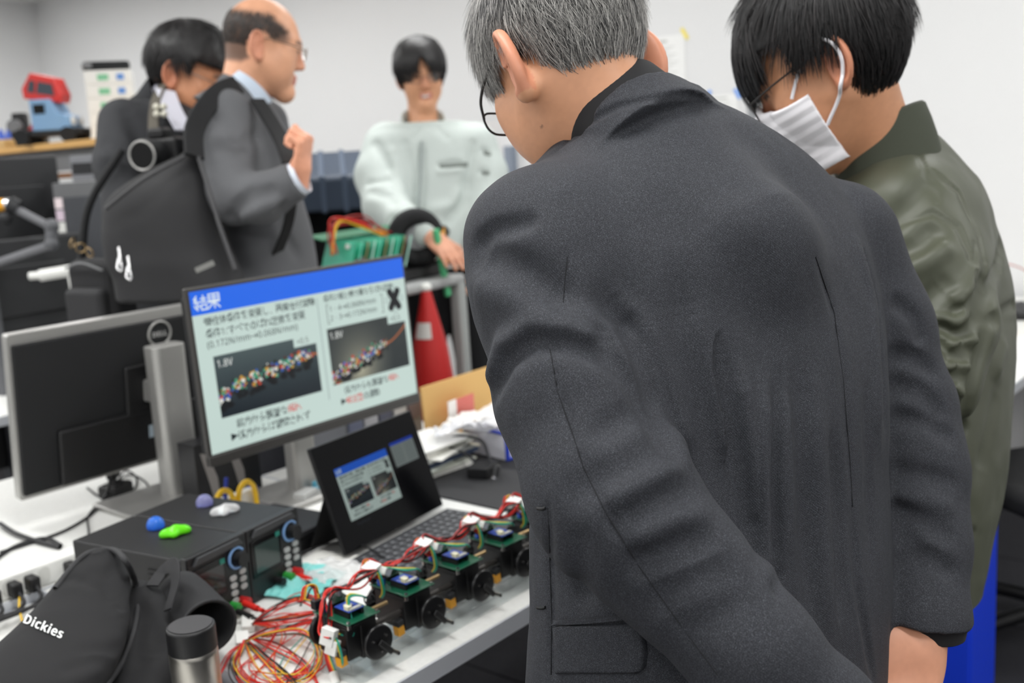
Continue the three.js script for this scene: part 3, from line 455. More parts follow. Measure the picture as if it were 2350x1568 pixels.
function skinMat() { return new THREE.MeshPhysicalMaterial({ color: 0xffffff, vertexColors: true, roughness: 0.48, sheen: 0.15, sheenRoughness: 0.6 }); }
// five fingers on a palm; local frame: wrist at the origin, fingers along +y, thumb on +x, palm looking to +z
function handShape(curl, thumbCurl = 0.5, spread = 0.06) {
  const parts = [[ellip(0, 0.05, 0, 0.039, 0.052, 0.0145), 0.01], [capsule(V(0, -0.03, 0), V(0, 0.02, 0), 0.026, 0.027), 0.02], [ellip(0.026, 0.035, 0.008, 0.02, 0.034, 0.016), 0.015]];
  [[0.028, 0.092, 0.072, 0.0088], [0.0095, 0.097, 0.08, 0.009], [-0.0095, 0.094, 0.074, 0.0086], [-0.0275, 0.085, 0.058, 0.0078]].forEach(([x, y, L, r], i) => {
    let p = V(x * 0.96, y - 0.02, 0), q = V(x, y, 0), a = 0; parts.push([capsule(p, q, r * 1.15, r * 1.12), 0.008]);
    const segs = [0.46, 0.3, 0.24]; for (let k = 0; k < 3; k++) { a += (curl[i] ?? 0.3) * (k ? 1.15 : 0.9); const n = q.clone().add(V((i - 1.5) * -spread * 0.02, Math.cos(a) * L * segs[k], Math.sin(a) * L * segs[k])); parts.push([capsule(q, n, r * (1.06 - k * 0.08), r * (0.98 - k * 0.08)), k ? 0.003 : 0.006]); q = n; }
  });
  const t0 = V(0.022, 0.02, 0.006), t1 = V(0.05, 0.052, 0.014), t2 = t1.clone().add(V(0.016 * Math.cos(thumbCurl), 0.032, 0.02 * thumbCurl)), t3 = t2.clone().add(V(-0.004, 0.026, 0.02 * thumbCurl));
  parts.push([capsule(t0, t1, 0.014, 0.0115), 0.015], [capsule(t1, t2, 0.0112, 0.0102), 0.004], [capsule(t2, t3, 0.0102, 0.0085), 0.003]);
  return union(parts);
}
function handFrame(wrist, dir, palm, s = 1) { const y = dir.clone().normalize(), z = palm.clone().addScaledVector(y, -palm.dot(y)).normalize(), x = y.clone().cross(z); const m = new THREE.Matrix4().makeBasis(x, y, z); m.scale(V(s, s, s)); m.setPosition(wrist); return m; }
const mirrored = (f) => (x, y, z) => f(-x, y, z);
// ---------------------------------------------------------------- hair
function strands(m, o) {
  const r = rng(o.seed ?? 7), pos = [], nor = [], col = [], idx = [], C = V(0, 0.04, -0.006), R = o.radii ?? [0.08, 0.094, 0.098], whorl = o.whorl ?? V(0, 0.13, -0.05), nm = new THREE.Matrix3().getNormalMatrix(m), seg = o.seg ?? 5;
  const onSkull = (p, lift) => { const q = p.clone().sub(C), k = Math.hypot(q.x / R[0], q.y / R[1], q.z / R[2]); return q.multiplyScalar(1 / k).add(q.clone().multiplyScalar(lift / (q.length() || 1))).add(C); };
  let made = 0, tries = 0;
  while (made < o.n && tries++ < o.n * 20) {
    const t = r() * 2 - 1, a = r() * Math.PI * 2, s = Math.sqrt(1 - t * t); let p = V(C.x + R[0] * s * Math.cos(a), C.y + R[1] * t, C.z + R[2] * s * Math.sin(a));
    if (!o.root(p, r)) continue; made++;
    const len = o.len(p, r), step = len / seg, line = [], cl = hash3(Math.floor(p.x * 90), Math.floor(p.y * 90), Math.floor(p.z * 90)); let lift = (o.base ?? 0.002) + r() * (o.fluff ?? 0.006), dir = null;
    p = onSkull(p, lift);
    const jx = (r() - 0.5) * (o.wild ?? 0.5) + (cl - 0.5) * (o.clump ?? 0.7), jy = (r() - 0.5) * (o.wild ?? 0.5);
    for (let k = 0; k <= seg; k++) {
      line.push(p.clone());
      const n = p.clone().sub(C).divide(V(R[0] * R[0], R[1] * R[1], R[2] * R[2])).normalize();
      let f = o.flow ? o.flow(p, r) : p.clone().sub(whorl); f.addScaledVector(n, -f.dot(n)).normalize();
      const side = n.clone().cross(f); f.addScaledVector(side, jx).addScaledVector(n, jy * 0.3 + (o.rise ?? 0.05)).normalize(); dir = dir ? dir.lerp(f, 0.6).normalize() : f;
      p = p.clone().addScaledVector(dir, step); if (o.hang) p.y -= o.hang * step * (k / seg);
      const q = onSkull(p, lift); const kk = p.clone().sub(C); if (Math.hypot(kk.x / R[0], kk.y / R[1], kk.z / R[2]) < 1.0) p = q;
    }
    const wd = (o.width ?? 0.0011) * (0.7 + r() * 0.6), c = o.color(line[0], r, cl), b0 = pos.length / 3;
    for (let k = 0; k <= seg; k++) {
      const tn = (line[Math.min(k + 1, seg)].clone().sub(line[Math.max(k - 1, 0)])).normalize(), n = line[k].clone().sub(C).normalize(), sd = n.clone().cross(tn).normalize(), w = wd * (k === seg ? 0.12 : k === 0 ? 0.8 : 1 - 0.35 * (k / seg) ** 2);
      for (const [x, y] of [[-1, 0], [0, 0.9], [1, 0]]) { const v = line[k].clone().addScaledVector(sd, x * w).addScaledVector(n, y * w).applyMatrix4(m), q = sd.clone().multiplyScalar(x * 0.8).addScaledVector(n, 0.7).applyMatrix3(nm).normalize(); pos.push(v.x, v.y, v.z); nor.push(q.x, q.y, q.z); col.push(...c); }
      if (k < seg) { const i = b0 + k * 3; idx.push(i, i + 3, i + 1, i + 1, i + 3, i + 4, i + 1, i + 4, i + 2, i + 2, i + 4, i + 5); }
    }
  }
  const g = new THREE.BufferGeometry(); g.setAttribute('position', new THREE.Float32BufferAttribute(pos, 3)); g.setAttribute('normal', new THREE.Float32BufferAttribute(nor, 3)); g.setAttribute('color', new THREE.Float32BufferAttribute(col, 3)); g.setIndex(idx); return g;
}
const hairMat = new THREE.MeshPhysicalMaterial({ color: 0xffffff, vertexColors: true, roughness: 0.52, side: THREE.DoubleSide });
function hairCap(m, region, thick, color, cell = 0.004, lump = 0.002) {   // the body of the hair under the strands
  const E0 = ellip(0, 0.04, -0.006, 0.078, 0.092, 0.096), f = inFrame(m, (x, y, z) => { const t = thick(x, y, z) + noise3(x * 70, y * 30, z * 70) * lump; return smax(E0(x, y, z) - t, -region(x, y, z), 0.008); }), o = V().setFromMatrixPosition(m);
  const [lo, hi] = around([o], 0.2); const g = nets(f, lo, hi, cell, 0.06); return paint(g, () => color);
}
// cloth: uv in metres from the side each face looks to
function clothUV(g) { return metreUV(g, 1); }
function person(label) { const t = thing('person', label, 'person'); return t; }
const jacketOf = (t, name, g, mat, label) => part(t, name, clothUV(g), mat, label);
function legs(t, mat, hip, heading, o = {}) {          // trousers and shoes, standing on the floor
  const f = V(Math.sin(heading), 0, Math.cos(heading)), s = V(f.z, 0, -f.x), hp = V(hip.x, hip.y, hip.z), foot = o.foot ?? hp.clone().setY(0), list = [];
  for (const k of [-1, 1]) { const h = hp.clone().addScaledVector(s, k * 0.085), ft = foot.clone().addScaledVector(s, k * 0.11).setY(0.05), kn = h.clone().lerp(ft, 0.5).addScaledVector(f, 0.02); list.push([chain([[h, 0.095], [kn, 0.07], [ft, 0.058]], 0.03), 0.03]); }
  const tr = union(list), [lo, hi] = around([hp, foot.clone().addScaledVector(s, 0.1), foot.clone().addScaledVector(s, -0.1), hp], 0.24); lo[1] = 0.02;
  jacketOf(t, 'trousers', nets(tr, lo, hi, 0.011, 0.05), mat);
  for (const k of [-1, 1]) { const ft = foot.clone().addScaledVector(s, k * 0.11); const g = rbox(0.095, 0.075, 0.27, 0.035, 0, 0.0385, 0, 0, 0, 0, 4); g.applyMatrix4(new THREE.Matrix4().makeRotationY(heading)); g.translate(ft.x + f.x * 0.06, 0, ft.z + f.z * 0.06); part(t, 'shoe', g, mats.black); }
}
// ---------------------------------------------------------------- shared pieces of clothing
function ringBand(C, axis, fwd, rows, seg = 48, shape = 1) {   // a band round the neck: rows of [height, half width across, half depth, shift forwards, dip at the front]
  const n = axis.clone().normalize(), f = fwd.clone().addScaledVector(n, -fwd.dot(n)).normalize(), s = n.clone().cross(f), pos = [], idx = [];
  rows.forEach(([h, a, b, sh, dip = 0]) => { for (let i = 0; i <= seg; i++) { const t = i / seg * Math.PI * 2, c = Math.cos(t), q = Math.sin(t); const p = C.clone().addScaledVector(n, h - dip * Math.pow((1 + c) / 2, 2)).addScaledVector(f, sh + c * b).addScaledVector(s, q * a); pos.push(p.x, p.y, p.z); } });
  for (let r = 0; r + 1 < rows.length; r++) for (let i = 0; i < seg; i++) { const a = r * (seg + 1) + i, b = a + seg + 1; idx.push(a, a + 1, b, b, a + 1, b + 1); }
  const g = new THREE.BufferGeometry(); g.setAttribute('position', new THREE.Float32BufferAttribute(pos, 3)); g.setIndex(idx); g.computeVertexNormals(); return g;
}
function surfacePatch(f, poly, thick, d0, d1, n = 22) {  // a piece of cloth of its own on top of a garment; outline in pixels carried onto the surface
  const xs = poly.map((p) => p[0]), ys = poly.map((p) => p[1]), y0 = Math.min(...ys), y1 = Math.max(...ys), rows = [];
  for (let j = 0; j <= n; j++) { const y = lerp(y0 + 0.01, y1 - 0.01, j / n); const hit = []; poly.forEach((a, i) => { const b = poly[(i + 1) % poly.length]; if ((a[1] <= y) !== (b[1] <= y)) hit.push(a[0] + (y - a[1]) / (b[1] - a[1]) * (b[0] - a[0])); }); if (hit.length < 2) continue; const l = Math.min(...hit), r = Math.max(...hit); rows.push(Array.from({ length: n + 1 }, (_, i) => [lerp(l, r, i / n), y])); }
  const pos = [], idx = [], nr = rows.length, e = 0.002; let last = null;
  for (const [ri, row] of rows.entries()) for (const [ci, [px, py]] of row.entries()) { let p = march(f, px, py, d0, d1) ?? last; if (!p) p = at(px, py, d0); last = p; const g = V(f(p.x + e, p.y, p.z) - f(p.x - e, p.y, p.z), f(p.x, p.y + e, p.z) - f(p.x, p.y - e, p.z), f(p.x, p.y, p.z + e) - f(p.x, p.y, p.z - e)).normalize(); const edge = ri === 0 || ri === nr - 1 || ci === 0 || ci === n; const q = p.clone().addScaledVector(g, edge ? -0.001 : thick); pos.push(q.x, q.y, q.z); }
  for (let j = 0; j + 1 < nr; j++) for (let i = 0; i < n; i++) { const a = j * (n + 1) + i, b = a + n + 1; idx.push(a, b, a + 1, b, b + 1, a + 1); }
  const g = new THREE.BufferGeometry(); g.setAttribute('position', new THREE.Float32BufferAttribute(pos, 3)); g.setIndex(idx); g.computeVertexNormals(); return g;
}
function surfaceLine(f, pts, r, d0, d1, lift = 0) { const l = []; for (const [px, py] of pts) { const p = march(f, px, py, d0, d1); if (p) { const v = EYE.clone().sub(p).normalize(); l.push(p.addScaledVector(v, lift)); } } return l.length > 1 ? tube(l, r, l.length * 4, 5) : null; }
function glasses(t, m, o = {}) {
  const g = new THREE.Group(); const fr = o.mat ?? mats.black, r = o.r ?? 0.0013, w = o.w ?? 0.021, h = o.h ?? 0.0145, zf = o.z ?? 0.112, y0 = o.y ?? 0.008;
  const S = o.s ?? 1, apply = (geo) => { geo.applyMatrix4(m); return geo; };
  const rim = (s) => { const p = rrect(w * 2, h * 2, h * 0.8, 5).map(([x, y]) => V(s * 0.0335 + x, y0 + y, zf - Math.abs(s * 0.0335 + x) * 0.14)); return tube(p, r, 60, 6, true); };
  const frame = part(t, 'glasses_frame', [rim(1), rim(-1), tube([V(-0.013, y0 + 0.004, zf - 0.001), V(0, y0 + 0.008, zf + 0.002), V(0.013, y0 + 0.004, zf - 0.001)], r, 12)].map(apply), fr, o.label);
  for (const s of [-1, 1]) {
    const hx = s * (0.0335 + w), tip = o.temple ?? 0.084;
    part(t, 'glasses_temple', apply(merge([tube([V(hx, y0 + 0.006, zf - 0.009), V(s * (tip * 0.62 + Math.abs(hx) * 0.38), y0 + 0.009, zf - 0.04), V(s * tip, y0 + 0.012, 0.03), V(s * (tip - 0.002), y0 + 0.012, -0.002), V(s * (tip - 0.004), y0 - 0.006, -0.026)], r * (o.tr ?? 1.1), 40, 6), ...(o.tips ? [tube([V(s * (tip - 0.0015), y0 + 0.012, 0.004), V(s * (tip - 0.002), y0 + 0.010, -0.006), V(s * (tip - 0.004), y0 - 0.012, -0.03)], r * 2.4, 16, 8)] : [])])), o.templeMat ?? fr);
    const sh = ext(rrect(w * 2 - 0.001, h * 2 - 0.001, h * 0.78, 5), 0.0012); sh.translate(0, 0, -0.0006); sh.rotateY(s * 0.14); sh.translate(s * 0.0335, y0, zf - 0.005); part(t, 'lens', apply(sh), mats.pane);
  }
}
// woven cloth: fine light flecks on a dark ground
function fleckTex(base, fleck, amount, seed, n = 1024, scale = 4) {
  const r = rng(seed), a = new Float32Array(n * n); for (let i = 0; i < n * n * amount; i++) { const x = Math.floor(r() * n), y = Math.floor(r() * n), l = 2 + Math.floor(r() * 3), q = 0.2 + r() * r() * 0.8, dx = r() < 0.5 ? 1 : 0; for (let k = 0; k < l; k++) { const i0 = ((y + k) % n) * n + (x + (k > l / 2 ? dx : 0)) % n; a[i0] = Math.max(a[i0], q); a[((y + k) % n) * n + (x + 1) % n] = Math.max(a[((y + k) % n) * n + (x + 1) % n], q * 0.6); } }
  return noiseTex(n, (u, v, x, y) => { const t = a[y * n + x], m = 0.86 + 0.2 * hash3(x, y, seed) + 0.08 * hash3(x >> 3, y >> 3, seed + 1); return base.map((b, i) => lerp(b * m, fleck[i], t)); }, { repeat: scale });
}
const weaveBump = noiseTex(512, (u, v, x, y) => 0.5 + 0.25 * Math.sin((x + y) * Math.PI / 4) * 0.6 + 0.3 * (hash3(x, y, 12) - 0.5), { repeat: 6, color: false });

// ================================================================ the grey-haired person bending over the desk
{
  const t = person('grey-haired person in a charcoal flecked suit jacket bending forward, hands clasped behind the back');
  const alpha = 38 * Math.PI / 180;
  const L = [[1452, 205], [1400, 240], [1330, 285], [1270, 330], [1238, 372], [1196, 412], [1162, 470], [1152, 560], [1185, 660], [1222, 760], [1250, 860], [1265, 960], [1245, 1060], [1228, 1120], [1224, 1200], [1226, 1300], [1222, 1450], [1217, 1568], [1205, 1800], [1195, 2050]];
  const R = [[1500, 186], [1580, 212], [1660, 240], [1760, 288], [1850, 338], [1930, 398], [1990, 468], [2028, 545], [2042, 650], [2050, 760], [2056, 900], [2058, 1100], [2066, 1250], [2064, 1350], [2052, 1450], [2044, 1568], [2040, 1800], [2040, 2050]];
  const body = trunk(L, R, [[150, 1.19, 0.055], [260, 1.19, 0.085], [400, 1.18, 0.115], [560, 1.165, 0.135], [800, 1.15, 0.14], [1100, 1.14, 0.14], [1568, 1.13, 0.15], [2050, 1.13, 0.15]], alpha);
  const A = (px, py, d, r) => [at(px, py, d), r];
  const armL = chain([A(1236, 552, 1.06, 0.064), A(1268, 700, 1.035, 0.07), A(1314, 900, 0.985, 0.068), A(1392, 1120, 0.94, 0.067), A(1440, 1190, 0.93, 0.064), A(1575, 1330, 0.915, 0.0545), A(1722, 1492, 0.9, 0.051), A(1890, 1660, 0.9, 0.046), A(1960, 1730, 0.91, 0.044)], 0.03);
  const armR = chain([A(1915, 560, 1.26, 0.075), A(1990, 760, 1.27, 0.072), A(2050, 940, 1.26, 0.066), A(2084, 1080, 1.24, 0.062), A(2096, 1250, 1.21, 0.057), A(2098, 1420, 1.18, 0.053), A(2098, 1560, 1.16, 0.05)], 0.03);
  const cut = { p: at(2118, 1404, 1.18), n: V(0, -1, 0).addScaledVector(VR, -0.2).normalize() };
  const cuffPlane = (x, y, z) => (x - cut.p.x) * cut.n.x + (y - cut.p.y) * cut.n.y + (z - cut.p.z) * cut.n.z;
  const sh = at(1236, 552, 1.06);
  const base = (x, y, z) => {
    const b = body(x, y, z), l = armL(x, y, z), r = smax(smax(armR(x, y, z), cuffPlane(x, y, z), 0.004), -(armR(x, y, z) + 0.0095 + (cuffPlane(x, y, z) < -0.03 ? 1 : 0)), 0.002), ds = Math.hypot(x - sh.x, y - sh.y, z - sh.z);
    return smin(smin(b, l, lerp(0.07, 0.004, sstep(0.06, 0.16, ds))), r, 0.012);
  };
  const yaw = yawOf(40 * Math.PI / 180), fwd = V(Math.sin(yaw), 0, Math.cos(yaw)), ax = V(0, 0.66, 0).addScaledVector(fwd, 0.75).normalize(), nc = at(1422, 312, 1.175);
  const cf = fwd.clone().addScaledVector(ax, -fwd.dot(ax)).normalize(), cs = ax.clone().cross(cf);
  const collar = (x, y, z) => { const px = x - nc.x, py = y - nc.y, pz = z - nc.z, h = px * ax.x + py * ax.y + pz * ax.z, u = px * cf.x + py * cf.y + pz * cf.z + 0.012, v = px * cs.x + py * cs.y + pz * cs.z, R = 0.0735 + Math.max(0, -h) * 0.22, dip = 0.07 * Math.pow((1 + u / (Math.hypot(u, v) + 1e-6)) / 2, 2), d = Math.hypot(u * 1.02, v * 0.96) - R - 0.0042; return smax(d, Math.max(h + 0.004 + dip, -0.05 - h), 0.003); };
  const fill = capsule(nc.clone().addScaledVector(ax, -0.09), nc.clone().addScaledVector(ax, -0.2), 0.07, 0.09);
  const withCollar = (x, y, z) => smin(smin(base(x, y, z), fill(x, y, z), 0.03), collar(x, y, z), 0.014);
  const F = [
    [[[1275, 345], [1300, 320], [1350, 278], [1420, 243], [1500, 223], [1570, 217], [1625, 228]], 0.0112, 0.0042],
    [[[1205, 510], [1130, 528], [1084, 566]], 0.015, 0.009], [[[1105, 586], [1200, 622], [1305, 692]], 0.018, 0.017], [[[1095, 660], [1190, 690], [1280, 720]], -0.0090, 0.022],
    [[[1128, 905], [1160, 826], [1222, 782], [1300, 786], [1390, 815], [1430, 850]], 0.0180, 0.0105], [[[1118, 880], [1150, 800], [1218, 758], [1300, 762], [1390, 792]], -0.0105, 0.013],
    [[[1388, 760], [1402, 810], [1450, 880], [1500, 965], [1535, 1050]], 0.0180, 0.009],
    [[[1395, 690], [1435, 740], [1475, 830], [1508, 940], [1545, 1050]], 0.0150, 0.013], [[[1420, 690], [1462, 750], [1502, 840], [1536, 940], [1580, 1070]], -0.0090, 0.013],
    [[[1560, 640], [1600, 800], [1640, 1000], [1690, 1180]], 0.008, 0.017], [[[1590, 700], [1640, 900], [1680, 1080]], -0.006, 0.013], [[[1650, 800], [1680, 950], [1715, 1150], [1730, 1260]], 0.009, 0.012], [[[1700, 860], [1725, 1050], [1745, 1240]], -0.006, 0.011],
    [[[1790, 860], [1780, 1000], [1776, 1100], [1779, 1230], [1782, 1380]], 0.011, 0.0065], [[[1762, 880], [1752, 1050], [1756, 1250], [1765, 1340]], -0.008, 0.011], [[[1810, 900], [1806, 1100], [1812, 1300]], -0.005, 0.009],
    [[[1838, 820], [1842, 1000], [1850, 1200], [1862, 1420]], 0.008, 0.012], [[[1876, 900], [1884, 1100], [1894, 1300], [1905, 1480]], -0.006, 0.012], [[[1912, 1020], [1924, 1200], [1934, 1420]], 0.006, 0.011], [[[1990, 900], [1996, 1100], [2000, 1300]], 0.005, 0.01], [[[1720, 560], [1760, 760], [1800, 950]], 0.005, 0.028],
    [[[1985, 590], [2016, 700], [2030, 850], [2036, 1000]], 0.0075, 0.009], [[[1970, 560], [2000, 690], [2012, 850], [2018, 1050]], -0.0060, 0.01],
    [[[1872, 590], [1915, 720], [1936, 880], [1950, 1050], [1958, 1180]], 0.0022, 0.0060], [[[1958, 1180], [1970, 1350], [1992, 1480], [2010, 1568]], 0.0075, 0.006],
    [[[1480, 1295], [1545, 1262], [1625, 1238]], 0.0090, 0.014], [[[1440, 1190], [1520, 1150], [1605, 1115]], 0.0090, 0.013], [[[1330, 1120], [1420, 1085], [1530, 1020]], 0.0090, 0.016], [[[1500, 1385], [1600, 1335], [1690, 1300]], 0.0075, 0.014], [[[1390, 985], [1440, 955], [1490, 940]], 0.0090, 0.012],
    [[[1460, 1235], [1545, 1195], [1620, 1170]], -0.0075, 0.013], [[[1400, 1145], [1480, 1100], [1560, 1060]], -0.0075, 0.013], [[[1580, 1440], [1700, 1380]], 0.0060, 0.016],
    [[[1262, 800], [1280, 900], [1312, 990], [1340, 1075], [1392, 1180], [1470, 1305], [1560, 1432], [1660, 1568]], 0.0022, 0.0060], [[[1302, 590], [1296, 650], [1292, 700]], 0.0022, 0.0060],
    [[[1258, 1165], [1262, 1300], [1266, 1420], [1264, 1568]], 0.0045, 0.005], [[[1330, 1250], [1338, 1380]], 0.0060, 0.012],
    [[[2066, 700], [2100, 730], [2120, 790]], 0.0090, 0.01], [[[2066, 815], [2105, 825], [2150, 860]], 0.0090, 0.01], [[[2066, 890], [2115, 900], [2165, 955]], 0.0105, 0.011], [[[2070, 960], [2130, 972], [2188, 1010]], 0.0090, 0.01], [[[2070, 1085], [2130, 1092], [2196, 1110]], 0.0075, 0.011],
    [[[2070, 1175], [2120, 1200], [2185, 1235]], 0.0090, 0.011], [[[2075, 1215], [2100, 1260], [2130, 1290]], 0.0090, 0.012], [[[2090, 1290], [2140, 1285], [2195, 1320]], 0.0075, 0.011], [[[2075, 1140], [2130, 1150], [2190, 1170]], -0.0060, 0.01],
    [[[1700, 420], [1780, 520], [1850, 640]], 0.0039, 0.03], [[[1340, 560], [1420, 700]], 0.0052, 0.03], [[[1500, 380], [1620, 460], [1750, 540]], -0.0039, 0.035],
  ];
  const cloth = folded(withCollar, F, 0.6, 1.6);
  const rip = (x, y, z) => { const d = cloth(x, y, z); return Math.abs(d) < 0.02 ? d + noise3(x * 22, y * 14, z * 22) * 0.0011 + noise3(x * 60, y * 30, z * 60) * 0.0005 : d; };
  const [lo, hi] = around([at(1200, 480, 1.0), at(1250, 1100, 0.9), at(2040, 500, 1.32), at(2140, 1420, 1.25), at(1650, 200, 1.2), at(1980, 1740, 0.9), at(1200, 1900, 1.1)], 0.17); lo[1] = 0.64; hi[1] = 1.58;
  const tex = fleckTex([0.128, 0.135, 0.157], [0.42, 0.43, 0.46], 0.1, 5, 1024, 6);
  const jm = M(0xffffff, 0.82, { map: tex, bumpMap: weaveBump, bumpScale: 0.0003 });
  jacketOf(t, 'jacket', nets(rip, lo, hi, 0.0034, 0.014), jm, 'charcoal suit jacket with pale flecks');
  part(t, 'shirt_collar', ringBand(nc, ax, cf, [[-0.03, 0.078, 0.073, 0.0], [0.012, 0.0755, 0.071, 0], [0.03, 0.0735, 0.0685, 0], [0.0315, 0.0715, 0.067, 0], [0.03, 0.07, 0.0655, 0], [-0.02, 0.072, 0.067, 0]].map(([h, a, b, s]) => [h, a, b, -0.012, 0.06]), 60), M(0x1b1b1d, 0.85), 'black shirt collar');
  const thread = M(0x1c1d21, 0.9);
  for (const line of [[[1262, 800], [1280, 900], [1312, 990], [1340, 1075], [1392, 1180], [1470, 1305], [1560, 1432], [1660, 1568]], [[1302, 590], [1296, 650], [1292, 700]], [[1872, 590], [1915, 720], [1936, 880], [1950, 1050], [1958, 1180]], [[1258, 1165], [1262, 1300], [1266, 1420], [1264, 1568]]]) {
    const dense = []; for (let i = 0; i + 1 < line.length; i++) for (let k = 0; k < 8; k++) dense.push([lerp(line[i][0], line[i + 1][0], k / 8), lerp(line[i][1], line[i + 1][1], k / 8)]); const g = surfaceLine(rip, dense, 0.0006, 0.6, 1.6, 0.0003); if (g) part(t, 'seam', g, thread);
  }
  const patch = surfacePatch(body, [[1268, 1436], [1455, 1430], [1484, 1452], [1490, 1500], [1486, 1530], [1472, 1543], [1275, 1548]], 0.0055, 0.6, 1.6);
  part(t, 'pocket_flap', clothUV(patch), jm); part(t, 'pocket_welt', clothUV(surfacePatch(body, [[1268, 1424], [1450, 1411], [1452, 1424], [1268, 1437]], 0.005, 0.6, 1.6, 10)), jm);
  for (const y of [1167, 1395]) { const g = surfaceLine(rip, [[1233, y], [1245, y + 1], [1252, y - 1]], 0.0016, 0.6, 1.6); if (g) part(t, 'buttonhole', g, mats.black); }
  // head
  const hm = frameOf(at(1306, 150, 1.18), yawOf(31 * Math.PI / 180), 0.6, -0.03, 1.0), hs = headShape({ earOut: 0.5, ear: 1.2, earTilt: 0.0, earDrop: 0.008 }), H = inFrame(hm, hs.f), inv = hm.clone().invert(), loc = (x, y, z) => { const v = V(x, y, z).applyMatrix4(inv); return [v.x, v.y, v.z]; };
  const P = (x, y, z) => V(x, y, z).applyMatrix4(hm);
  const neck = capsule(P(0, -0.03, -0.012), nc.clone().addScaledVector(ax, -0.05).addScaledVector(cf, 0.006), 0.054, 0.056), neck2 = capsule(P(0, -0.01, -0.03), nc.clone().addScaledVector(cf, -0.012).addScaledVector(ax, -0.03), 0.03, 0.032), stern = capsule(P(0.055, -0.03, -0.012), nc.clone().addScaledVector(cf, 0.04).addScaledVector(ax, -0.03), 0.014, 0.014);
  const headF = (x, y, z) => smin(smin(smin(H(x, y, z), neck(x, y, z), 0.03), neck2(x, y, z), 0.03), stern(x, y, z), 0.03);
  const [h0, h1] = around([P(0, 0, 0), nc], 0.14);
  const skin = paint(nets(headF, h0, h1, 0.003, 0.03), skinPaint(loc, 0xd79d79, { mole: [[0.062, -0.07, 0.012, 0.0022], [0.06, -0.055, -0.012, 0.0016]] }));
  // hands, clasped behind the back
  const hr = handFrame(at(2108, 1440, 1.165), at(2050, 1590, 1.13).sub(at(2108, 1440, 1.165)), V(0, 0.2, 0).addScaledVector(VF, -1).addScaledVector(VR, -0.25), 1.12);
  const hl = handFrame(at(1985, 1745, 0.915), at(2080, 1840, 0.95).sub(at(1985, 1745, 0.915)), V(0, 0.3, 0).addScaledVector(VF, -1), 1);
  const g1 = nets(inFrame(hr, handShape([0.5, 0.55, 0.6, 0.65], 0.3)), ...around([at(2060, 1560, 1.12)], 0.17), 0.0032, 0.03), g2 = nets(inFrame(hl, mirrored(handShape([0.5, 0.5, 0.5, 0.5]))), ...around([at(2040, 1800, 0.93)], 0.16), 0.005, 0.03);
  const hp = skinPaint(() => [], 0xdd9f80);
  part(t, 'body', [skin, paint(g1, hp), paint(g2, hp)], skinMat(), 'tanned skin of head, neck and hands');
  part(t, 'shirt_cuff', [ringBand(at(2112, 1412, 1.178), V(0, 1, 0).addScaledVector(VR, 0.2), VF, [[0.02, 0.05, 0.05, 0], [-0.012, 0.05, 0.05, 0], [-0.014, 0.048, 0.048, 0], [0.02, 0.046, 0.046, 0]], 40)], M(0x161618, 0.9));
  // hair
  const grey = [lin(0x2f2f30), lin(0x5b5a59), lin(0x8d8b88), lin(0xb9b6b2), lin(0xdcd9d4)];
  const shadeAt = (p, r) => { const k = (r() < 0.3 ? r() * 0.35 : 0.45 + r() * 0.549) * 4; return mix3(grey[Math.floor(k)], grey[Math.floor(k) + 1], k % 1); };   // salt and pepper, hair by hair
  const region = (x, y, z) => { const front = z - 0.075 + Math.max(0, 0.06 - y) * 0.1, ear = Math.hypot((y + 0.0) / 1.25, z + 0.004) - 0.036, line = z > 0.012 ? y - 0.002 - (z - 0.012) * 1.1 : y + 0.088 - Math.max(0, z + 0.045) * 1.55; const side = z > 0.012 && z < 0.045 ? Math.max(line, y + 0.028 - Math.abs(z - 0.028) * 1.4) : line; return Math.min(side, -front + 0.02, Math.abs(x) > 0.05 ? ear : 1) * 0.9; };
  const cap = hairCap(hm, region, (x, y, z) => 0.005 + 0.012 * sstep(-0.05, 0.1, y), lin(0x4c4b4b), 0.004);
  const st = strands(hm, { n: 32000, seed: 3, radii: [0.083, 0.1, 0.103], whorl: V(0.01, 0.14, -0.06), root: (p) => region(p.x, p.y, p.z) > -0.002, len: (p, r) => (0.026 + 0.03 * sstep(-0.02, 0.12, p.y)) * (0.7 + r() * 0.6), fluff: 0.007, base: -0.001, width: 0.0003, wild: 0.55, clump: 0.8, rise: 0.06, color: shadeAt, flow: (p) => p.clone().sub(V(0.01, 0.14, -0.06)).add(V(0, -0.06, p.z < 0 ? 0.0 : 0.02)) });
  const hair = part(t, 'hair', cap, hairMat, 'short grey hair'); part(hair, 'strands', st, hairMat).userData.kind = 'stuff';
  glasses(t, hm, { r: 0.0014, w: 0.0235, h: 0.0155, tr: 1.25, tips: true, label: 'thin dark glasses frame', z: 0.118, templeMat: M(0x24211f, 0.4) });
  legs(t, M(0x222327, 0.85), at(1640, 1850, 1.12).setY(0.8), yawOf(34 * Math.PI / 180), { foot: at(1640, 1568, 1.05).setY(0) });
}
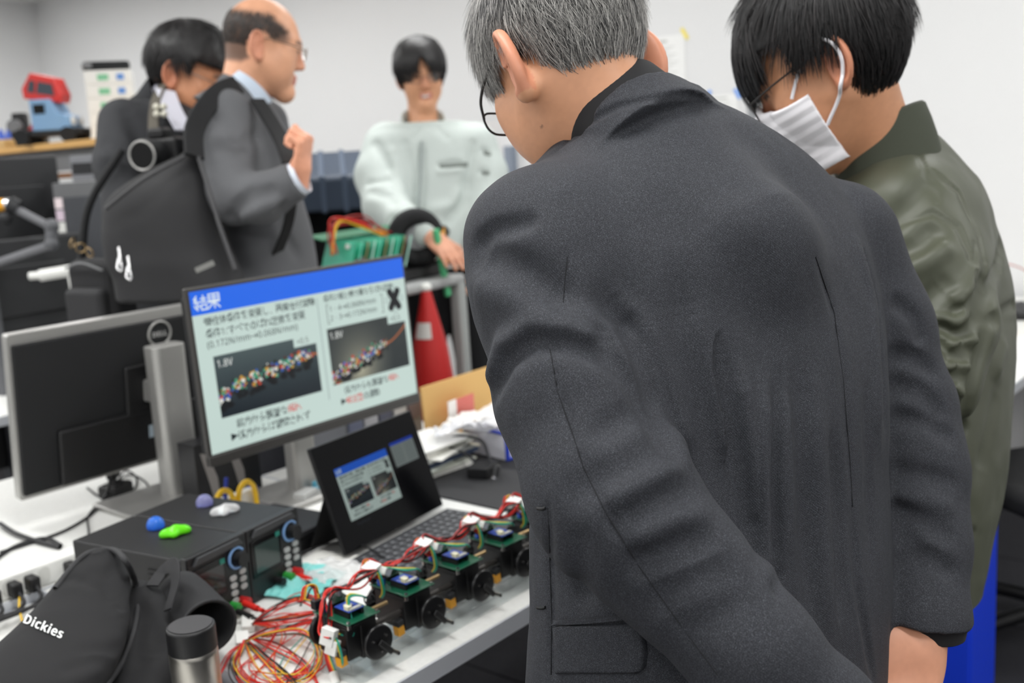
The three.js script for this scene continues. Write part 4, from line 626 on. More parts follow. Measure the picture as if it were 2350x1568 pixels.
// ================================================================ the person with the face mask
{
  const t = person('black-haired person in an olive bomber jacket, white face mask and glasses, looking down');
  const alpha = 48 * Math.PI / 180;
  const L = [[2010, 285], [1960, 335], [1915, 400], [1875, 500], [1840, 620], [1815, 760], [1800, 1000], [1810, 1200], [1830, 1300], [1840, 1500]];
  const R = [[2085, 270], [2140, 300], [2200, 380], [2250, 470], [2290, 560], [2320, 650], [2333, 760], [2326, 900], [2306, 1050], [2286, 1150], [2240, 1262], [2222, 1330], [2216, 1500]];
  const body = trunk(L, R, [[270, 1.58, 0.06], [330, 1.58, 0.09], [480, 1.58, 0.125], [700, 1.585, 0.145], [1000, 1.59, 0.15], [1300, 1.6, 0.14], [1500, 1.6, 0.14]], alpha);
  const A = (px, py, d, r) => [at(px, py, d), r];
  const arm = chain([A(2075, 500, 1.49, 0.078), A(2120, 640, 1.46, 0.078), A(2156, 745, 1.44, 0.07), A(2120, 870, 1.42, 0.066), A(2040, 1010, 1.41, 0.06), A(1960, 1120, 1.42, 0.054)], 0.03), sh = at(2075, 500, 1.49);
  const fill = capsule(at(2045, 440, 1.57), at(2060, 480, 1.58), 0.07, 0.1), base = (x, y, z) => { const ds = Math.hypot(x - sh.x, y - sh.y, z - sh.z); return smin(smin(body(x, y, z), fill(x, y, z), 0.04), arm(x, y, z), lerp(0.07, 0.008, sstep(0.09, 0.24, ds))); };
  const F = [
    [[[2020, 560], [2060, 510], [2140, 488], [2200, 520], [2228, 580], [2238, 650]], 0.0075, 0.0045], [[[2142, 390], [2200, 440], [2250, 540], [2268, 640]], 0.0056, 0.0045], [[[2100, 330], [2130, 400], [2160, 480]], 0.0037, 0.0045],
    [[[2030, 520], [2090, 470], [2150, 400]], 0.0112, 0.0153], [[[2040, 590], [2110, 560], [2150, 520]], 0.0131, 0.0119], [[[2060, 640], [2130, 600], [2180, 560]], -0.0112, 0.0119], [[[2060, 700], [2120, 690], [2180, 640]], 0.0112, 0.0119],
    [[[2262, 650], [2252, 720], [2240, 740]], 0.0225, 0.0119], [[[2300, 560], [2275, 680], [2268, 730], [2330, 735]], 0.0187, 0.0102], [[[2270, 745], [2250, 820], [2225, 930], [2195, 1020]], 0.0263, 0.0076], [[[2330, 700], [2300, 720], [2275, 732]], 0.0150, 0.0068],
    [[[2210, 690], [2235, 640], [2240, 600]], -0.0094, 0.0102], [[[2160, 750], [2200, 768], [2240, 760]], 0.0131, 0.0068], [[[2130, 770], [2180, 810], [2225, 830]], 0.0112, 0.0068], [[[2120, 830], [2160, 860], [2210, 870]], 0.0112, 0.0068], [[[2140, 880], [2170, 900], [2200, 930]], 0.0112, 0.0068], [[[2120, 800], [2165, 835], [2205, 850]], -0.0075, 0.0068], [[[2150, 730], [2200, 740], [2245, 725]], -0.0075, 0.0068],
    [[[2240, 560], [2236, 660], [2215, 760], [2196, 850], [2176, 920], [2158, 1000]], 0.0066, 0.0045], [[[2290, 900], [2270, 1000], [2250, 1100]], 0.0056, 0.0170], [[[2300, 800], [2280, 860]], -0.0075, 0.0170], [[[2216, 1228], [2244, 1222]], 0.0075, 0.0068],
    [[[2095, 780], [2130, 800]], 0.0094, 0.0068],
    ...Array.from({ length: 13 }, (_, i) => { const y = 660 + i * 28, x = 2236 - Math.max(0, i - 3) * 7.5; return [[[x - 46, y + 22 + (i % 3) * 6], [x - 18, y + 6], [x + 4, y]], i % 2 ? 0.006 : -0.006, 0.0065]; }), ...Array.from({ length: 11 }, (_, i) => { const y = 690 + i * 30, x = 2240 - Math.max(0, i - 2) * 8; return [[[x + 4, y], [x + 22, y + 8], [x + 36, y + 4]], i % 2 ? -0.005 : 0.005, 0.006]; }),
  ];
  const cloth = folded(base, F, 0.9, 2.2), rip = (x, y, z) => { const d = cloth(x, y, z); return Math.abs(d) < 0.02 ? d + noise3(x * 16, y * 16, z * 16) * 0.0022 + noise3(x * 40, y * 40, z * 40) * 0.0009 : d; };
  const [lo, hi] = around([at(1850, 500, 1.6), at(2300, 700, 1.62), at(2050, 290, 1.6), at(1960, 1120, 1.42), at(1850, 1400, 1.6)], 0.14); lo[1] = at(2100, 1340, 1.6).y; hi[1] = 1.6;
  const jm = M(0x505344, 0.5, { sheen: 0.1, sheenRoughness: 0.5, sheenColor: new THREE.Color(0x9a9c86) });
  jacketOf(t, 'jacket', nets(rip, lo, hi, 0.0044, 0.016), jm, 'olive bomber jacket with gathered seams');
  // ribbed collar
  const yaw = yawOf(62 * Math.PI / 180), fwd = V(Math.sin(yaw), 0, Math.cos(yaw)), ax = V(0, 0.9, 0).addScaledVector(fwd, 0.3).normalize(), nc = at(2024, 350, 1.55);
  part(t, 'ribbed_collar', ringBand(nc, ax, fwd, [[-0.03, 0.079, 0.077, 0.0], [0.0, 0.081, 0.079, 0], [0.025, 0.08, 0.079, 0], [0.046, 0.0785, 0.0775, 0], [0.05, 0.0755, 0.0745, 0], [0.045, 0.072, 0.071, 0], [-0.02, 0.076, 0.075, 0]].map(([h, a, b, s]) => [h, a, b, s, 0.075]), 72), M(0x474b3f, 0.9));
  const hm = frameOf(at(1908, 158, 1.5), yawOf(66 * Math.PI / 180), 0.5, 0.02, 1.02), hs = headShape({ earOut: 0.42, ear: 1.0, earDrop: 0.006 }), H = inFrame(hm, hs.f), inv = hm.clone().invert(), loc = (x, y, z) => { const v = V(x, y, z).applyMatrix4(inv); return [v.x, v.y, v.z]; };
  const P = (x, y, z) => V(x, y, z).applyMatrix4(hm);
  const neck = capsule(P(0, -0.03, -0.014), nc.clone().addScaledVector(ax, -0.04).addScaledVector(fwd, 0.01), 0.053, 0.056), neck2 = capsule(P(0, -0.01, -0.036), nc.clone().addScaledVector(fwd, 0.0).addScaledVector(ax, -0.02), 0.032, 0.032);
  const headF = (x, y, z) => smin(smin(H(x, y, z), neck(x, y, z), 0.03), neck2(x, y, z), 0.03);
  part(t, 'body', paint(nets(headF, ...around([P(0, 0, 0), nc], 0.15), 0.0034, 0.02), skinPaint(loc, 0xd69a74)), skinMat(), 'skin of face, ear and neck');
  const ink = [lin(0x0d0c0d), lin(0x1c1a1b), lin(0x343030)], colr = (p, r) => { const k = Math.pow(r(), 1.6) * 1.99; return mix3(ink[Math.floor(k)], ink[Math.floor(k) + 1], k % 1); };
  const region = (x, y, z) => { const ear = Math.hypot((y - 0.004) / 1.3, z + 0.008) - 0.033, line = z > 0.01 ? y - 0.06 : y + 0.098 - Math.max(0, z + 0.045) * 1.5; const burn = z > 0.008 && z < 0.034 ? Math.max(line, y - 0.012) : line; return Math.min(burn, Math.abs(x) > 0.05 ? ear : 1); };
  const cap = hairCap(hm, region, (x, y, z) => 0.012 + 0.011 * sstep(-0.06, 0.06, y), lin(0x141213), 0.0042);
  const st = strands(hm, { n: 13000, seed: 11, radii: [0.088, 0.108, 0.108], whorl: V(0.0, 0.15, -0.055), root: (p) => region(p.x, p.y, p.z) > -0.004 && p.y > -0.09, len: (p, r) => (p.z > 0.0 ? Math.max(0.008, (p.y - 0.058) * 0.75) : p.y > 0.08 ? 0.1 : p.y > 0.03 ? 0.06 : 0.03) * (0.75 + r() * 0.4), fluff: 0.008, width: 0.00055, wild: 0.2, clump: 0.3, rise: 0.01, color: colr, seg: 6 });
  // the fringe hangs free in front of the brow
  const fr = strands(hm, { n: 2600, seed: 12, radii: [0.088, 0.108, 0.11], whorl: V(0, 0.17, -0.04), root: (p) => p.y > 0.085 && p.z > 0.045 && Math.abs(p.x) < 0.062, len: (p, r) => 0.052 + r() * 0.03, fluff: 0.01, width: 0.0008, wild: 0.22, clump: 0.45, rise: 0.02, hang: 0.5, color: colr, seg: 8 });
  const hair = part(t, 'hair', cap, hairMat, 'straight black hair with a long fringe'); part(hair, 'strands', st, hairMat).userData.kind = 'stuff'; part(hair, 'fringe', fr, hairMat).userData.kind = 'stuff';
  glasses(t, hm, { r: 0.0013, w: 0.0235, h: 0.019, label: 'black glasses frame', z: 0.118, y: 0.004, mat: M(0x1a1817, 0.35) });
  // mask: pleated cloth over nose, mouth and chin
  const mReg = (x, y, z) => Math.min(0.004 - y - Math.abs(x) * 0.32 + (Math.abs(x) < 0.03 ? 0.008 * (1 - Math.abs(x) / 0.03) : 0), z - 0.034, y + 0.12);
  const blob = union([[ellip(0, -0.045, 0.06, 0.066, 0.07, 0.052), 0.02], [capsule(V(0, -0.02, 0.104), V(0, -0.1, 0.095), 0.012, 0.016), 0.04], [capsule(V(-0.03, -0.11, 0.06), V(0.03, -0.11, 0.06), 0.02, 0.02), 0.03]]);
  const mk = (x, y, z) => { const d = Math.min(blob(x, y, z), hs.skull(x, y, z) - 0.003), pl = 0.0009 * Math.abs(((y * 62 + Math.abs(x) * 10 + 50) % 1) - 0.5) * 2 + noise3(x * 40, y * 30, z * 40) * 0.001; const o = d - 0.0065 + pl; return smax(smax(o, -(d + 0.0), 0.001), -mReg(x, y, z), 0.003); };
  const white = M(0xeceaee, 0.85, { sheen: 0.3 });
  part(t, 'face_mask', nets(inFrame(hm, mk), ...around([P(0, -0.05, 0.07)], 0.12), 0.0026, 0.02), white, 'white pleated face mask');
  for (const q of [-1, 1]) {                             // elastic loops, lying on the cheek and round the ear
    const c = new THREE.CatmullRomCurve3([V(q * 0.066, -0.016, 0.056), V(q * 0.076, 0.008, 0.034), V(q * 0.084, 0.03, 0.01), V(q * 0.088, 0.036, -0.006), V(q * 0.094, 0.02, -0.022), V(q * 0.093, -0.006, -0.025), V(q * 0.08, -0.04, -0.004), V(q * 0.068, -0.07, 0.034)]).getPoints(40);
    for (const p of c) { let k = 0; while (hs.f(p.x, p.y, p.z) < 0.003 && k++ < 60) p.x += q * 0.0008; }
    part(t, 'ear_loop', tube(c, 0.0025, 80, 6).applyMatrix4(hm), white);
  }
  legs(t, M(0x1a1b1f, 0.85), at(2050, 1400, 1.6).setY(0.85), yaw, {});
}
// ================================================================ people further back
function blackHair(seed) { const ink = [lin(0x0d0c0d), lin(0x1a1819), lin(0x302c2c)]; return (p, r) => { const k = Math.pow(r(), 1.5) * 1.99; return mix3(ink[Math.floor(k)], ink[Math.floor(k) + 1], k % 1); }; }
// ---------------------------------------------------------------- the balding person with the backpack
{
  const t = person('balding person in a grey suit gripping a backpack strap, seen in profile'), D = 2.75;
  const L = [[545, 178], [505, 205], [470, 240], [448, 290], [436, 360], [440, 440], [470, 520], [500, 600], [510, 700], [515, 860], [520, 1000]];
  const R = [[560, 176], [598, 210], [630, 255], [655, 310], [668, 380], [690, 450], [710, 520], [722, 600], [728, 700], [728, 860], [725, 1000]];
  const body = trunk(L, R, [[170, D, 0.06], [240, D, 0.1], [350, D, 0.12], [600, D, 0.125], [1000, D, 0.13]], -0.75), A = (px, py, d, r) => [at(px, py, d), r];
  const arm = chain([A(520, 265, 2.62, 0.066), A(520, 350, 2.58, 0.066), A(536, 452, 2.54, 0.062), A(600, 456, 2.5, 0.055), A(672, 418, 2.48, 0.046)], 0.03), sh = at(520, 265, 2.62), armFar = chain([A(610, 280, 2.88, 0.06), A(640, 420, 2.9, 0.055), A(660, 540, 2.88, 0.05)], 0.03);
  const cutN = at(690, 405, 2.48).sub(at(600, 456, 2.5)).normalize(), cutP = at(684, 410, 2.48);
  const base = (x, y, z) => { const ds = Math.hypot(x - sh.x, y - sh.y, z - sh.z); return smin(smin(body(x, y, z), smax(arm(x, y, z), (x - cutP.x) * cutN.x + (y - cutP.y) * cutN.y + (z - cutP.z) * cutN.z, 0.006), lerp(0.06, 0.01, sstep(0.1, 0.3, ds))), armFar(x, y, z), 0.03); };
  const F = [[[[540, 330], [580, 320], [600, 300]], 0.010, 0.02], [[[500, 340], [540, 350], [580, 340]], 0.012, 0.02], [[[550, 470], [600, 445], [640, 435]], 0.014, 0.016], [[[560, 500], [600, 480], [650, 460]], -0.01, 0.016], [[[530, 500], [560, 455], [590, 430]], 0.012, 0.014], [[[640, 470], [655, 540], [690, 600]], 0.01, 0.015], [[[500, 270], [540, 300], [560, 350]], 0.008, 0.02]];
  const jm = M(0x5f6063, 0.85);
  jacketOf(t, 'jacket', nets(folded(base, F, 1.8, 3.5), ...(() => { const [a, b] = around([at(450, 300, D), at(720, 600, D), at(680, 410, 2.48), at(560, 180, D), at(640, 430, 2.9)], 0.16); a[1] = 0.68; return [a, b]; })(), 0.0078, 0.02), jm, 'grey suit jacket');
  const yaw = yawOf(-72 * Math.PI / 180), fwd = V(Math.sin(yaw), 0, Math.cos(yaw)), ax = V(0, 0.86, 0).addScaledVector(fwd, 0.5).normalize(), nc = at(566, 215, D), cf = fwd.clone().addScaledVector(ax, -fwd.dot(ax)).normalize();
  part(t, 'shirt_collar', ringBand(nc, ax, cf, [[-0.05, 0.075, 0.08, 0], [0.0, 0.068, 0.07, 0], [0.04, 0.065, 0.065, 0], [0.04, 0.061, 0.061, 0], [-0.02, 0.063, 0.063, 0]].map(([h, a, b, s]) => [h, a, b, s, 0.03]), 40), M(0xcfdcec, 0.8), 'pale blue shirt collar');
  part(t, 'collar', ringBand(nc, ax, cf, [[-0.07, 0.11, 0.115, 0], [-0.02, 0.08, 0.083, 0], [0.018, 0.072, 0.074, 0], [0.018, 0.068, 0.07, 0], [-0.03, 0.07, 0.072, 0]].map(([h, a, b, s]) => [h, a, b, s, 0.07]), 40), jm);
  const hm = frameOf(at(600, 114, D), yaw, 0.24, 0, 0.99), hs = headShape({ earOut: 0.4 }), H = inFrame(hm, hs.f), inv = hm.clone().invert(), loc = (x, y, z) => { const v = V(x, y, z).applyMatrix4(inv); return [v.x, v.y, v.z]; }, P = (x, y, z) => V(x, y, z).applyMatrix4(hm);
  const neck = capsule(P(0, -0.03, -0.02), nc.clone().addScaledVector(ax, -0.05), 0.056, 0.058), neck2 = capsule(P(0, -0.01, -0.045), nc.clone().addScaledVector(cf, -0.02), 0.034, 0.034);
  const hair = (x, y, z) => { const top = 0.098 - Math.max(0, z - 0.005) * 0.55; const low = z > 0.01 ? 0.012 : -0.055 + Math.max(0, z + 0.05) * 0.7; return sstep(0, 0.035, top - y) * sstep(0, 0.016, y - low) * sstep(0.075, 0.045, z) * (Math.hypot(y / 1.2, z + 0.01) < 0.034 && Math.abs(x) > 0.05 ? 0 : 1); };
  const skin = paint(nets((x, y, z) => smin(smin(H(x, y, z), neck(x, y, z), 0.03), neck2(x, y, z), 0.03), ...around([P(0, 0, 0), nc], 0.15), 0.0045, 0.02), skinPaint(loc, 0xe0a684, { crop: (x, y, z) => hair(x, y, z) * 0.82, cropColor: 0x2e2623 }));
  const hw = handFrame(at(686, 406, 2.48), V(0, 0.9, 0).addScaledVector(VR, 0.25).addScaledVector(VF, -0.1), V(0, 0.0, 0).addScaledVector(VR, -1).addScaledVector(VF, 0.25), 0.95);
  const hand = nets(inFrame(hw, mirrored(handShape([1.35, 1.35, 1.35, 1.35], 1.0))), ...around([at(692, 370, 2.48)], 0.14), 0.0045, 0.02);
  part(t, 'body', [skin, paint(hand, skinPaint(() => [], 0xe5a283))], skinMat(), 'skin of bald head, face and hand');
  part(t, 'shirt_cuff', [ringBand(at(684, 411, 2.48), cutN, V(0, 1, 0), [[-0.03, 0.042, 0.042, 0], [0.012, 0.04, 0.04, 0], [0.012, 0.037, 0.037, 0], [-0.02, 0.037, 0.037, 0]], 28)], M(0xdfe6f2, 0.8));
  const st = strands(hm, { n: 3600, seed: 21, radii: [0.079, 0.093, 0.098], whorl: V(0, 0.14, -0.03), root: (p, r) => hair(p.x, p.y, p.z) > 0.1 + r() * 0.9, len: (p, r) => 0.008 + r() * 0.008, fluff: 0.001, base: -0.001, width: 0.0008, wild: 0.5, clump: 0.4, rise: 0.02, color: (p, r) => mix3(lin(0x211b19), lin(0x4d443f), r()), seg: 3 });
  part(t, 'hair', st, hairMat, 'short dark hair round the sides of a bald head').userData.kind = 'stuff';
  glasses(t, hm, { mat: M(0x9b8d80, 0.25, { metalness: 0.8 }), templeMat: M(0x6e5f52, 0.3, { metalness: 0.6 }), r: 0.0012, tr: 1.3, z: 0.116 });
  legs(t, M(0x33343a, 0.85), at(620, 800, D).setY(0.85), yaw);
  // strap of the backpack, gripped in the fist
  const bag = thing('backpack', 'large black backpack hanging from the balding person in the grey suit', 'backpack');
  const bf0 = trunk([[438, 346], [380, 372], [320, 405], [262, 448], [240, 478], [238, 540], [252, 600], [272, 640], [280, 700]], [[452, 346], [470, 390], [490, 450], [515, 520], [545, 600], [565, 650], [570, 700]], [[340, 2.56, 0.04], [420, 2.55, 0.075], [600, 2.54, 0.09], [860, 2.54, 0.09]], -0.35, 3), bf = (x, y, z) => bf0(x, y, z) + noise3(x * 9, y * 9, z * 9) * 0.006;
  const bm = M(0x1f1f21, 0.75);
  part(bag, 'main_compartment', clothUV(nets(bf, ...around([at(440, 346, 2.5), at(240, 480, 2.5), at(570, 700, 2.55), at(280, 700, 2.55)], 0.12), 0.0085, 0.02)), bm);
  const ln = (pts, r, f = base) => { const l = pts.map(([px, py, d]) => at(px, py, d)); return tube(l, r, 50, 8); };
  const flatStrap = (pts, w, th) => { const c = new THREE.CatmullRomCurve3(pts.map(([px, py, d]) => at(px, py, d))), s = new THREE.Shape(rrect(w, th, th / 2.2).map(([x, y]) => new THREE.Vector2(x, y))); return new THREE.ExtrudeGeometry(s, { extrudePath: c, steps: 40, bevelEnabled: false }); };
  part(bag, 'shoulder_strap', [flatStrap([[446, 360, 2.47], [446, 300, 2.5], [470, 250, 2.53], [505, 212, 2.58], [545, 195, 2.64]], 0.05, 0.012)], mats.blackMatte);
  part(bag, 'shoulder_strap', [flatStrap([[590, 230, 2.62], [620, 275, 2.6], [650, 330, 2.56], [668, 380, 2.5]], 0.045, 0.012), flatStrap([[672, 440, 2.5], [660, 520, 2.6], [620, 620, 2.66]], 0.03, 0.006)], mats.blackMatte);
  part(bag, 'piping', [ln([[243, 480, 2.46], [330, 412, 2.42], [436, 352, 2.47]], 0.005), ln([[452, 352, 2.48], [478, 430, 2.44], [505, 520, 2.4], [540, 620, 2.38]], 0.005)], M(0x3d3d3f, 0.6));
  part(bag, 'label_tag', X(box(0.045, 0.012, 0.002), ...at(470, 612, 2.36).toArray(), 0, yawOf(180 * Math.PI / 180), 0.35), M(0x8d8d8a, 0.5, { metalness: 0.4 }), 'small silver name tag');
  for (const [px, py] of [[272, 598], [293, 618]]) part(bag, 'zip_pull', [tube([at(px, py - 30, 2.36), at(px + 4, py, 2.35), at(px + 8, py + 24, 2.35), at(px - 2, py + 20, 2.35), at(px, py - 6, 2.36)], 0.003, 20, 5)], mats.chrome);
}
// ---------------------------------------------------------------- the dark-coated person
{
  const t = person('black-haired person in a dark coat with a camera on a strap, looking down'), D = 3.0;
  const L = [[400, 205], [350, 222], [300, 240], [262, 262], [240, 300], [230, 360], [228, 430], [240, 520], [250, 650], [255, 900], [260, 1000]];
  const R = [[415, 212], [450, 240], [500, 280], [530, 340], [540, 420], [545, 520], [545, 650], [540, 900], [535, 1000]];
  const body = trunk(L, R, [[200, D, 0.06], [260, D, 0.11], [400, D, 0.14], [700, D, 0.14], [1000, D, 0.14]], -0.5), A = (px, py, d, r) => [at(px, py, d), r];
  const arm = chain([A(285, 285, 2.9, 0.07), A(280, 380, 2.86, 0.07), A(300, 480, 2.84, 0.065), A(390, 520, 2.78, 0.05)], 0.03);
  const base = (x, y, z) => smin(body(x, y, z), arm(x, y, z), 0.05);
  jacketOf(t, 'coat', nets(folded(base, [[[[290, 260], [320, 330], [345, 400]], 0.01, 0.02], [[[250, 380], [300, 400], [350, 420]], 0.008, 0.02], [[[240, 330], [290, 345], [330, 380]], 0.008, 0.02]], 2.0, 3.8), ...(() => { const [a, b] = around([at(240, 300, D), at(545, 600, D), at(400, 210, D), at(390, 520, 2.78)], 0.15); a[1] = 0.68; return [a, b]; })(), 0.009, 0.02), M(0x333437, 0.85), 'dark grey coat');
  const yaw = yawOf(-92 * Math.PI / 180), fwd = V(Math.sin(yaw), 0, Math.cos(yaw)), ax = V(0, 0.84, 0).addScaledVector(fwd, 0.54).normalize(), nc = at(398, 240, D), cf = fwd.clone().addScaledVector(ax, -fwd.dot(ax)).normalize();
  part(t, 'shirt_collar', ringBand(nc, ax, cf, [[-0.05, 0.08, 0.085, 0], [0.0, 0.07, 0.072, 0], [0.035, 0.066, 0.067, 0], [0.035, 0.062, 0.063, 0], [-0.02, 0.064, 0.064, 0]].map(([h, a, b, s]) => [h, a, b, s, 0.07]), 40), M(0xd6d6e6, 0.8), 'white shirt collar');
  part(t, 'coat_collar', ringBand(nc, ax, cf, [[-0.07, 0.105, 0.105, -0.02], [-0.02, 0.084, 0.08, -0.02], [0.03, 0.078, 0.07, -0.022], [0.034, 0.074, 0.066, -0.022], [-0.02, 0.074, 0.068, -0.018]].map(([h, a, b, s]) => [h, a, b, s, 0.2]), 40), M(0x26272a, 0.9));
  const hm = frameOf(at(432, 180, D), yaw, 0.4, 0, 1.03), hs = headShape({ earOut: 0.4 }), H = inFrame(hm, hs.f), inv = hm.clone().invert(), loc = (x, y, z) => { const v = V(x, y, z).applyMatrix4(inv); return [v.x, v.y, v.z]; }, P = (x, y, z) => V(x, y, z).applyMatrix4(hm);
  const neck = capsule(P(0, -0.03, -0.02), nc.clone().addScaledVector(ax, -0.05), 0.055, 0.058), neck2 = capsule(P(0, -0.01, -0.045), nc.clone().addScaledVector(cf, -0.02), 0.034, 0.034);
  part(t, 'body', paint(nets((x, y, z) => smin(smin(H(x, y, z), neck(x, y, z), 0.03), neck2(x, y, z), 0.03), ...around([P(0, 0, 0), nc], 0.15), 0.0048, 0.02), skinPaint(loc, 0xd2926c)), skinMat(), 'tanned skin of face and neck');
  const region = (x, y, z) => { const ear = Math.hypot((y - 0.002) / 1.3, z + 0.008) - 0.034, line = z > 0.01 ? y - 0.052 : y + 0.07 - Math.max(0, z + 0.045) * 1.2; return Math.min(z > 0.008 && z < 0.03 ? Math.max(line, y - 0.012) : line, Math.abs(x) > 0.05 ? ear : 1); };
  const cap = hairCap(hm, region, (x, y, z) => 0.008 + 0.02 * sstep(-0.04, 0.08, y), lin(0x151314), 0.005), st = strands(hm, { n: 4500, seed: 31, radii: [0.09, 0.112, 0.112], whorl: V(0, 0.15, -0.05), root: (p) => region(p.x, p.y, p.z) > 0, len: (p, r) => (p.z > 0 ? Math.max(0.008, (p.y - 0.05) * 0.7) : p.y > 0.05 ? 0.07 : 0.03) * (0.75 + r() * 0.4), fluff: 0.006, width: 0.001, wild: 0.3, clump: 0.4, rise: 0.02, color: blackHair(1), seg: 4 });
  const hair = part(t, 'hair', cap, hairMat, 'thick black hair'); part(hair, 'strands', st, hairMat).userData.kind = 'stuff';
  glasses(t, hm, { mat: M(0x8b8784, 0.3, { metalness: 0.7 }), r: 0.0011, w: 0.023, h: 0.017, z: 0.116 });
  legs(t, M(0x202126, 0.85), at(400, 800, D).setY(0.85), yaw);
  part(t, 'shirt_front', new THREE.ExtrudeGeometry(new THREE.Shape(rrect(0.055, 0.006, 0.002).map(([x, y]) => new THREE.Vector2(x, y))), { extrudePath: new THREE.CatmullRomCurve3([at(380, 208, 2.9), at(396, 250, 2.86), at(424, 300, 2.82)]), steps: 16, bevelEnabled: false }), M(0xdcdce8, 0.8), 'white shirt collar front');
  // camera on its strap
  const c = thing('camera', 'black camera with a round lens hanging on a patterned neck strap', 'camera', at(372, 352, 2.74), yawOf(165 * Math.PI / 180));
  part(c, 'camera_body', [rbox(0.12, 0.08, 0.05, 0.012), rbox(0.05, 0.03, 0.05, 0.01, 0, 0.05, 0)], mats.black);
  part(c, 'lens_barrel', [cyl(0.038, 0.036, 0.07, 0, -0.004, 0.055, Math.PI / 2)], mats.blackMatte); part(c, 'lens_ring', [tor(0.036, 0.003, 0, -0.004, 0.09)], mats.silver); part(c, 'lens_glass', [cyl(0.032, 0.032, 0.004, 0, -0.004, 0.089, Math.PI / 2)], mats.blackGloss);
  const q = c.position, strapPts = [[356, 330, 2.78], [352, 280, 2.82], [358, 230, 2.86], [372, 196, 2.92]].map(([a, b, d]) => at(a, b, d).sub(q).applyAxisAngle(V(0, 1, 0), -c.rotation.y));
  part(c, 'neck_strap', [new THREE.ExtrudeGeometry(new THREE.Shape(rrect(0.03, 0.006, 0.002).map(([x, y]) => new THREE.Vector2(x, y))), { extrudePath: new THREE.CatmullRomCurve3(strapPts), steps: 24, bevelEnabled: false })], M(0x5a554c, 0.8));
  for (const [px, py] of [[353, 245], [370, 245], [354, 262], [371, 262]]) part(c, 'strap_print', [X(new THREE.SphereGeometry(0.009, 10, 8), ...at(px + 6, py, 2.79).sub(q).applyAxisAngle(V(0, 1, 0), -c.rotation.y).toArray())], M(0xd8d5c6, 0.7), 'pale printed square');
}
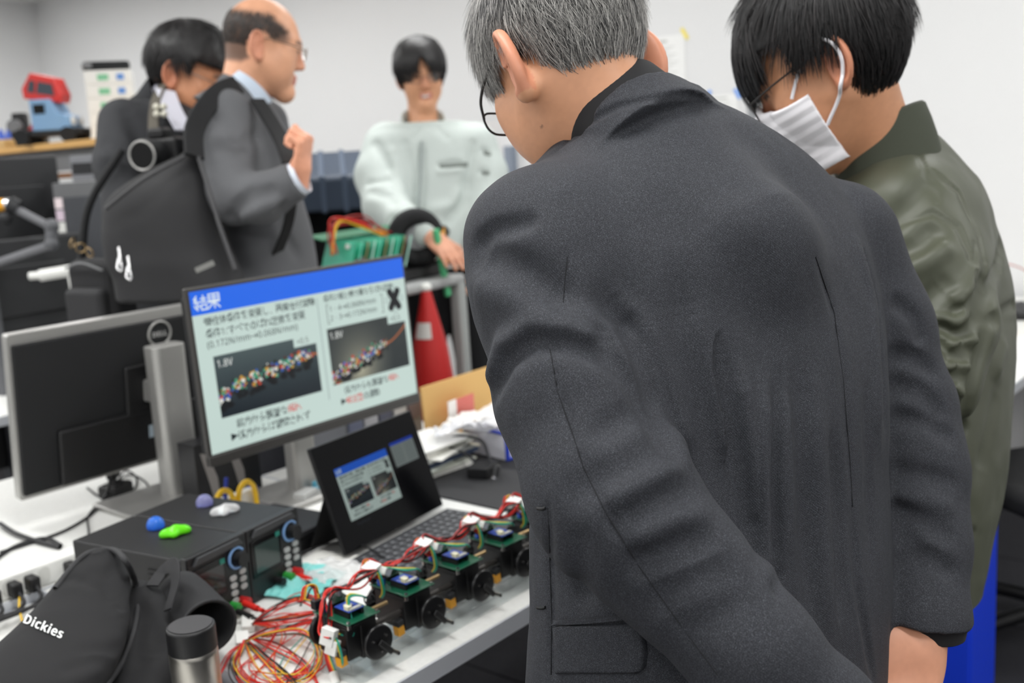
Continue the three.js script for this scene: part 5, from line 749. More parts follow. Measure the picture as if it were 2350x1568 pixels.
// ---------------------------------------------------------------- the young person in the work jacket
{
  const t = person('smiling young person in a pale grey-green work jacket reaching towards the circuit boards'), D = 3.9;
  const L = [[946, 286], [916, 284], [886, 290], [860, 306], [848, 332], [842, 370], [850, 420], [866, 480], [880, 540], [905, 585], [915, 640], [920, 760]];
  const R = [[1004, 282], [1040, 279], [1076, 286], [1104, 302], [1120, 326], [1124, 365], [1112, 430], [1098, 500], [1090, 560], [1085, 600], [1085, 640], [1090, 760]];
  const body = trunk(L, R, [[250, D, 0.05], [275, D, 0.085], [310, D, 0.118], [400, D, 0.135], [600, D, 0.14], [760, D, 0.14]], 0.15), A = (px, py, d, r) => [at(px, py, d), r];
  const arm = chain([A(886, 330, D, 0.078), A(870, 405, 3.84, 0.084), A(886, 476, 3.75, 0.078), A(930, 516, 3.63, 0.063), A(972, 536, 3.54, 0.05)], 0.03), arm2 = chain([A(1092, 330, D, 0.078), A(1114, 400, D, 0.078), A(1124, 490, 3.85, 0.068), A(1118, 575, 3.74, 0.056)], 0.03);
  const base = (x, y, z) => smin(smin(body(x, y, z), arm(x, y, z), 0.03), arm2(x, y, z), 0.03);
  const F = [[[[862, 330], [885, 370], [900, 400]], 0.014, 0.016], [[[846, 420], [880, 415], [905, 412]], 0.013, 0.013], [[[850, 440], [890, 450], [920, 480]], 0.012, 0.018], [[[930, 330], [945, 400], [950, 480]], 0.010, 0.018], [[[970, 330], [972, 420], [966, 500], [960, 520]], 0.008, 0.01], [[[1068, 420], [1062, 460], [1020, 520]], 0.016, 0.018], [[[1000, 480], [1040, 470], [1060, 430]], -0.01, 0.02], [[[1008, 378], [1040, 372], [1072, 375]], 0.012, 0.008], [[[1010, 395], [1040, 392], [1070, 390]], -0.008, 0.01], [[[1085, 330], [1075, 400], [1070, 450]], 0.012, 0.012], [[[900, 350], [915, 420], [930, 450]], -0.01, 0.02], [[[1110, 345], [1125, 350]], 0.012, 0.01], [[[1105, 395], [1125, 395]], 0.012, 0.01], [[[960, 300], [940, 330]], 0.008, 0.012], [[[1010, 300], [1040, 330]], 0.008, 0.012], [[[900, 500], [940, 490], [960, 470]], 0.01, 0.014]];
  const jm = M(0xc6cfcb, 0.75);
  jacketOf(t, 'work_jacket', nets(folded(base, F, 2.9, 4.9), ...(() => { const [a, b] = around([at(845, 320, D), at(1125, 560, D), at(970, 250, D), at(972, 536, 3.54)], 0.17); a[1] = at(1000, 600, D).y - 0.02; return [a, b]; })(), 0.0085, 0.02), jm, 'pale grey-green work jacket');
  const yaw = yawOf(-168 * Math.PI / 180), fwd = V(Math.sin(yaw), 0, Math.cos(yaw)), ax = V(0, 0.96, 0).addScaledVector(fwd, 0.26).normalize(), nc = at(972, 292, D - 0.03), cf = fwd.clone().addScaledVector(ax, -fwd.dot(ax)).normalize();
  part(t, 'jacket_collar', ringBand(nc, ax, cf, [[-0.045, 0.118, 0.112, 0], [-0.01, 0.098, 0.092, 0], [0.03, 0.086, 0.08, 0], [0.052, 0.082, 0.076, 0], [0.055, 0.079, 0.073, 0], [0.05, 0.076, 0.07, 0], [-0.045, 0.08, 0.074, 0]].map(([h, a, b, s]) => [h, a, b, s, 0.085]), 44), jm);
  part(t, 'undershirt', [ringBand(nc, ax, cf, [[-0.08, 0.09, 0.1, 0.006], [-0.03, 0.075, 0.08, 0.006], [0.0, 0.064, 0.064, 0.003]].map(([h, a, b, s]) => [h, a, b, s, 0.02]), 36)], M(0xe4e4ee, 0.8), 'white undershirt');
  part(t, 'zip', [tube([at(968, 325, 3.77), at(966, 400, 3.755), at(960, 480, 3.75), at(958, 540, 3.75)], 0.005, 30, 6)], M(0x9aa3a2, 0.5));
  for (const pl of [[[1008, 376], [1074, 372], [1074, 382], [1009, 387]], [[1110, 345], [1128, 350], [1127, 358], [1110, 354]], [[1106, 392], [1124, 393], [1124, 401], [1106, 400]]]) part(t, 'pocket_trim', surfacePatch(base, pl, 0.004, 2.9, 4.9, 6), M(0x7d847f, 0.7));
  const hm = frameOf(at(966, 178, D - 0.02), yaw, 0.16, 0.05, 0.94), hs = headShape({ w: 0.95, earOut: 0.4 }), H = inFrame(hm, hs.f), inv = hm.clone().invert(), loc = (x, y, z) => { const v = V(x, y, z).applyMatrix4(inv); return [v.x, v.y, v.z]; }, P = (x, y, z) => V(x, y, z).applyMatrix4(hm);
  const neck = capsule(P(0, -0.04, -0.02), nc.clone().addScaledVector(ax, -0.05), 0.052, 0.056);
  const skin = paint(nets((x, y, z) => smin(H(x, y, z), neck(x, y, z), 0.025), ...around([P(0, 0, 0), nc], 0.14), 0.0045, 0.02), skinPaint(loc, 0xd69c78, { teeth: true }));
  const hw = handFrame(at(985, 540, 3.52), at(1045, 596, 3.46).sub(at(985, 540, 3.52)), V(0, -1, 0).addScaledVector(VF, 0.3), 0.98), hand = nets(inFrame(hw, handShape([0.12, 0.14, 0.16, 0.18], 0.25)), ...around([at(1015, 570, 3.49)], 0.15), 0.0045, 0.02);
  const hw2 = handFrame(at(1114, 592, 3.71), V(0, -1, 0).addScaledVector(VR, -0.4).addScaledVector(VF, -0.3), VR.clone().multiplyScalar(-1), 0.98), hand2 = nets(inFrame(hw2, mirrored(handShape([0.4, 0.4, 0.4, 0.4], 0.3))), ...around([at(1105, 632, 3.69)], 0.16), 0.006, 0.02);
  part(t, 'body', [skin, paint(hand, skinPaint(() => [], 0xdb9f82)), paint(hand2, skinPaint(() => [], 0xdb9f82))], skinMat(), 'skin of smiling face and hands');
  part(t, 'white_cuff', [ringBand(at(980, 538, 3.53), at(1045, 596, 3.46).sub(at(985, 540, 3.52)), V(0, 1, 0), [[-0.03, 0.04, 0.036, 0], [0.016, 0.037, 0.032, 0], [0.016, 0.034, 0.03, 0], [-0.02, 0.034, 0.03, 0]], 28)], M(0xe9e9ee, 0.8));
  const region = (x, y, z) => { const part_ = Math.abs(x + 0.006) * 1.0, line = z > 0.02 ? y - 0.088 + Math.min(part_ * 1.5, 0.068) : z > -0.02 ? y + 0.01 : y + 0.06; return line; };
  const cap = hairCap(hm, region, (x, y, z) => 0.012 + 0.018 * sstep(-0.04, 0.08, y), lin(0x151314), 0.0048, 0.001), st = strands(hm, { n: 5200, seed: 51, radii: [0.093, 0.112, 0.11], whorl: V(0, 0.15, -0.02), root: (p) => region(p.x, p.y, p.z) > 0.0, len: (p, r) => (p.y > 0.08 ? 0.08 : 0.045) * (0.7 + r() * 0.4), fluff: 0.005, width: 0.0011, wild: 0.2, clump: 0.3, rise: 0.0, color: blackHair(2), seg: 5, flow: (p) => p.clone().sub(V(0, 0.15, -0.02)).add(V(p.x > -0.006 ? 0.05 : -0.05, -0.03, 0)) });
  const hair = part(t, 'hair', cap, hairMat, 'black hair parted in the middle over the brow'); part(hair, 'strands', st, hairMat).userData.kind = 'stuff';
  glasses(t, hm, { mat: M(0x5d4c44, 0.3), r: 0.0011, w: 0.022, h: 0.0165, z: 0.114 });
  legs(t, M(0x16171a, 0.85), at(1020, 640, D).setY(0.96), yaw, {});
}
// ---------------------------------------------------------------- the chain of small robots
const wireMats = { red: M(0xd92418, 0.4), darkred: M(0xa01a16, 0.4), black: M(0x151515, 0.45), yellow: M(0xe8bd2a, 0.4), green: M(0x2f9a52, 0.4), teal: M(0x1f9684, 0.4), orange: M(0xe66a1f, 0.4), white: M(0xe9e7e0, 0.45), blue: M(0x2c55c0, 0.4), brown: M(0x6d3a20, 0.45) };
const RAIL = TOP + 0.021;
{
  const a = thing('acrylic_stand', 'clear acrylic stand of rails under the chain of robots', 'stand', [1.18, TOP, -1.082]);
  const acr = new THREE.MeshPhysicalMaterial({ color: 0xf6f8f8, roughness: 0.06, transmission: 0.85, thickness: 0 });
  part(a, 'base_plate', rbox(0.62, 0.003, 0.1, 0.0008, 0, 0.0016, 0.005), acr);
  for (const z of [-0.026, 0.03]) part(a, 'rail', rbox(0.6, 0.017, 0.004, 0.0008, 0.003, 0.0115, z), acr);
  for (const x of [-0.296, -0.1, 0.1, 0.29]) part(a, 'rib', rbox(0.004, 0.016, 0.05, 0.0008, x, 0.011, 0.002), acr);
}
function robotModule(k, label) {
  const t = thing('robot_module', label, 'robot', [0.905 + k * 0.1095, RAIL, -1.08], -0.06 + 0.02 * (k % 3), 'linked robot modules on the acrylic stand'), r = rng(70 + k); t.scale.setScalar(1.1);
  part(t, 'servo_body', [rbox(0.026, 0.047, 0.056, 0.002, 0.011, 0.0242, 0.002), rbox(0.022, 0.042, 0.058, 0.002, -0.013, 0.026, 0.0), rbox(0.05, 0.012, 0.03, 0.002, 0.02, 0.036, -0.02), rbox(0.014, 0.03, 0.018, 0.002, 0.028, 0.026, -0.016), rbox(0.046, 0.006, 0.06, 0.002, 0, 0.0475, 0)], mats.black);
  const w = part(t, 'wheel', [cyl(0.0115, 0.0115, 0.016, 0.012, 0.022, 0.034, Math.PI / 2), X(lathe([[0.0, 0], [0.019, 0], [0.0225, 0.002], [0.0225, 0.006], [0.0205, 0.008], [0.0, 0.008]], 30), 0.012, 0.022, 0.04, Math.PI / 2)], M(0x101012, 0.35));
  part(w, 'crank_arm', [rbox(0.008, 0.028, 0.004, 0.002, 0.019, 0.014, 0.0505, 0, 0, 0.75)], mats.black); part(w, 'crank_pin', [cyl(0.0026, 0.0026, 0.014, 0.0285, 0.0055, 0.056, Math.PI / 2, 0, 0, 12)], mats.steel);
  for (let i = 0; i < 3; i++) part(w, 'screw', cyl(0.0016, 0.0016, 0.002, 0.012 + 0.012 * Math.cos(i * 2.1 + 0.6), 0.022 + 0.012 * Math.sin(i * 2.1 + 0.6), 0.0488, Math.PI / 2, 0, 0, 10), mats.steel);
  part(t, 'wheel', [X(lathe([[0.0, 0], [0.019, 0], [0.0225, 0.002], [0.0225, 0.006], [0.0205, 0.008], [0.0, 0.008]], 30), -0.006, 0.024, -0.038, -Math.PI / 2)], M(0x101012, 0.35));
  const b = part(t, 'circuit_board', [rbox(0.052, 0.0016, 0.073, 0.0006, 0, 0.0555, 0)], mats.board);
  for (const [sx, sz] of [[-1, -1], [1, -1], [-1, 1], [1, 1]]) part(b, 'standoff', [cyl(0.0024, 0.0024, 0.01, sx * 0.0225, 0.0535, sz * 0.033, 0, 0, 0, 10)], mats.steel);
  part(b, 'socket_strip', [box(0.0035, 0.008, 0.03, -0.012, 0.0605, 0.008), box(0.0035, 0.008, 0.03, 0.009, 0.0605, 0.008), box(0.02, 0.006, 0.01, 0.004, 0.0595, -0.024)], mats.black);
  const s = part(t, 'sensor_board', [rbox(0.024, 0.0014, 0.03, 0.0005, -0.002, 0.0655, 0.01)], M(0x2649a8, 0.35)); part(s, 'chip', [box(0.009, 0.002, 0.009, -0.002, 0.067, 0.008), box(0.018, 0.0025, 0.005, -0.002, 0.067, 0.022)], mats.lightGrey); part(s, 'terminal', [rbox(0.007, 0.006, 0.009, 0.001, -0.01, 0.069, 0.018)], M(0xe3dfc2, 0.5));
  part(t, 'breakout_board', [rbox(0.02, 0.0014, 0.016, 0.0005, 0.004, 0.0685, -0.02, 0.2, 0, 0.15)], M(0x173f2f, 0.4)); part(t, 'capacitor', [cyl(0.0042, 0.0042, 0.01, 0.008, 0.074, -0.022)], mats.silver); part(t, 'capacitor', [cyl(0.0034, 0.0034, 0.008, -0.003, 0.073, -0.026)], mats.whitePlastic);
  part(t, 'blue_trimmer', [rbox(0.01, 0.009, 0.006, 0.001, -0.018, 0.0605, -0.02)], wireMats.blue);
  part(t, 'pin_header', [rbox(0.012, 0.012, 0.01, 0.001, -0.02, 0.0645, -0.033)], mats.black);
  part(t, 'motor_plug', [rbox(0.011, 0.014, 0.011, 0.001, -0.03, 0.008, 0.022, 0, 0, 0.12)], mats.orange, 'orange motor plug'); part(t, 'motor_plug_boot', [rbox(0.0115, 0.008, 0.0115, 0.001, -0.0305, 0.018, 0.022, 0, 0, 0.12)], mats.dark);
  if (k < 4) { part(t, 'link_rod', [cyl(0.0026, 0.0026, 0.03, 0.042, 0.05, 0.012, 0, 0, Math.PI / 2, 12)], mats.brass); part(t, 'link_rod', [cyl(0.0042, 0.0042, 0.06, 0.055, 0.03, 0.014, 0, 0, Math.PI / 2, 12)], M(0x4b4846, 0.4, { metalness: 0.6 })); part(t, 'link_spring', [tor(0.005, 0.001, 0.045, 0.05, -0.014, 0, Math.PI / 2), tor(0.005, 0.001, 0.05, 0.05, -0.014, 0, Math.PI / 2), tor(0.005, 0.001, 0.055, 0.05, -0.014, 0, Math.PI / 2)], mats.dark); }
  // plugs and leads that jump to the next module
  const cx = k === 0 ? -0.038 : -0.04, cy = k === 0 ? 0.04 : 0.088, cz = k === 0 ? 0.012 : -0.012;
  part(t, 'white_plug', [rbox(0.022, 0.011, 0.019, 0.001, cx, cy, cz, 0.2, 0.3, k === 0 ? 1.4 : 0.1)], mats.whitePlastic); part(t, 'white_plug', [rbox(0.019, 0.01, 0.016, 0.001, cx + (k === 0 ? 0.001 : 0.017), cy - (k === 0 ? 0.013 : 0.007), cz + 0.004, 0.2, 0.3, k === 0 ? 1.4 : -0.5)], mats.whitePlastic);
  const lead = (name, pts, m, rr = 0.0011) => part(t, name, tube(pts.map((p) => V(...p)), rr, pts.length * 5, 5), m);
  ['yellow', 'green', 'teal'].forEach((c, i) => { const o = i * 0.0022; lead('ribbon_wire', [[cx + 0.012, cy, cz + 0.004 + o], [cx + 0.024, cy - 0.004, cz + 0.012 + o], [-0.004, 0.082 - o * 0.5, 0.012 + o], [0.012, 0.077, 0.016 + o], [0.021, 0.07, 0.012 + o]], wireMats[c]); lead('ribbon_wire', [[cx + 0.006, cy, cz + o], [cx + 0.002, cy - 0.006, cz + 0.012 + o], [cx + 0.004, cy - 0.03, cz + 0.014 + o], [cx + 0.006, cy - 0.04, cz + 0.006 + o]], wireMats[c]); });
  for (let i = 0; i < 9; i++) { const o = i * 0.0016, j = (r() - 0.5) * 0.022; lead('power_wire', [[cx - 0.004, cy + 0.001, cz + o - 0.004], [cx + 0.004 + j, cy + 0.006 + j * 0.3, cz - 0.012], [-0.018 + j, 0.076 + j, -0.02 + o], [0.004 + j, 0.08, -0.018 + j], [0.03, 0.085 + j, -0.014 + o], [0.058, 0.09, -0.014 + o]], [wireMats.red, wireMats.red, wireMats.darkred, wireMats.black, wireMats.red, wireMats.black, wireMats.red, wireMats.darkred, wireMats.black][i], 0.0013); }
  for (let i = 0; i < 4; i++) { const j = (r() - 0.5) * 0.01; lead('signal_wire', [[-0.02 + i * 0.0026, 0.07, -0.034], [-0.024 + i * 0.003 + j, 0.085, -0.038], [-0.036 + i * 0.003, 0.088 + j, -0.034], [-0.045 + i * 0.003, 0.078, -0.03]], [wireMats.red, wireMats.orange, wireMats.yellow, wireMats.black][i]); }
}
['first small black robot module of the chain beside the loose wires', 'second small robot module of the chain counted from the loose wires', 'third small robot module of the chain counted from the loose wires', 'fourth small robot module of the chain counted from the loose wires', 'fifth small robot module of the chain counted from the loose wires'].forEach((l, k) => robotModule(k, l));
// ---------------------------------------------------------------- loose wires
{
  const t = thing('wire_bundle', 'tangle of thin red, yellow, green and black wires spread on the white desk', 'wires', [0, TOP, 0]), r = rng(99);
  const G = (px, py, h = 0.004) => { const p = onY(px, py, TOP + h); p.y = h; return p; };
  const names = ['red', 'black', 'red', 'red', 'red', 'yellow', 'teal', 'black', 'orange', 'red', 'green', 'black', 'yellow', 'red'];
  const fan = (n, path, spread, rad = 0.0009) => { for (let i = 0; i < n; i++) { const c = names[Math.floor(r() * names.length)], ox = (r() - 0.5) * spread, oy = (r() - 0.5) * spread; part(t, 'wire', tube(path.map(([x, y, h = 0.005], k) => { const e = Math.sin(Math.PI * k / (path.length - 1)) * 0.9 + 0.1; return G(x + ox * e + (r() - 0.5) * spread * 0.4 * e, y + oy * e + (r() - 0.5) * spread * 0.4 * e, h * (0.5 + r())); }), rad, 34, 5), wireMats[c]); } };
  fan(12, [[578, 1432, 0.012], [620, 1400, 0.02], [670, 1372, 0.03], [720, 1372, 0.03], [752, 1402, 0.03]], 26);
  fan(11, [[580, 1428, 0.012], [630, 1420, 0.02], [690, 1410, 0.02], [748, 1400, 0.03]], 40);
  fan(10, [[560, 1470, 0.01], [620, 1450, 0.02], [690, 1430, 0.02], [745, 1420, 0.03]], 30);
  fan(6, [[560, 1478, 0.008], [540, 1520], [545, 1560], [580, 1600]], 26);
  fan(7, [[565, 1475, 0.01], [600, 1520], [640, 1560], [690, 1585]], 40);
  fan(7, [[575, 1465, 0.01], [640, 1490, 0.01], [700, 1530], [740, 1590]], 40);
  fan(6, [[570, 1470, 0.012], [600, 1500], [690, 1555], [730, 1500, 0.01], [700, 1455, 0.02], [610, 1460, 0.01]], 30);
  fan(2, [[560, 1475, 0.012], [620, 1455, 0.03], [690, 1450, 0.03], [728, 1490, 0.014], [715, 1545], [640, 1550], [575, 1540]], 14);
  fan(4, [[552, 1478, 0.008], [530, 1500], [512, 1530], [500, 1560]], 12);
  fan(4, [[560, 1470, 0.012], [540, 1530], [600, 1580], [700, 1560], [745, 1500, 0.012], [690, 1452, 0.02], [600, 1462, 0.012]], 34);
  fan(5, [[580, 1430, 0.012], [640, 1445, 0.02], [600, 1500], [560, 1540], [620, 1575], [700, 1530]], 46);
  fan(4, [[745, 1405, 0.03], [700, 1460, 0.012], [660, 1510], [640, 1560], [660, 1600]], 40);
  part(t, 'white_connector', [X(rbox(0.03, 0.012, 0.02, 0.001), ...G(570, 1432, 0.009).toArray(), 0.1, 0.9, 0.2)], mats.whitePlastic); part(t, 'white_connector', [X(rbox(0.03, 0.011, 0.019, 0.001), ...G(556, 1468, 0.008).toArray(), 0.1, 1.0, 0.2)], mats.whitePlastic);
}
{
  const t = thing('wire_harness', 'flat red, yellow and green lead with a white sleeve beside the first robot module', 'wires', [0, 0, 0]);
  const pts = [[752, 1450, 1.5], [748, 1480, 1.49], [752, 1510, 1.475], [764, 1545, 1.455]].map(([a, b, d]) => at(a, b, d));
  [['darkred', -1.5], ['red', -0.5], ['orange', 0.3], ['yellow', 1], ['teal', 1.9]].forEach(([c, o]) => part(t, 'wire', tube(pts.map((p) => p.clone().addScaledVector(VR, o * 0.0023)), 0.0013, 24, 5), wireMats[c]));
  part(t, 'white_sleeve', tube([at(764, 1545, 1.455), at(772, 1572, 1.445)], 0.0065, 6, 10), mats.whitePlastic);
  ['red', 'yellow', 'black'].forEach((c, i) => part(t, 'wire', tube([at(770 + i * 3, 1568, 1.447), at(776 + i * 5, 1600, 1.44), at(782, 1640, 1.435)], 0.0013, 12, 5), wireMats[c]));
}
// ---------------------------------------------------------------- test leads from the supplies
function testLead(label, m, a, b, c, path) {
  const t = thing('test_lead', label, 'test lead');
  part(t, 'plug', [tube([at(...a), at(...b)], 0.0052, 6, 10)], m); part(t, 'strain_relief', [tube([at(...b), at(...c)], 0.0036, 6, 8)], m); part(t, 'cable', [tube([at(...c), ...path.map((p) => at(...p))], 0.0016, 40, 6)], m);
}
testLead('red test lead with a plug in the supply beside the backpack', wireMats.red, [560, 1384, 1.655], [592, 1398, 1.64], [604, 1402, 1.635], [[630, 1400, 1.645], [680, 1380, 1.66], [730, 1400, 1.63]]);
testLead('red test lead with a plug in the supply beside the tablet', wireMats.red, [682, 1320, 1.79], [714, 1332, 1.775], [725, 1338, 1.77], [[732, 1360, 1.75], [728, 1390, 1.7], [724, 1410, 1.66]]);
testLead('black test lead with a plug in the supply beside the backpack', wireMats.black, [545, 1404, 1.65], [578, 1418, 1.63], [592, 1424, 1.63], [[620, 1425, 1.63], [680, 1410, 1.64]]);
testLead('black test lead with a plug in the supply beside the tablet', wireMats.black, [655, 1338, 1.785], [690, 1348, 1.77], [704, 1352, 1.765], [[712, 1348, 1.765], [708, 1335, 1.76], [700, 1350, 1.74], [690, 1390, 1.7]]);
// ---------------------------------------------------------------- steel flask
{
  const t = thing('vacuum_flask', 'brushed steel vacuum flask with a black lid', 'flask', [0.706, 0.6855, -1.15]);
  part(t, 'bottle', lathe([[0, 0], [0.029, 0], [0.031, 0.003], [0.031, 0.1], [0.0305, 0.106], [0.0285, 0.109], [0, 0.109]], 48), M(0xbdb9b2, 0.3, { metalness: 1, anisotropy: 0.6 }));
  part(t, 'lid', lathe([[0, 0.107], [0.0305, 0.107], [0.031, 0.1085], [0.031, 0.136], [0.0305, 0.1385], [0.0285, 0.14], [0, 0.14]], 48), M(0x131315, 0.45));
  part(t, 'lid_inlay', cyl(0.0272, 0.0272, 0.0012, 0, 0.1402, 0, 0, 0, 0, 40), M(0x3a393b, 0.55));
}
// ---------------------------------------------------------------- black backpack lying on the desk
{
  const { FontLoader } = await import('three/addons/loaders/FontLoader.js');
  const { TextGeometry } = await import('three/addons/geometries/TextGeometry.js');
  const font = await new FontLoader().loadAsync('fonts/droid/droid_sans_bold.typeface.json');
  const t = thing('daypack', 'black cloth backpack lying on the desk with white lettering', 'backpack');
  const L = [[215, 1262], [185, 1278], [150, 1312], [118, 1352], [80, 1398], [40, 1436], [0, 1476], [-60, 1530], [-120, 1600], [-150, 1700]], R = [[235, 1262], [270, 1280], [292, 1320], [300, 1370], [298, 1430], [285, 1490], [262, 1540], [235, 1590], [220, 1640], [215, 1700]];
  const lobe = trunk(L, R, [[1255, 1.5, 0.03], [1300, 1.49, 0.05], [1380, 1.44, 0.075], [1500, 1.36, 0.09], [1700, 1.3, 0.1]], 0.2);
  const L2 = [[290, 1330], [270, 1380], [260, 1450], [240, 1540], [230, 1700]], R2 = [[330, 1338], [372, 1365], [398, 1410], [412, 1460], [410, 1520], [400, 1600], [395, 1700]];
  const lobe2 = trunk(L2, R2, [[1330, 1.52, 0.03], [1420, 1.47, 0.06], [1560, 1.4, 0.08], [1700, 1.36, 0.09]], 0.2);
  const rimPts = [[128, 1352], [160, 1310], [200, 1272], [250, 1262], [288, 1288], [312, 1345], [316, 1400], [304, 1460], [280, 1520], [242, 1575]];
  const base = (x, y, z) => smin(lobe(x, y, z), lobe2(x, y, z) , 0.006);
  const f = folded(base, [[[[165, 1330], [230, 1350], [285, 1410]], 0.008, 0.008], [[[150, 1350], [200, 1345], [250, 1375], [290, 1450]], -0.004, 0.01], [[[200, 1500], [250, 1490], [285, 1480]], 0.006, 0.012], [[[160, 1545], [220, 1520], [265, 1520]], 0.006, 0.012], [[[318, 1400], [345, 1420], [352, 1470], [330, 1520]], 0.022, 0.016], [[[60, 1430], [130, 1500], [150, 1560]], 0.004, 0.02]], 1.0, 1.9);
  const rip = (x, y, z) => { const d = f(x, y, z); return Math.abs(d) < 0.02 ? d + noise3(x * 30, y * 30, z * 30) * 0.0016 : d; };
  const cloth = M(0x161618, 0.85, { bumpMap: weaveBump, bumpScale: 0.0005 });
  const [lo, hi] = around([at(215, 1265, 1.5), at(-60, 1560, 1.38), at(400, 1560, 1.4), at(100, 1560, 1.34)], 0.08); lo[1] = 0.686;
  part(t, 'bag_body', clothUV(nets(rip, lo, hi, 0.004, 0.07)), cloth);
  const rim = rimPts.map(([x, y]) => march(rip, x, y, 1.0, 1.9)).map((p, i) => p ?? at(...rimPts[i], 1.45));
  part(t, 'zip_piping', tube(rim, 0.0045, 80, 8), M(0x2b2b2d, 0.7));
  part(t, 'handle_loop', [new THREE.ExtrudeGeometry(new THREE.Shape(rrect(0.024, 0.003, 0.001).map(([x, y]) => new THREE.Vector2(x, y))), { extrudePath: new THREE.CatmullRomCurve3([at(350, 1345, 1.5), at(375, 1310, 1.52), at(398, 1300, 1.5), at(402, 1340, 1.47), at(385, 1400, 1.45)]), steps: 24, bevelEnabled: false })], M(0x29292b, 0.8));
  const tg = new TextGeometry('Dickies', { font, size: 1, depth: 0.02, curveSegments: 4, bevelEnabled: false }); tg.computeBoundingBox(); const tw = tg.boundingBox.max.x;
  const p = tg.attributes.position; for (let i = 0; i < p.count; i++) { const u = (p.getX(i) + p.getY(i) * 0.18) / tw, v = p.getY(i), px = 50 + 90 * u + v * 6, py = 1428 + 38 * u - v * 21, q = march(rip, px, py, 1.0, 1.9) ?? at(px, py, 1.42), n = EYE.clone().sub(q).normalize(); q.addScaledVector(n, p.getZ(i) > 0.01 ? 0.0045 : 0.001); p.setXYZ(i, q.x, q.y, q.z); }
  tg.computeVertexNormals(); part(t, 'lettering', tg, M(0xeef0ee, 0.6), 'white brand lettering'); part(t, 'lettering_dot', ball(0.0016, ...(march(rip, 144, 1466, 1.0, 1.9) ?? at(144, 1466, 1.42)).toArray()), M(0xeef0ee, 0.6));
  // a round padded pouch, open towards the flask
  const c0 = at(416, 1368, 1.55), c1 = at(466, 1426, 1.48), dir = c1.clone().sub(c0).normalize(), q = new THREE.Quaternion().setFromUnitVectors(V(0, 1, 0), dir);
  const pouch = thing('padded_pouch', 'black padded cylindrical pouch lying open beside the power supply', 'pouch', c0); const len = c0.distanceTo(c1) + 0.02;
  const pg = lathe([[0.0, -0.02], [0.028, -0.018], [0.036, -0.006], [0.038, 0.02], [0.0405, len], [0.0385, len + 0.002], [0.036, len], [0.033, 0.01], [0, 0.004]], 36); pg.applyQuaternion(q); part(pouch, 'shell', pg, M(0x232325, 0.85)); const pr = tor(0.0395, 0.0022, 0, 0, 0, Math.PI / 2); pr.translate(0, len, 0); pr.applyQuaternion(q); part(pouch, 'rim', pr, M(0x303032, 0.8));
}
// ---------------------------------------------------------------- power strip and cables at the back of the desk
{
  const t = thing('power_strip', 'white power strip with black plugs along the desk edge', 'power strip', [0.72, TOP, -1.785]);
  part(t, 'housing', rbox(0.74, 0.04, 0.044, 0.004, 0, 0.0205, 0), mats.whitePlastic);
  for (let i = 0; i < 6; i++) part(t, 'socket', [X(ext(rrect(0.02, 0.03, 0.009), 0.0012), -0.3 + i * 0.062 + 0.145, 0.021, 0.0222)], M(0xd7d7d2, 0.5));
  const spots = [[30, 1335], [70, 1320], [160, 1290], [-20, 1350]];
  for (const [px, py] of spots) { const p = onZ(px, py, -1.755).sub(t.position); part(t, 'plug', [rbox(0.018, 0.026, 0.03, 0.004, p.x, 0.018, 0.032)], mats.black); part(t, 'plug_cable', [tube([V(p.x, 0.016, 0.045), V(p.x - 0.005, 0.004, 0.07), V(p.x - 0.05, 0.004, 0.1), V(p.x - 0.16, 0.004, 0.09)], 0.0035, 30, 7)], mats.cord); }
}
function cable(label, pts, r = 0.0032, m = mats.cord) { single('cable', label, 'cable', tube(pts.map(([x, y, h = 0.004]) => onY(x, y, TOP + h)), r, pts.length * 10, 7), m); }
cable('black cable falling from the monitor turned backwards and curving across the desk', [[252, 1100, 0.06], [246, 1130, 0.02], [226, 1165], [190, 1195], [140, 1222], [70, 1246], [0, 1268]]);
cable('thin black cable looping beside the silver monitor stand', [[262, 1110, 0.02], [300, 1090], [338, 1112], [330, 1140], [280, 1150], [230, 1140], [200, 1120]], 0.0022);
cable('second thin black cable loop beside the silver monitor stand', [[270, 1104, 0.03], [292, 1080], [312, 1096], [300, 1128], [250, 1142], [205, 1180], [196, 1240], [150, 1262]], 0.0022);
cable('thick black cable ending in a flat plug on the white desk', [[0, 1202, 0.01], [30, 1222, 0.008], [60, 1234, 0.008], [90, 1244, 0.006], [138, 1256, 0.006]], 0.0048);
cable('black cable running under the thick one to the desk edge', [[140, 1252], [100, 1236], [40, 1252], [-20, 1290]], 0.004);
cable('black cable lying in front of the tablet', [[648, 1290, 0.006], [690, 1270, 0.008], [760, 1248, 0.014], [830, 1252, 0.016], [880, 1280, 0.016]], 0.002);
single('yellow_wire', 'thin yellow wire hanging from a plug of the power strip', 'wire', tube([onY(34, 1322, TOP + 0.03), onY(46, 1345, TOP + 0.02), onY(44, 1390, TOP + 0.004), onY(52, 1430, TOP + 0.003)], 0.002, 30, 6), wireMats.yellow);
{
  const t = thing('cable_adapter', 'black adapter block with tangled leads beside the monitor stand', 'adapter', onY(268, 1140, TOP), 0.3);
  part(t, 'block', rbox(0.06, 0.03, 0.05, 0.006, 0, 0.016, 0), mats.black); part(t, 'plug', rbox(0.03, 0.025, 0.02, 0.004, 0.01, 0.05, -0.01, 0.4, 0.2, 0.3), mats.black); part(t, 'lead', tube([V(0, 0.03, 0), V(0.01, 0.08, -0.02), V(-0.01, 0.13, -0.05)], 0.004, 16), mats.cord);
}
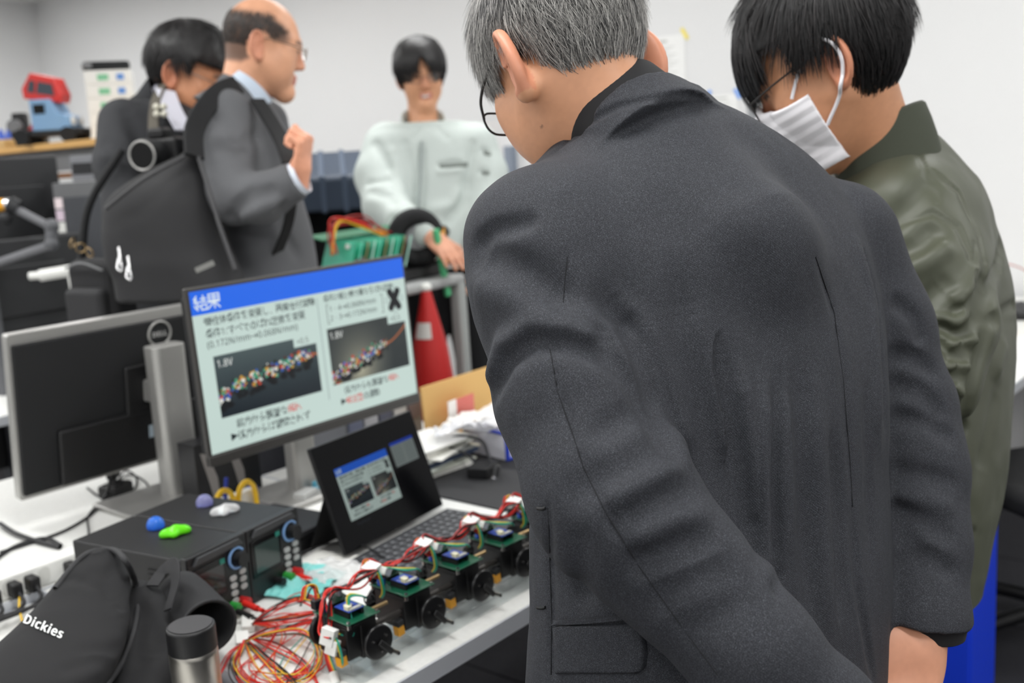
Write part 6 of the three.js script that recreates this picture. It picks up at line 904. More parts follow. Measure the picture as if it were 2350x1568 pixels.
// ---------------------------------------------------------------- between and behind the screens
{
  const b = thing('product_box', 'black product box with slanted grey swooshes behind the slide monitor', 'box', [1.275, TOP, -1.885], 0.0);
  part(b, 'carton', rbox(0.16, 0.14, 0.06, 0.002, 0, 0.071, 0), M(0x17171a, 0.4));
  for (const x of [-0.055, 0.012]) part(b, 'swoosh', [X(ext([[-0.012, 0.06], [0.006, 0.055], [0.024, 0], [0.026, -0.05], [0.012, -0.055], [0.004, -0.01]], 0.0006), x, 0.062, 0.0302)], M(0x9b9694, 0.5));
  single('white_carton', 'small white carton lying beside the black product box', 'box', rbox(0.1, 0.022, 0.05, 0.002, 0, 0.0115, 0), mats.white, [1.24, TOP, -1.815], 0.1);
  const m = thing('computer_mouse', 'black computer mouse behind the power supplies', 'mouse', [1.13, TOP, -1.845], 0.6); const mg = ball(0.05, 0, 0, 0, 1, 0.55, 0.62, 24); mg.scale(1, 1, 1); const mp = mg.attributes.position; for (let i = 0; i < mp.count; i++) if (mp.getY(i) < 0) mp.setY(i, 0); mg.computeVertexNormals(); part(m, 'shell', mg, mats.blackMatte); part(m, 'scroll_wheel', tor(0.006, 0.003, 0.03, 0.022, 0, 0, 0, 0), mats.grey);
  const cut = thing('pliers', 'yellow-handled cutting pliers standing in a holder behind the power supply', 'pliers', [1.2, TOP, -1.735], 0.1);
  const loop = (s) => tube([V(0, 0.005, 0), V(s * 0.006, 0.045, 0), V(s * 0.014, 0.066, 0), V(s * 0.032, 0.074, 0), V(s * 0.048, 0.06, 0), V(s * 0.052, 0.025, 0), V(s * 0.048, 0.005, 0)], 0.0055, 50, 8);
  for (const s of [-1, 1]) part(cut, 'handle', loop(s), mats.yellow); part(cut, 'holder', [rbox(0.11, 0.05, 0.02, 0.002, 0.012, 0.0255, -0.02)], mats.white); part(cut, 'blue_edge', [rbox(0.012, 0.052, 0.022, 0.002, 0.064, 0.0265, -0.02)], M(0x22338f, 0.4)); part(cut, 'pen', [cyl(0.004, 0.004, 0.09, -0.02, 0.05, -0.008, 0, 0, -0.2, 12)], M(0x22389f, 0.4));
  const jar = thing('plastic_jar', 'teal plastic jar beside the monitor stand', 'jar', onY(686, 1124, TOP)); part(jar, 'jar_body', cyl(0.014, 0.014, 0.018, 0, 0.0095, 0), M(0x2f8799, 0.35)); part(jar, 'lid', cyl(0.015, 0.015, 0.01, 0, 0.023, 0), M(0x4a9ec0, 0.35));
  single('small_carton', 'small white carton beside the teal jar', 'box', rbox(0.05, 0.024, 0.03, 0.002, 0, 0.0125, 0), mats.lightGrey, onY(703, 1152, TOP), 0.3);
  const bo = thing('dropper_bottle', 'small sky blue bottle behind the tablet', 'bottle', onY(724, 1134, TOP)); part(bo, 'bottle_body', lathe([[0, 0], [0.008, 0], [0.009, 0.002], [0.009, 0.014], [0.005, 0.019], [0, 0.019]], 20), M(0x5fb4cf, 0.3)); part(bo, 'cap', ball(0.0055, 0, 0.024, 0), M(0x5fb4cf, 0.3));
  const cs = thing('equipment_case', 'flat black equipment case between the power supply and the tablet', 'case', [1.165, TOP, -1.56], 0.12); part(cs, 'tray', rbox(0.15, 0.032, 0.17, 0.004, 0, 0.0165, 0), mats.black); part(cs, 'lid', rbox(0.152, 0.012, 0.172, 0.004, 0, 0.0385, 0), M(0x2b2b2e, 0.55));
}
// ---------------------------------------------------------------- sheets: crumpled plastic, paper
function sheet(label, name, category, mat, pos, turn, w, d, amp, seed, lift = 0.002, freq = 26) {
  const n = 36, g = new THREE.PlaneGeometry(w, d, n, n); g.rotateX(-Math.PI / 2); const p = g.attributes.position; for (let i = 0; i < p.count; i++) { const x = p.getX(i), z = p.getZ(i), a = noise3(x * freq, seed, z * freq), b = noise3(x * freq * 2.3, seed + 4, z * freq * 2.3); p.setY(i, lift + amp * Math.max(0, 0.42 + a * 0.6 + Math.abs(b) * 0.5)); p.setX(i, x + b * amp * 0.3); p.setZ(i, z + a * amp * 0.3); } g.computeVertexNormals();
  mat.side = THREE.DoubleSide; return single(name, label, category, g, mat, pos, turn);
}
const film = (c, tr = 0.55) => new THREE.MeshPhysicalMaterial({ color: c, roughness: 0.22, transmission: tr, thickness: 0, side: THREE.DoubleSide });
sheet('crumpled teal plastic bag on the desk before the tablet', 'plastic_bag', 'plastic bag', M(0x7fd0cb, 0.5), onY(705, 1345, TOP), 0.4, 0.12, 0.1, 0.014, 3);
sheet('crumpled clear plastic bag beside the teal bag', 'plastic_bag', 'plastic bag', film(0xf4f4f4, 0.4), onY(762, 1325, TOP), 0.3, 0.1, 0.1, 0.012, 8);
sheet('white sheet of paper under the tablet kickstand', 'paper_sheet', 'paper', M(0xf1f0ea, 0.8), onY(735, 1300, TOP), 0.2, 0.11, 0.09, 0.003, 12);
single('desk_mat', 'black rubber mat on the desk behind the tablet keyboard', 'mat', rbox(0.46, 0.004, 0.4, 0.002, 0, 0.0022, 0), M(0x29292b, 0.75), [1.74, TOP, -1.43], 0.0);
{
  const k = thing('cardboard_panel', 'kraft cardboard box lid standing upright in the clutter', 'cardboard', [1.885, TOP, -1.74], 0.02); part(k, 'board', rbox(0.272, 0.155, 0.006, 0.001, 0, 0.08, 0, -0.06), M(0xe3b875, 0.85)); part(k, 'side_flap', rbox(0.1, 0.07, 0.005, 0.001, 0.19, 0.035, 0.03, -0.2, -0.4, 0), M(0xdbab62, 0.85));
  const pile = thing('document_pile', 'pile of loose papers and folders beside the tablet', 'papers', [1.64, TOP + 0.005, -1.63], 0.12), r = rng(5);
  const tones = [0xe9e8e2, 0xd9dccf, 0xefeeea, 0xc9cfc6, 0x3b4a66, 0xe6dfc8, 0x8d8f8c, 0xf0efe9]; let y = 0; for (let i = 0; i < 11; i++) { const h = i % 4 === 0 ? 0.01 : 0.004; part(pile, 'folder', rbox(0.2 - r() * 0.04, h, 0.15 - r() * 0.03, 0.001, (r() - 0.5) * 0.03, y + h / 2, (r() - 0.5) * 0.02, 0, (r() - 0.5) * 0.5, 0), M(tones[i % 8], 0.75)); y += h + 0.0006; }
  const tray = thing('storage_tray', 'white storage tray with blue edges full of plastic bags', 'tray', [1.88, TOP + 0.005, -1.565], -0.12); part(tray, 'wall', [rbox(0.2, 0.06, 0.004, 0.001, 0, 0.03, 0.075), rbox(0.2, 0.06, 0.004, 0.001, 0, 0.03, -0.075), rbox(0.004, 0.06, 0.15, 0.001, 0.1, 0.03, 0), rbox(0.004, 0.06, 0.15, 0.001, -0.1, 0.03, 0), rbox(0.2, 0.004, 0.15, 0.001, 0, 0.002, 0)], M(0xe4e4ec, 0.5)); part(tray, 'edge', [rbox(0.206, 0.006, 0.008, 0.001, 0, 0.062, 0.075), rbox(0.008, 0.066, 0.008, 0.001, -0.1, 0.033, 0.075), rbox(0.008, 0.006, 0.15, 0.001, -0.1, 0.062, 0), rbox(0.206, 0.006, 0.008, 0.001, 0, 0.004, 0.076)], M(0x2b49c8, 0.4));
  sheet('crumpled clear plastic bags heaped in the storage tray', 'plastic_bag', 'plastic bag', film(0xf6f6f8, 0.25), [1.88, TOP + 0.068, -1.565], 0.3, 0.22, 0.14, 0.03, 21, 0.002, 16);
  sheet('crumpled clear plastic bag hanging over the paper pile', 'plastic_bag', 'plastic bag', film(0xeeeef2, 0.3), [1.7, TOP + 0.075, -1.56], 0.8, 0.1, 0.14, 0.03, 25, 0.002, 20);
  sheet('white crumpled paper bag against the cardboard lid', 'paper_bag', 'paper bag', M(0xefece8, 0.75), [1.85, TOP + 0.066, -1.65], 0.1, 0.24, 0.07, 0.022, 29, 0, 18);
  single('label_card', 'white label card with a red sleeve standing before the cardboard lid', 'card', [box(0.032, 0.05, 0.002, 0, 0.025, 0)], M(0xf3efec, 0.7), [1.8, TOP + 0.07, -1.69], 0.1);
  single('red_sleeve', 'translucent red plastic sleeve before the cardboard lid', 'sleeve', [box(0.1, 0.045, 0.002, 0, 0.0225, 0)], film(0xf08478, 0.3), [1.85, TOP + 0.07, -1.705], 0.1);
  single('sticky_note_pad', 'bright green sticky note pad behind the tablet', 'note pad', [rbox(0.07, 0.02, 0.05, 0.001, 0, 0.01, 0, 0.4)], M(0x8df02c, 0.6), [1.6, TOP + 0.158, -1.8], 0.2);
  const nb = thing('part_organiser', 'grey parts organiser heaped with odds and ends behind the slide monitor', 'organiser', [1.66, TOP, -1.84], 0.05); part(nb, 'cabinet', rbox(0.26, 0.13, 0.12, 0.003, 0, 0.0655, 0), M(0x8a8c92, 0.6)); for (let i = 0; i < 5; i++) part(nb, 'drawer', rbox(0.044, 0.05, 0.006, 0.002, -0.1 + i * 0.05, 0.1, 0.062), M([0x6f7590, 0xb9b9bf, 0x55586a, 0xc8c6c4, 0x7b6f74][i], 0.5)); part(nb, 'note_card', rbox(0.07, 0.003, 0.05, 0.001, 0.06, 0.155, 0.02, 0.3, 0.2, 0.1), M(0xc6e2dc, 0.7)); part(nb, 'clips', [rbox(0.09, 0.02, 0.06, 0.004, -0.03, 0.142, 0.01), rbox(0.05, 0.03, 0.04, 0.004, 0.03, 0.146, -0.01)], M(0xd9d6d8, 0.5));
  const ad = thing('wall_adapter', 'black wall adapter with a clear lamp stem on the mat', 'adapter', onY(1110, 1090, TOP + 0.004), 0.3); part(ad, 'block', rbox(0.07, 0.025, 0.05, 0.004, 0, 0.0135, 0), mats.black); part(ad, 'stem', cyl(0.006, 0.006, 0.03, -0.02, 0.016, 0.04, 0.3), mats.clear);
  single('cable', 'black cable arching over the paper pile to the adapter', 'cable', tube([at(965, 1010, 2.45), at(1010, 1012, 2.4), at(1060, 1000, 2.38), at(1105, 1012, 2.36), at(1122, 1050, 2.33), at(1130, 1080, 2.3)], 0.0035, 50, 7), mats.cord);
  single('cable', 'black cable crossing under the arching one in the paper pile', 'cable', tube([at(960, 1040, 2.42), at(990, 1015, 2.4), at(1040, 1030, 2.36), at(1080, 1050, 2.34), at(1105, 1090, 2.3)], 0.0035, 50, 7), mats.cord);
}
// ---------------------------------------------------------------- behind: the row of desks at the back
const facing = yawOf(Math.PI);                           // turned towards the lens
function backMonitor(label, c, w, h, turn) { const t = thing('computer_monitor', label, 'monitor', c, turn); part(t, 'back_cover', rbox(w, h, 0.03, 0.008), M(0x2b2c2e, 0.6)); part(t, 'raised_panel', rbox(w * 0.8, h * 0.55, 0.02, 0.006, -w * 0.05, -h * 0.06, 0.02), M(0x252628, 0.6)); part(t, 'stand_neck', rbox(0.06, c.y - 0.72, 0.03, 0.004, 0, -(c.y - 0.72) / 2, -0.03), mats.dark); part(t, 'stand_base', rbox(0.24, 0.012, 0.18, 0.004, 0, -(c.y - 0.726), -0.02), mats.dark); return t; }
{
  desk('white desk carrying the dark monitors behind', 0.5, 1.78, -3.9, -3.1, 0.72);
  backMonitor('wide black monitor seen from behind below the wooden shelf', at(2, 498, 3.78).setY(1.3), 0.48, 0.36, 0.08).children.forEach(() => 0);
  backMonitor('black monitor seen from behind above the silver-edged one', at(40, 740, 3.5).setY(1.06), 0.52, 0.3, 0.05);
  const arm = thing('monitor_arm', 'grey jointed monitor arm with an orange knob', 'monitor arm');
  const P = (x, y, d = 3.35) => at(x, y, d), seg = (a, b, r) => { const v = b.clone().sub(a), g = new THREE.CylinderGeometry(r * 0.9, r, v.length(), 12); g.translate(0, v.length() / 2, 0); g.applyQuaternion(new THREE.Quaternion().setFromUnitVectors(V(0, 1, 0), v.normalize())); g.translate(a.x, a.y, a.z); return g; };
  part(arm, 'upper_arm', seg(P(40, 482), P(118, 522), 0.014), M(0x6d6e72, 0.5)); part(arm, 'elbow', [ball(0.024, ...P(118, 520).toArray()), seg(P(118, 520), P(118, 560), 0.02), ball(0.022, ...P(118, 560).toArray())], M(0x5c5d61, 0.5)); part(arm, 'lower_arm', seg(P(118, 562), P(-30, 612), 0.014), M(0x6d6e72, 0.5)); part(arm, 'orange_knob', seg(P(-6, 472), P(14, 470), 0.022), mats.orange); part(arm, 'collar', seg(P(14, 470), P(24, 468), 0.022), mats.chrome); part(arm, 'bracket', [seg(P(24, 468), P(44, 478), 0.026), ball(0.022, ...P(14, 500).toArray())], mats.dark);
  const pole = P(-30, 612); part(arm, 'post', cyl(0.02, 0.02, pole.y - 0.72, pole.x, (pole.y + 0.72) / 2, pole.z), M(0x5c5d61, 0.5));
  // hutch with wooden shelf
  const sh = thing('shelf_hutch', 'grey hutch with a pale wooden shelf board', 'shelf', [2.3, 0, -4.3]);
  const y0 = 1.53; part(sh, 'shelf_board', metreUV(rbox(0.42, 0.028, 1.5, 0.003, 0.2, y0, -0.4)), M(0xd9a964, 0.6)); part(sh, 'back_panel', box(0.02, 0.09, 1.46, 0.04, y0 - 0.06, -0.4), M(0x6f7072, 0.6)); part(sh, 'brown_rail', rbox(0.03, 0.022, 1.3, 0.003, -0.02, y0 - 0.125, -0.5), M(0x7b4d22, 0.6)); part(sh, 'side_panel', [box(0.42, y0 - 0.02, 0.03, 0.2, (y0 - 0.02) / 2, 0.32)], M(0x77787a, 0.6)); part(sh, 'side_panel', [box(0.42, y0 - 0.02, 0.03, 0.2, (y0 - 0.02) / 2, -1.12)], M(0x77787a, 0.6)); part(sh, 'kick_board', box(0.02, 0.7, 1.44, 0.38, 0.36, -0.4), M(0x5b5c5e, 0.6));
  const S = (px, py) => { const p = onX(px, py, 2.42); p.y = y0 + 0.0142; return p; };
  // toy vehicles
  const truck = (label, p, turn, cab, n) => { const t = thing('toy_truck', label, 'toy truck', p, turn); part(t, 'chassis', [rbox(0.3, 0.03, 0.14, 0.006, 0, 0.045, 0)], mats.black); for (const [x, z] of [[-0.1, 0.07], [0.1, 0.07], [-0.1, -0.07], [0.1, -0.07]]) part(t, 'wheel', cyl(0.033, 0.033, 0.03, x, 0.033, z, Math.PI / 2), mats.blackMatte); if (cab) { const c = part(t, 'cab', [X(ext([[-0.075, 0], [0.075, 0], [0.075, 0.045], [0.03, 0.06], [0.0, 0.12], [-0.075, 0.12]], 0.14, 0.006), 0.03, 0.06, -0.07)], cab); part(c, 'window', [box(0.05, 0.04, 0.156, -0.01, 0.145, 0)], mats.blackGloss); for (const hz of [0.04, -0.04]) part(c, 'headlamp', cyl(0.018, 0.018, 0.01, 0.115, 0.09, hz, 0, 0, Math.PI / 2), mats.whitePlastic); } return t; };
  truck('black toy truck with a pale blue cab on the wooden shelf', S(142, 318).add(V(-0.04, 0, 0.0)), -0.9, M(0x7fa6cc, 0.4));
  const rv = thing('toy_vehicle', 'red toy vehicle body tilted on top of the blue truck', 'toy vehicle', S(140, 318).add(V(-0.04, 0.19, 0.0)), -1.0); rv.rotation.z = -0.12; rv.scale.setScalar(0.7);
  part(rv, 'shell', [X(ext([[-0.11, 0], [0.11, -0.01], [0.12, 0.03], [0.075, 0.12], [-0.07, 0.14], [-0.12, 0.05]], 0.11, 0.008), 0, 0, -0.055)], M(0xd42f2a, 0.35)); part(rv, 'side_window', [X(ext([[-0.03, 0.03], [0.085, 0.02], [0.07, 0.09], [-0.02, 0.1]], 0.134), 0, 0, -0.067), X(ext([[-0.09, 0.035], [-0.045, 0.03], [-0.04, 0.1], [-0.075, 0.105]], 0.134), 0, 0, -0.067)], M(0x39424c, 0.3));
  const gr = thing('gripper_mechanism', 'black and red mechanical gripper beside the toy truck', 'mechanism', S(74, 320), -0.8); part(gr, 'base_block', [rbox(0.12, 0.07, 0.1, 0.01, 0, 0.036, 0), rbox(0.06, 0.08, 0.06, 0.01, -0.04, 0.11, 0)], mats.black); part(gr, 'red_lever', [rbox(0.02, 0.16, 0.012, 0.003, 0.05, 0.12, 0.03, 0, 0, -0.7)], mats.red); part(gr, 'grey_motor', [cyl(0.03, 0.03, 0.06, -0.05, 0.09, 0.04, Math.PI / 2)], mats.grey);
  // stack of labelled cartons
  const cart = []; for (let i = 0; i < 5; i++) { const t = thing('parts_carton', ['bottom', 'second', 'third', 'fourth', 'topmost'][i] + ' white carton with green and blue labels in the stack on the wooden shelf', 'carton', S(184, 318).add(V(0.16, i * 0.0585, 0.02)), -0.62, 'stack of labelled cartons'); part(t, 'carton', rbox(0.19, 0.058, 0.16, 0.003, 0, 0.0292, 0), mats.white); part(t, 'green_label', box(0.045, 0.026, 0.001, -0.02, 0.029, 0.0805), M(0x7fc29a, 0.6)); part(t, 'blue_label', box(0.03, 0.026, 0.001, 0.05, 0.029, 0.0805), M(0x5f8fd2, 0.6)); part(t, 'side_label', box(0.001, 0.024, 0.06, -0.0955, 0.029, 0.02), M(0xd9d3cf, 0.6)); }
  const bt = thing('battery_case', 'black battery case on top of the labelled cartons', 'case', S(180, 318).add(V(0.16, 0.2935, 0.02)), -0.5); part(bt, 'case', [rbox(0.19, 0.04, 0.1, 0.012, 0, 0.021, 0)], mats.blackMatte); part(bt, 'clip', [rbox(0.04, 0.02, 0.06, 0.004, -0.08, 0.022, 0.04)], mats.grey);
  for (const [px, i] of [[4, 0], [22, 1]]) single('blue_cone', 'small blue plastic cone on a wooden block on the shelf', 'cone', [lathe([[0, 0], [0.022, 0], [0.02, 0.006], [0.006, 0.05], [0, 0.052]], 18)], wireMats.blue, S(px, 320).add(V(0, 0.042, 0)), 0, 'small blue cones on the shelf');
  single('wooden_block', 'pale wooden block under the blue cones', 'block', [rbox(0.1, 0.026, 0.16, 0.003, 0, 0.029, 0), rbox(0.09, 0.015, 0.14, 0.003, 0, 0.0085, 0)], M(0xc9ae7c, 0.7), S(14, 320), 0);
  // grey cabinet with coloured index labels
  const cb = thing('filing_cabinet', 'grey filing cabinet with a strip of coloured index labels beside the dark coat', 'cabinet', at(222, 470, 3.85).setY(0), -0.75);
  part(cb, 'body', rbox(0.22, 1.38, 0.26, 0.004, 0, 0.69, 0), M(0x6a6b6d, 0.6)); part(cb, 'drawer', rbox(0.18, 0.22, 0.01, 0.003, 0.012, 1.22, 0.132), M(0x43454a, 0.6)); part(cb, 'drawer', rbox(0.18, 0.4, 0.01, 0.003, 0.012, 0.88, 0.132), M(0x75767a, 0.6)); for (let i = 0; i < 5; i++) part(cb, 'index_label', box(0.026, 0.036, 0.002, -0.095, 1.31 - i * 0.042, 0.1325), M([0xf3e3e6, 0xdcc9d8, 0xe8e8e4, 0xf4f0c8, 0xf2f2ee][i], 0.6));
  const rb = thing('router_box', 'grey box with a dark socket on top of the filing cabinet', 'box', at(222, 372, 3.85).setY(1.381), -0.7); part(rb, 'shell', rbox(0.16, 0.09, 0.12, 0.004, 0, 0.046, 0), M(0x84858a, 0.6)); part(rb, 'socket', rbox(0.07, 0.04, 0.004, 0.001, -0.04, 0.045, 0.061), mats.dark);
  const cn = thing('cable_connector', 'white cable connector lying on the black monitor', 'connector'); part(cn, 'housing', [tube([at(92, 633, 3.3), at(168, 620, 3.3)], 0.018, 6, 8)], mats.whitePlastic); part(cn, 'tip', [tube([at(68, 634, 3.3), at(92, 632, 3.3)], 0.012, 6, 8)], mats.whitePlastic); part(cn, 'lead', [tube([at(160, 632, 3.3), at(165, 655, 3.3), at(168, 680, 3.2), at(184, 724, 3.1), at(190, 800, 3.0)], 0.008, 20, 8)], mats.whitePlastic);
  // shoulder bag with zips and key rings
  const sb = thing('shoulder_bag', 'black shoulder bag with zip pulls and key rings hanging under the backpack', 'shoulder bag', at(235, 655, 2.72), yawOf(150 * Math.PI / 180));
  part(sb, 'pouch', [rbox(0.17, 0.26, 0.09, 0.03, 0, -0.06, 0, 0, 0, 0, 4)], M(0x242426, 0.8)); part(sb, 'front_pocket', [rbox(0.14, 0.14, 0.04, 0.018, 0, -0.07, 0.05, 0, 0, 0, 4)], M(0x2b2b2d, 0.8)); part(sb, 'zip', [tube([V(-0.07, 0.05, 0.05), V(0, 0.064, 0.055), V(0.07, 0.045, 0.05)], 0.003, 16, 5)], mats.grey); for (let i = 0; i < 3; i++) part(sb, 'key_ring', [tor(0.012, 0.002, 0.03 - i * 0.03, 0.09 + i * 0.012, 0.05, 0.3, i, 0)], mats.brass); part(sb, 'strap', [tube([V(-0.07, 0.06, 0), V(-0.05, 0.2, -0.03), V(0.02, 0.34, -0.1)], 0.01, 16, 8)], mats.blackMatte);
}
// ---------------------------------------------------------------- behind: black case, the big robot on its cart
{
  const c = thing('transport_case', 'open black transport case with a dull blue lid on the table behind', 'case', at(782, 470, 4.5).setY(0.9), -0.72); c.scale.setScalar(1.12);
  part(c, 'lid', [rbox(0.5, 0.14, 0.32, 0.02, 0, 0.37, -0.02, 0.3)], M(0x46505f, 0.4)); part(c, 'lid_rib', [rbox(0.02, 0.145, 0.325, 0.006, -0.06, 0.372, -0.02, 0.3), rbox(0.02, 0.145, 0.325, 0.006, 0.02, 0.372, -0.02, 0.3)], M(0x566274, 0.4)); part(c, 'tub', [rbox(0.5, 0.3, 0.03, 0.01, 0, 0.15, -0.16), rbox(0.03, 0.3, 0.32, 0.01, -0.235, 0.15, 0), rbox(0.03, 0.3, 0.32, 0.01, 0.235, 0.15, 0), rbox(0.5, 0.03, 0.32, 0.01, 0, 0.015, 0)], M(0x151517, 0.6)); part(c, 'inner_block', [rbox(0.14, 0.2, 0.12, 0.02, 0.14, 0.13, 0.06, 0.1, 0.3, 0)], M(0x404a60, 0.5));
  const tb = thing('side_table', 'grey side table under the black transport case', 'table', at(782, 470, 4.5).setY(0), -0.72); part(tb, 'tabletop', rbox(0.8, 0.03, 0.5, 0.004, 0, 0.884, 0), M(0x8a8b8d, 0.5)); for (const [x, z] of [[-0.37, -0.22], [0.37, -0.22], [-0.37, 0.22], [0.37, 0.22]]) part(tb, 'leg', cyl(0.018, 0.018, 0.868, x, 0.434, z), mats.grey);
  // cart
  const O = at(884, 655, 3.48), k = thing('equipment_cart', 'grey steel equipment cart with rounded frame carrying the circuit boards', 'cart', [O.x, 0, O.z - 0.02], 0.08), H = O.y / 1.15; k.scale.setScalar(1.15);
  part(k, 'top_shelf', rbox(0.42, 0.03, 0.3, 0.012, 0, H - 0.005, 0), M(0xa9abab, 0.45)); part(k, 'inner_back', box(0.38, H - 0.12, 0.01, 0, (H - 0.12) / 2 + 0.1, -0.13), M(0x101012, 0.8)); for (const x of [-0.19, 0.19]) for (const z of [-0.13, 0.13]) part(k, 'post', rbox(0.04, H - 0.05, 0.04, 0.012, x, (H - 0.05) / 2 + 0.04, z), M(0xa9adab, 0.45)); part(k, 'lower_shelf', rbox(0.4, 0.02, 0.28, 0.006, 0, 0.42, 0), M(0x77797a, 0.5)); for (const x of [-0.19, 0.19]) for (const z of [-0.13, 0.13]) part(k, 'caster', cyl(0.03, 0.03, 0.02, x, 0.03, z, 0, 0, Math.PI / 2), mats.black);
  const e = thing('fire_extinguisher_cover', 'red cone-shaped cover with a white label inside the cart', 'red cover', at(992, 860, 3.46).setY(0.4965), -0.1); e.scale.set(1.15, 0.93, 1.15); part(e, 'cone', lathe([[0, 0], [0.064, 0], [0.062, 0.18], [0.05, 0.31], [0.014, 0.505], [0.01, 0.515], [0, 0.517]], 28), M(0xc01f1d, 0.5)); part(e, 'tip', ball(0.017, 0, 0.52, 0), mats.whitePlastic); part(e, 'label', [X(new THREE.CylinderGeometry(0.034, 0.0445, 0.055, 16, 1, true, -1.75, 1.2), 0, 0.375, 0)], M(0xd3cfca, 0.6));
  // the robot of many boards on the cart
  const B = thing('robot_platform', 'robot of many upright green circuit boards with a black tyre on the steel cart', 'robot', [O.x, O.y + 0.0125, O.z - 0.02], 0.1), r = rng(8); B.scale.setScalar(1.15);
  part(B, 'deck', rbox(0.4, 0.03, 0.2, 0.006, -0.02, 0.016, 0), mats.black);
  for (let i = 0; i < 9; i++) { const bm = part(B, 'circuit_board', rbox(0.003, 0.1, 0.13, 0.001, -0.19 + i * 0.026, 0.085, 0.02, 0.05, -0.2, -0.32), M([0x35bf9a, 0x45d1ab, 0x27a581][i % 3], 0.4)); part(bm, 'chip', [rbox(0.006, 0.02, 0.03, 0.001, -0.187 + i * 0.026, 0.09, 0.04, 0.05, -0.2, -0.32), rbox(0.008, 0.012, 0.012, 0.001, -0.19 + i * 0.026, 0.12, 0.06, 0.05, -0.2, -0.32)], [mats.whitePlastic, mats.brass, mats.dark][i % 3]); part(bm, 'edge_strip', [rbox(0.004, 0.09, 0.005, 0.001, -0.182 + i * 0.026, 0.085, 0.088, 0.05, -0.2, -0.32)], [M(0x6fe0c0, 0.4), mats.brass, M(0xbfeede, 0.4)][i % 3]); }
  part(B, 'long_board', rbox(0.34, 0.004, 0.06, 0.001, -0.05, 0.145, -0.03, 0.2), M(0x2b7f58, 0.4)); part(B, 'green_strip', rbox(0.02, 0.2, 0.012, 0.002, 0.118, 0.04, 0.135, 0, 0, 0.18), M(0x4fb37c, 0.5));
  part(B, 'tyre', [tor(0.06, 0.026, 0.1, 0.115, 0.06, 0, -0.6, 0, Math.PI * 2, 14, 36)], mats.blackMatte); part(B, 'hub', [cyl(0.034, 0.034, 0.03, 0.1, 0.115, 0.06, Math.PI / 2, -0.6)], mats.grey);
  for (let i = 0; i < 9; i++) part(B, 'wire', tube([V(-0.22 + r() * 0.03, 0.1, 0.02), V(-0.2 + r() * 0.05, 0.165 + r() * 0.03, 0), V(-0.1 + r() * 0.05, 0.165 + r() * 0.03, 0.01), V(-0.02 + r() * 0.05, 0.12 + r() * 0.02, 0.04)], 0.0024, 24, 6), [wireMats.darkred, wireMats.darkred, wireMats.yellow, wireMats.red][i % 4]);
  for (let i = 0; i < 16; i++) part(B, 'component', rbox(0.014 + r() * 0.03, 0.014 + r() * 0.03, 0.02, 0.003, (i < 5 ? -0.22 + r() * 0.05 : 0.12 + r() * 0.11), 0.03 + r() * 0.1, 0.06 + r() * 0.06, r(), r(), r()), [mats.black, mats.whitePlastic, mats.orange, mats.black, M(0xb06a6a, 0.5), M(0x5a5a9a, 0.5)][i % 6]);
  part(B, 'motor_block', [rbox(0.12, 0.09, 0.12, 0.012, 0.17, 0.05, 0.0)], mats.black);
}
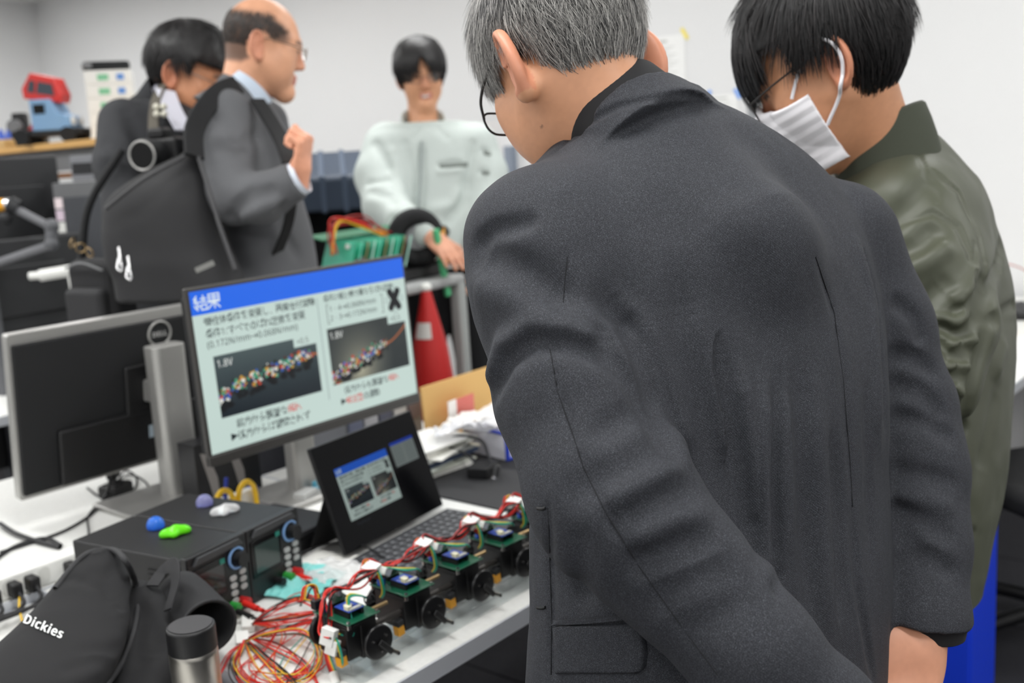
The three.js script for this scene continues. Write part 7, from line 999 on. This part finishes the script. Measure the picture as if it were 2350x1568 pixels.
// ---------------------------------------------------------------- to the side: blue bin, office chair, things on the wall desk
{
  const b = thing('storage_bin', 'bright blue plastic storage bin standing on the dark carpet', 'bin', [2.53, 0, -0.82], 0.0);
  const bl = M(0x1540e0, 0.45), bw = 0.2, bd = 0.28;
  part(b, 'side', [rbox(bw, 0.46, 0.01, 0.004, 0, 0.24, bd / 2), rbox(bw, 0.46, 0.01, 0.004, 0, 0.24, -bd / 2), rbox(0.01, 0.46, bd, 0.004, bw / 2, 0.24, 0), rbox(0.01, 0.46, bd, 0.004, -bw / 2, 0.24, 0)], bl); part(b, 'floor', rbox(bw - 0.01, 0.012, bd - 0.01, 0.003, 0, 0.008, 0), bl); part(b, 'rim', [rbox(bw + 0.02, 0.02, 0.018, 0.006, 0, 0.472, bd / 2), rbox(bw + 0.02, 0.02, 0.018, 0.006, 0, 0.472, -bd / 2), rbox(0.018, 0.02, bd, 0.006, bw / 2, 0.472, 0), rbox(0.018, 0.02, bd, 0.006, -bw / 2, 0.472, 0)], bl);
  const c = thing('office_chair', 'black office chair pushed under the desk by the wall', 'office chair', [2.98, 0, -0.6], 2.5);
  part(c, 'backrest', [rbox(0.46, 0.56, 0.06, 0.03, 0, 0.78, -0.24, -0.1, 0, 0, 4)], mats.blackMatte); part(c, 'seat', [rbox(0.48, 0.07, 0.46, 0.03, 0, 0.45, 0, 0, 0, 0, 4)], mats.blackMatte); part(c, 'back_support', [tube([V(0, 0.42, -0.1), V(0, 0.44, -0.26), V(0, 0.6, -0.29), V(0, 0.72, -0.27)], 0.025, 20, 8)], mats.black); part(c, 'gas_lift', [cyl(0.03, 0.025, 0.32, 0, 0.25, 0)], mats.dark);
  for (const s of [-1, 1]) part(c, 'armrest', [tube([V(s * 0.24, 0.45, 0), V(s * 0.3, 0.52, 0), V(s * 0.3, 0.64, 0)], 0.016, 16, 8), rbox(0.06, 0.025, 0.24, 0.01, s * 0.3, 0.65, 0)], mats.black);
  for (let i = 0; i < 5; i++) { const a = i * Math.PI * 0.4; const l = part(c, 'base_leg', [tube([V(0, 0.1, 0), V(0.15 * Math.cos(a), 0.09, 0.15 * Math.sin(a)), V(0.29 * Math.cos(a), 0.07, 0.29 * Math.sin(a))], 0.02, 10, 8)], mats.black); part(l, 'caster', cyl(0.028, 0.028, 0.04, 0.29 * Math.cos(a), 0.029, 0.29 * Math.sin(a), Math.PI / 2, a, 0), mats.dark); }
  const k = thing('keyboard', 'black keyboard with a blue edge on the desk by the wall', 'keyboard', [4.1, TOP, -1.02], 0.3); part(k, 'tray', rbox(0.3, 0.022, 0.12, 0.004, 0, 0.0115, 0), mats.black); part(k, 'blue_edge', rbox(0.1, 0.02, 0.02, 0.003, 0.02, 0.012, 0.07), M(0x2a3fd0, 0.4)); part(k, 'key_rows', [0, 1, 2, 3].map((i) => rbox(0.28, 0.006, 0.02, 0.002, 0, 0.024, -0.042 + i * 0.026)), mats.dark);
  single('cable', 'thin pale red cable arching over the desk by the wall', 'cable', tube([V(4.3, TOP + 0.003, -0.95), V(4.25, TOP + 0.13, -1.0), V(4.2, TOP + 0.17, -1.1), V(4.25, TOP + 0.06, -1.25), V(4.3, TOP + 0.003, -1.3)], 0.003, 40, 6), M(0xc98a84, 0.5));
  single('screwdriver', 'orange handled screwdriver on the desk by the wall', 'screwdriver', [cyl(0.012, 0.01, 0.09, 0, 0.012, 0, 0, 0, Math.PI / 2), cyl(0.003, 0.003, 0.1, 0.09, 0.012, 0, 0, 0, Math.PI / 2)], mats.orange, [3.72, TOP, -0.93], 0.4);
}
shade(scene);
renderer.render(scene, camera);
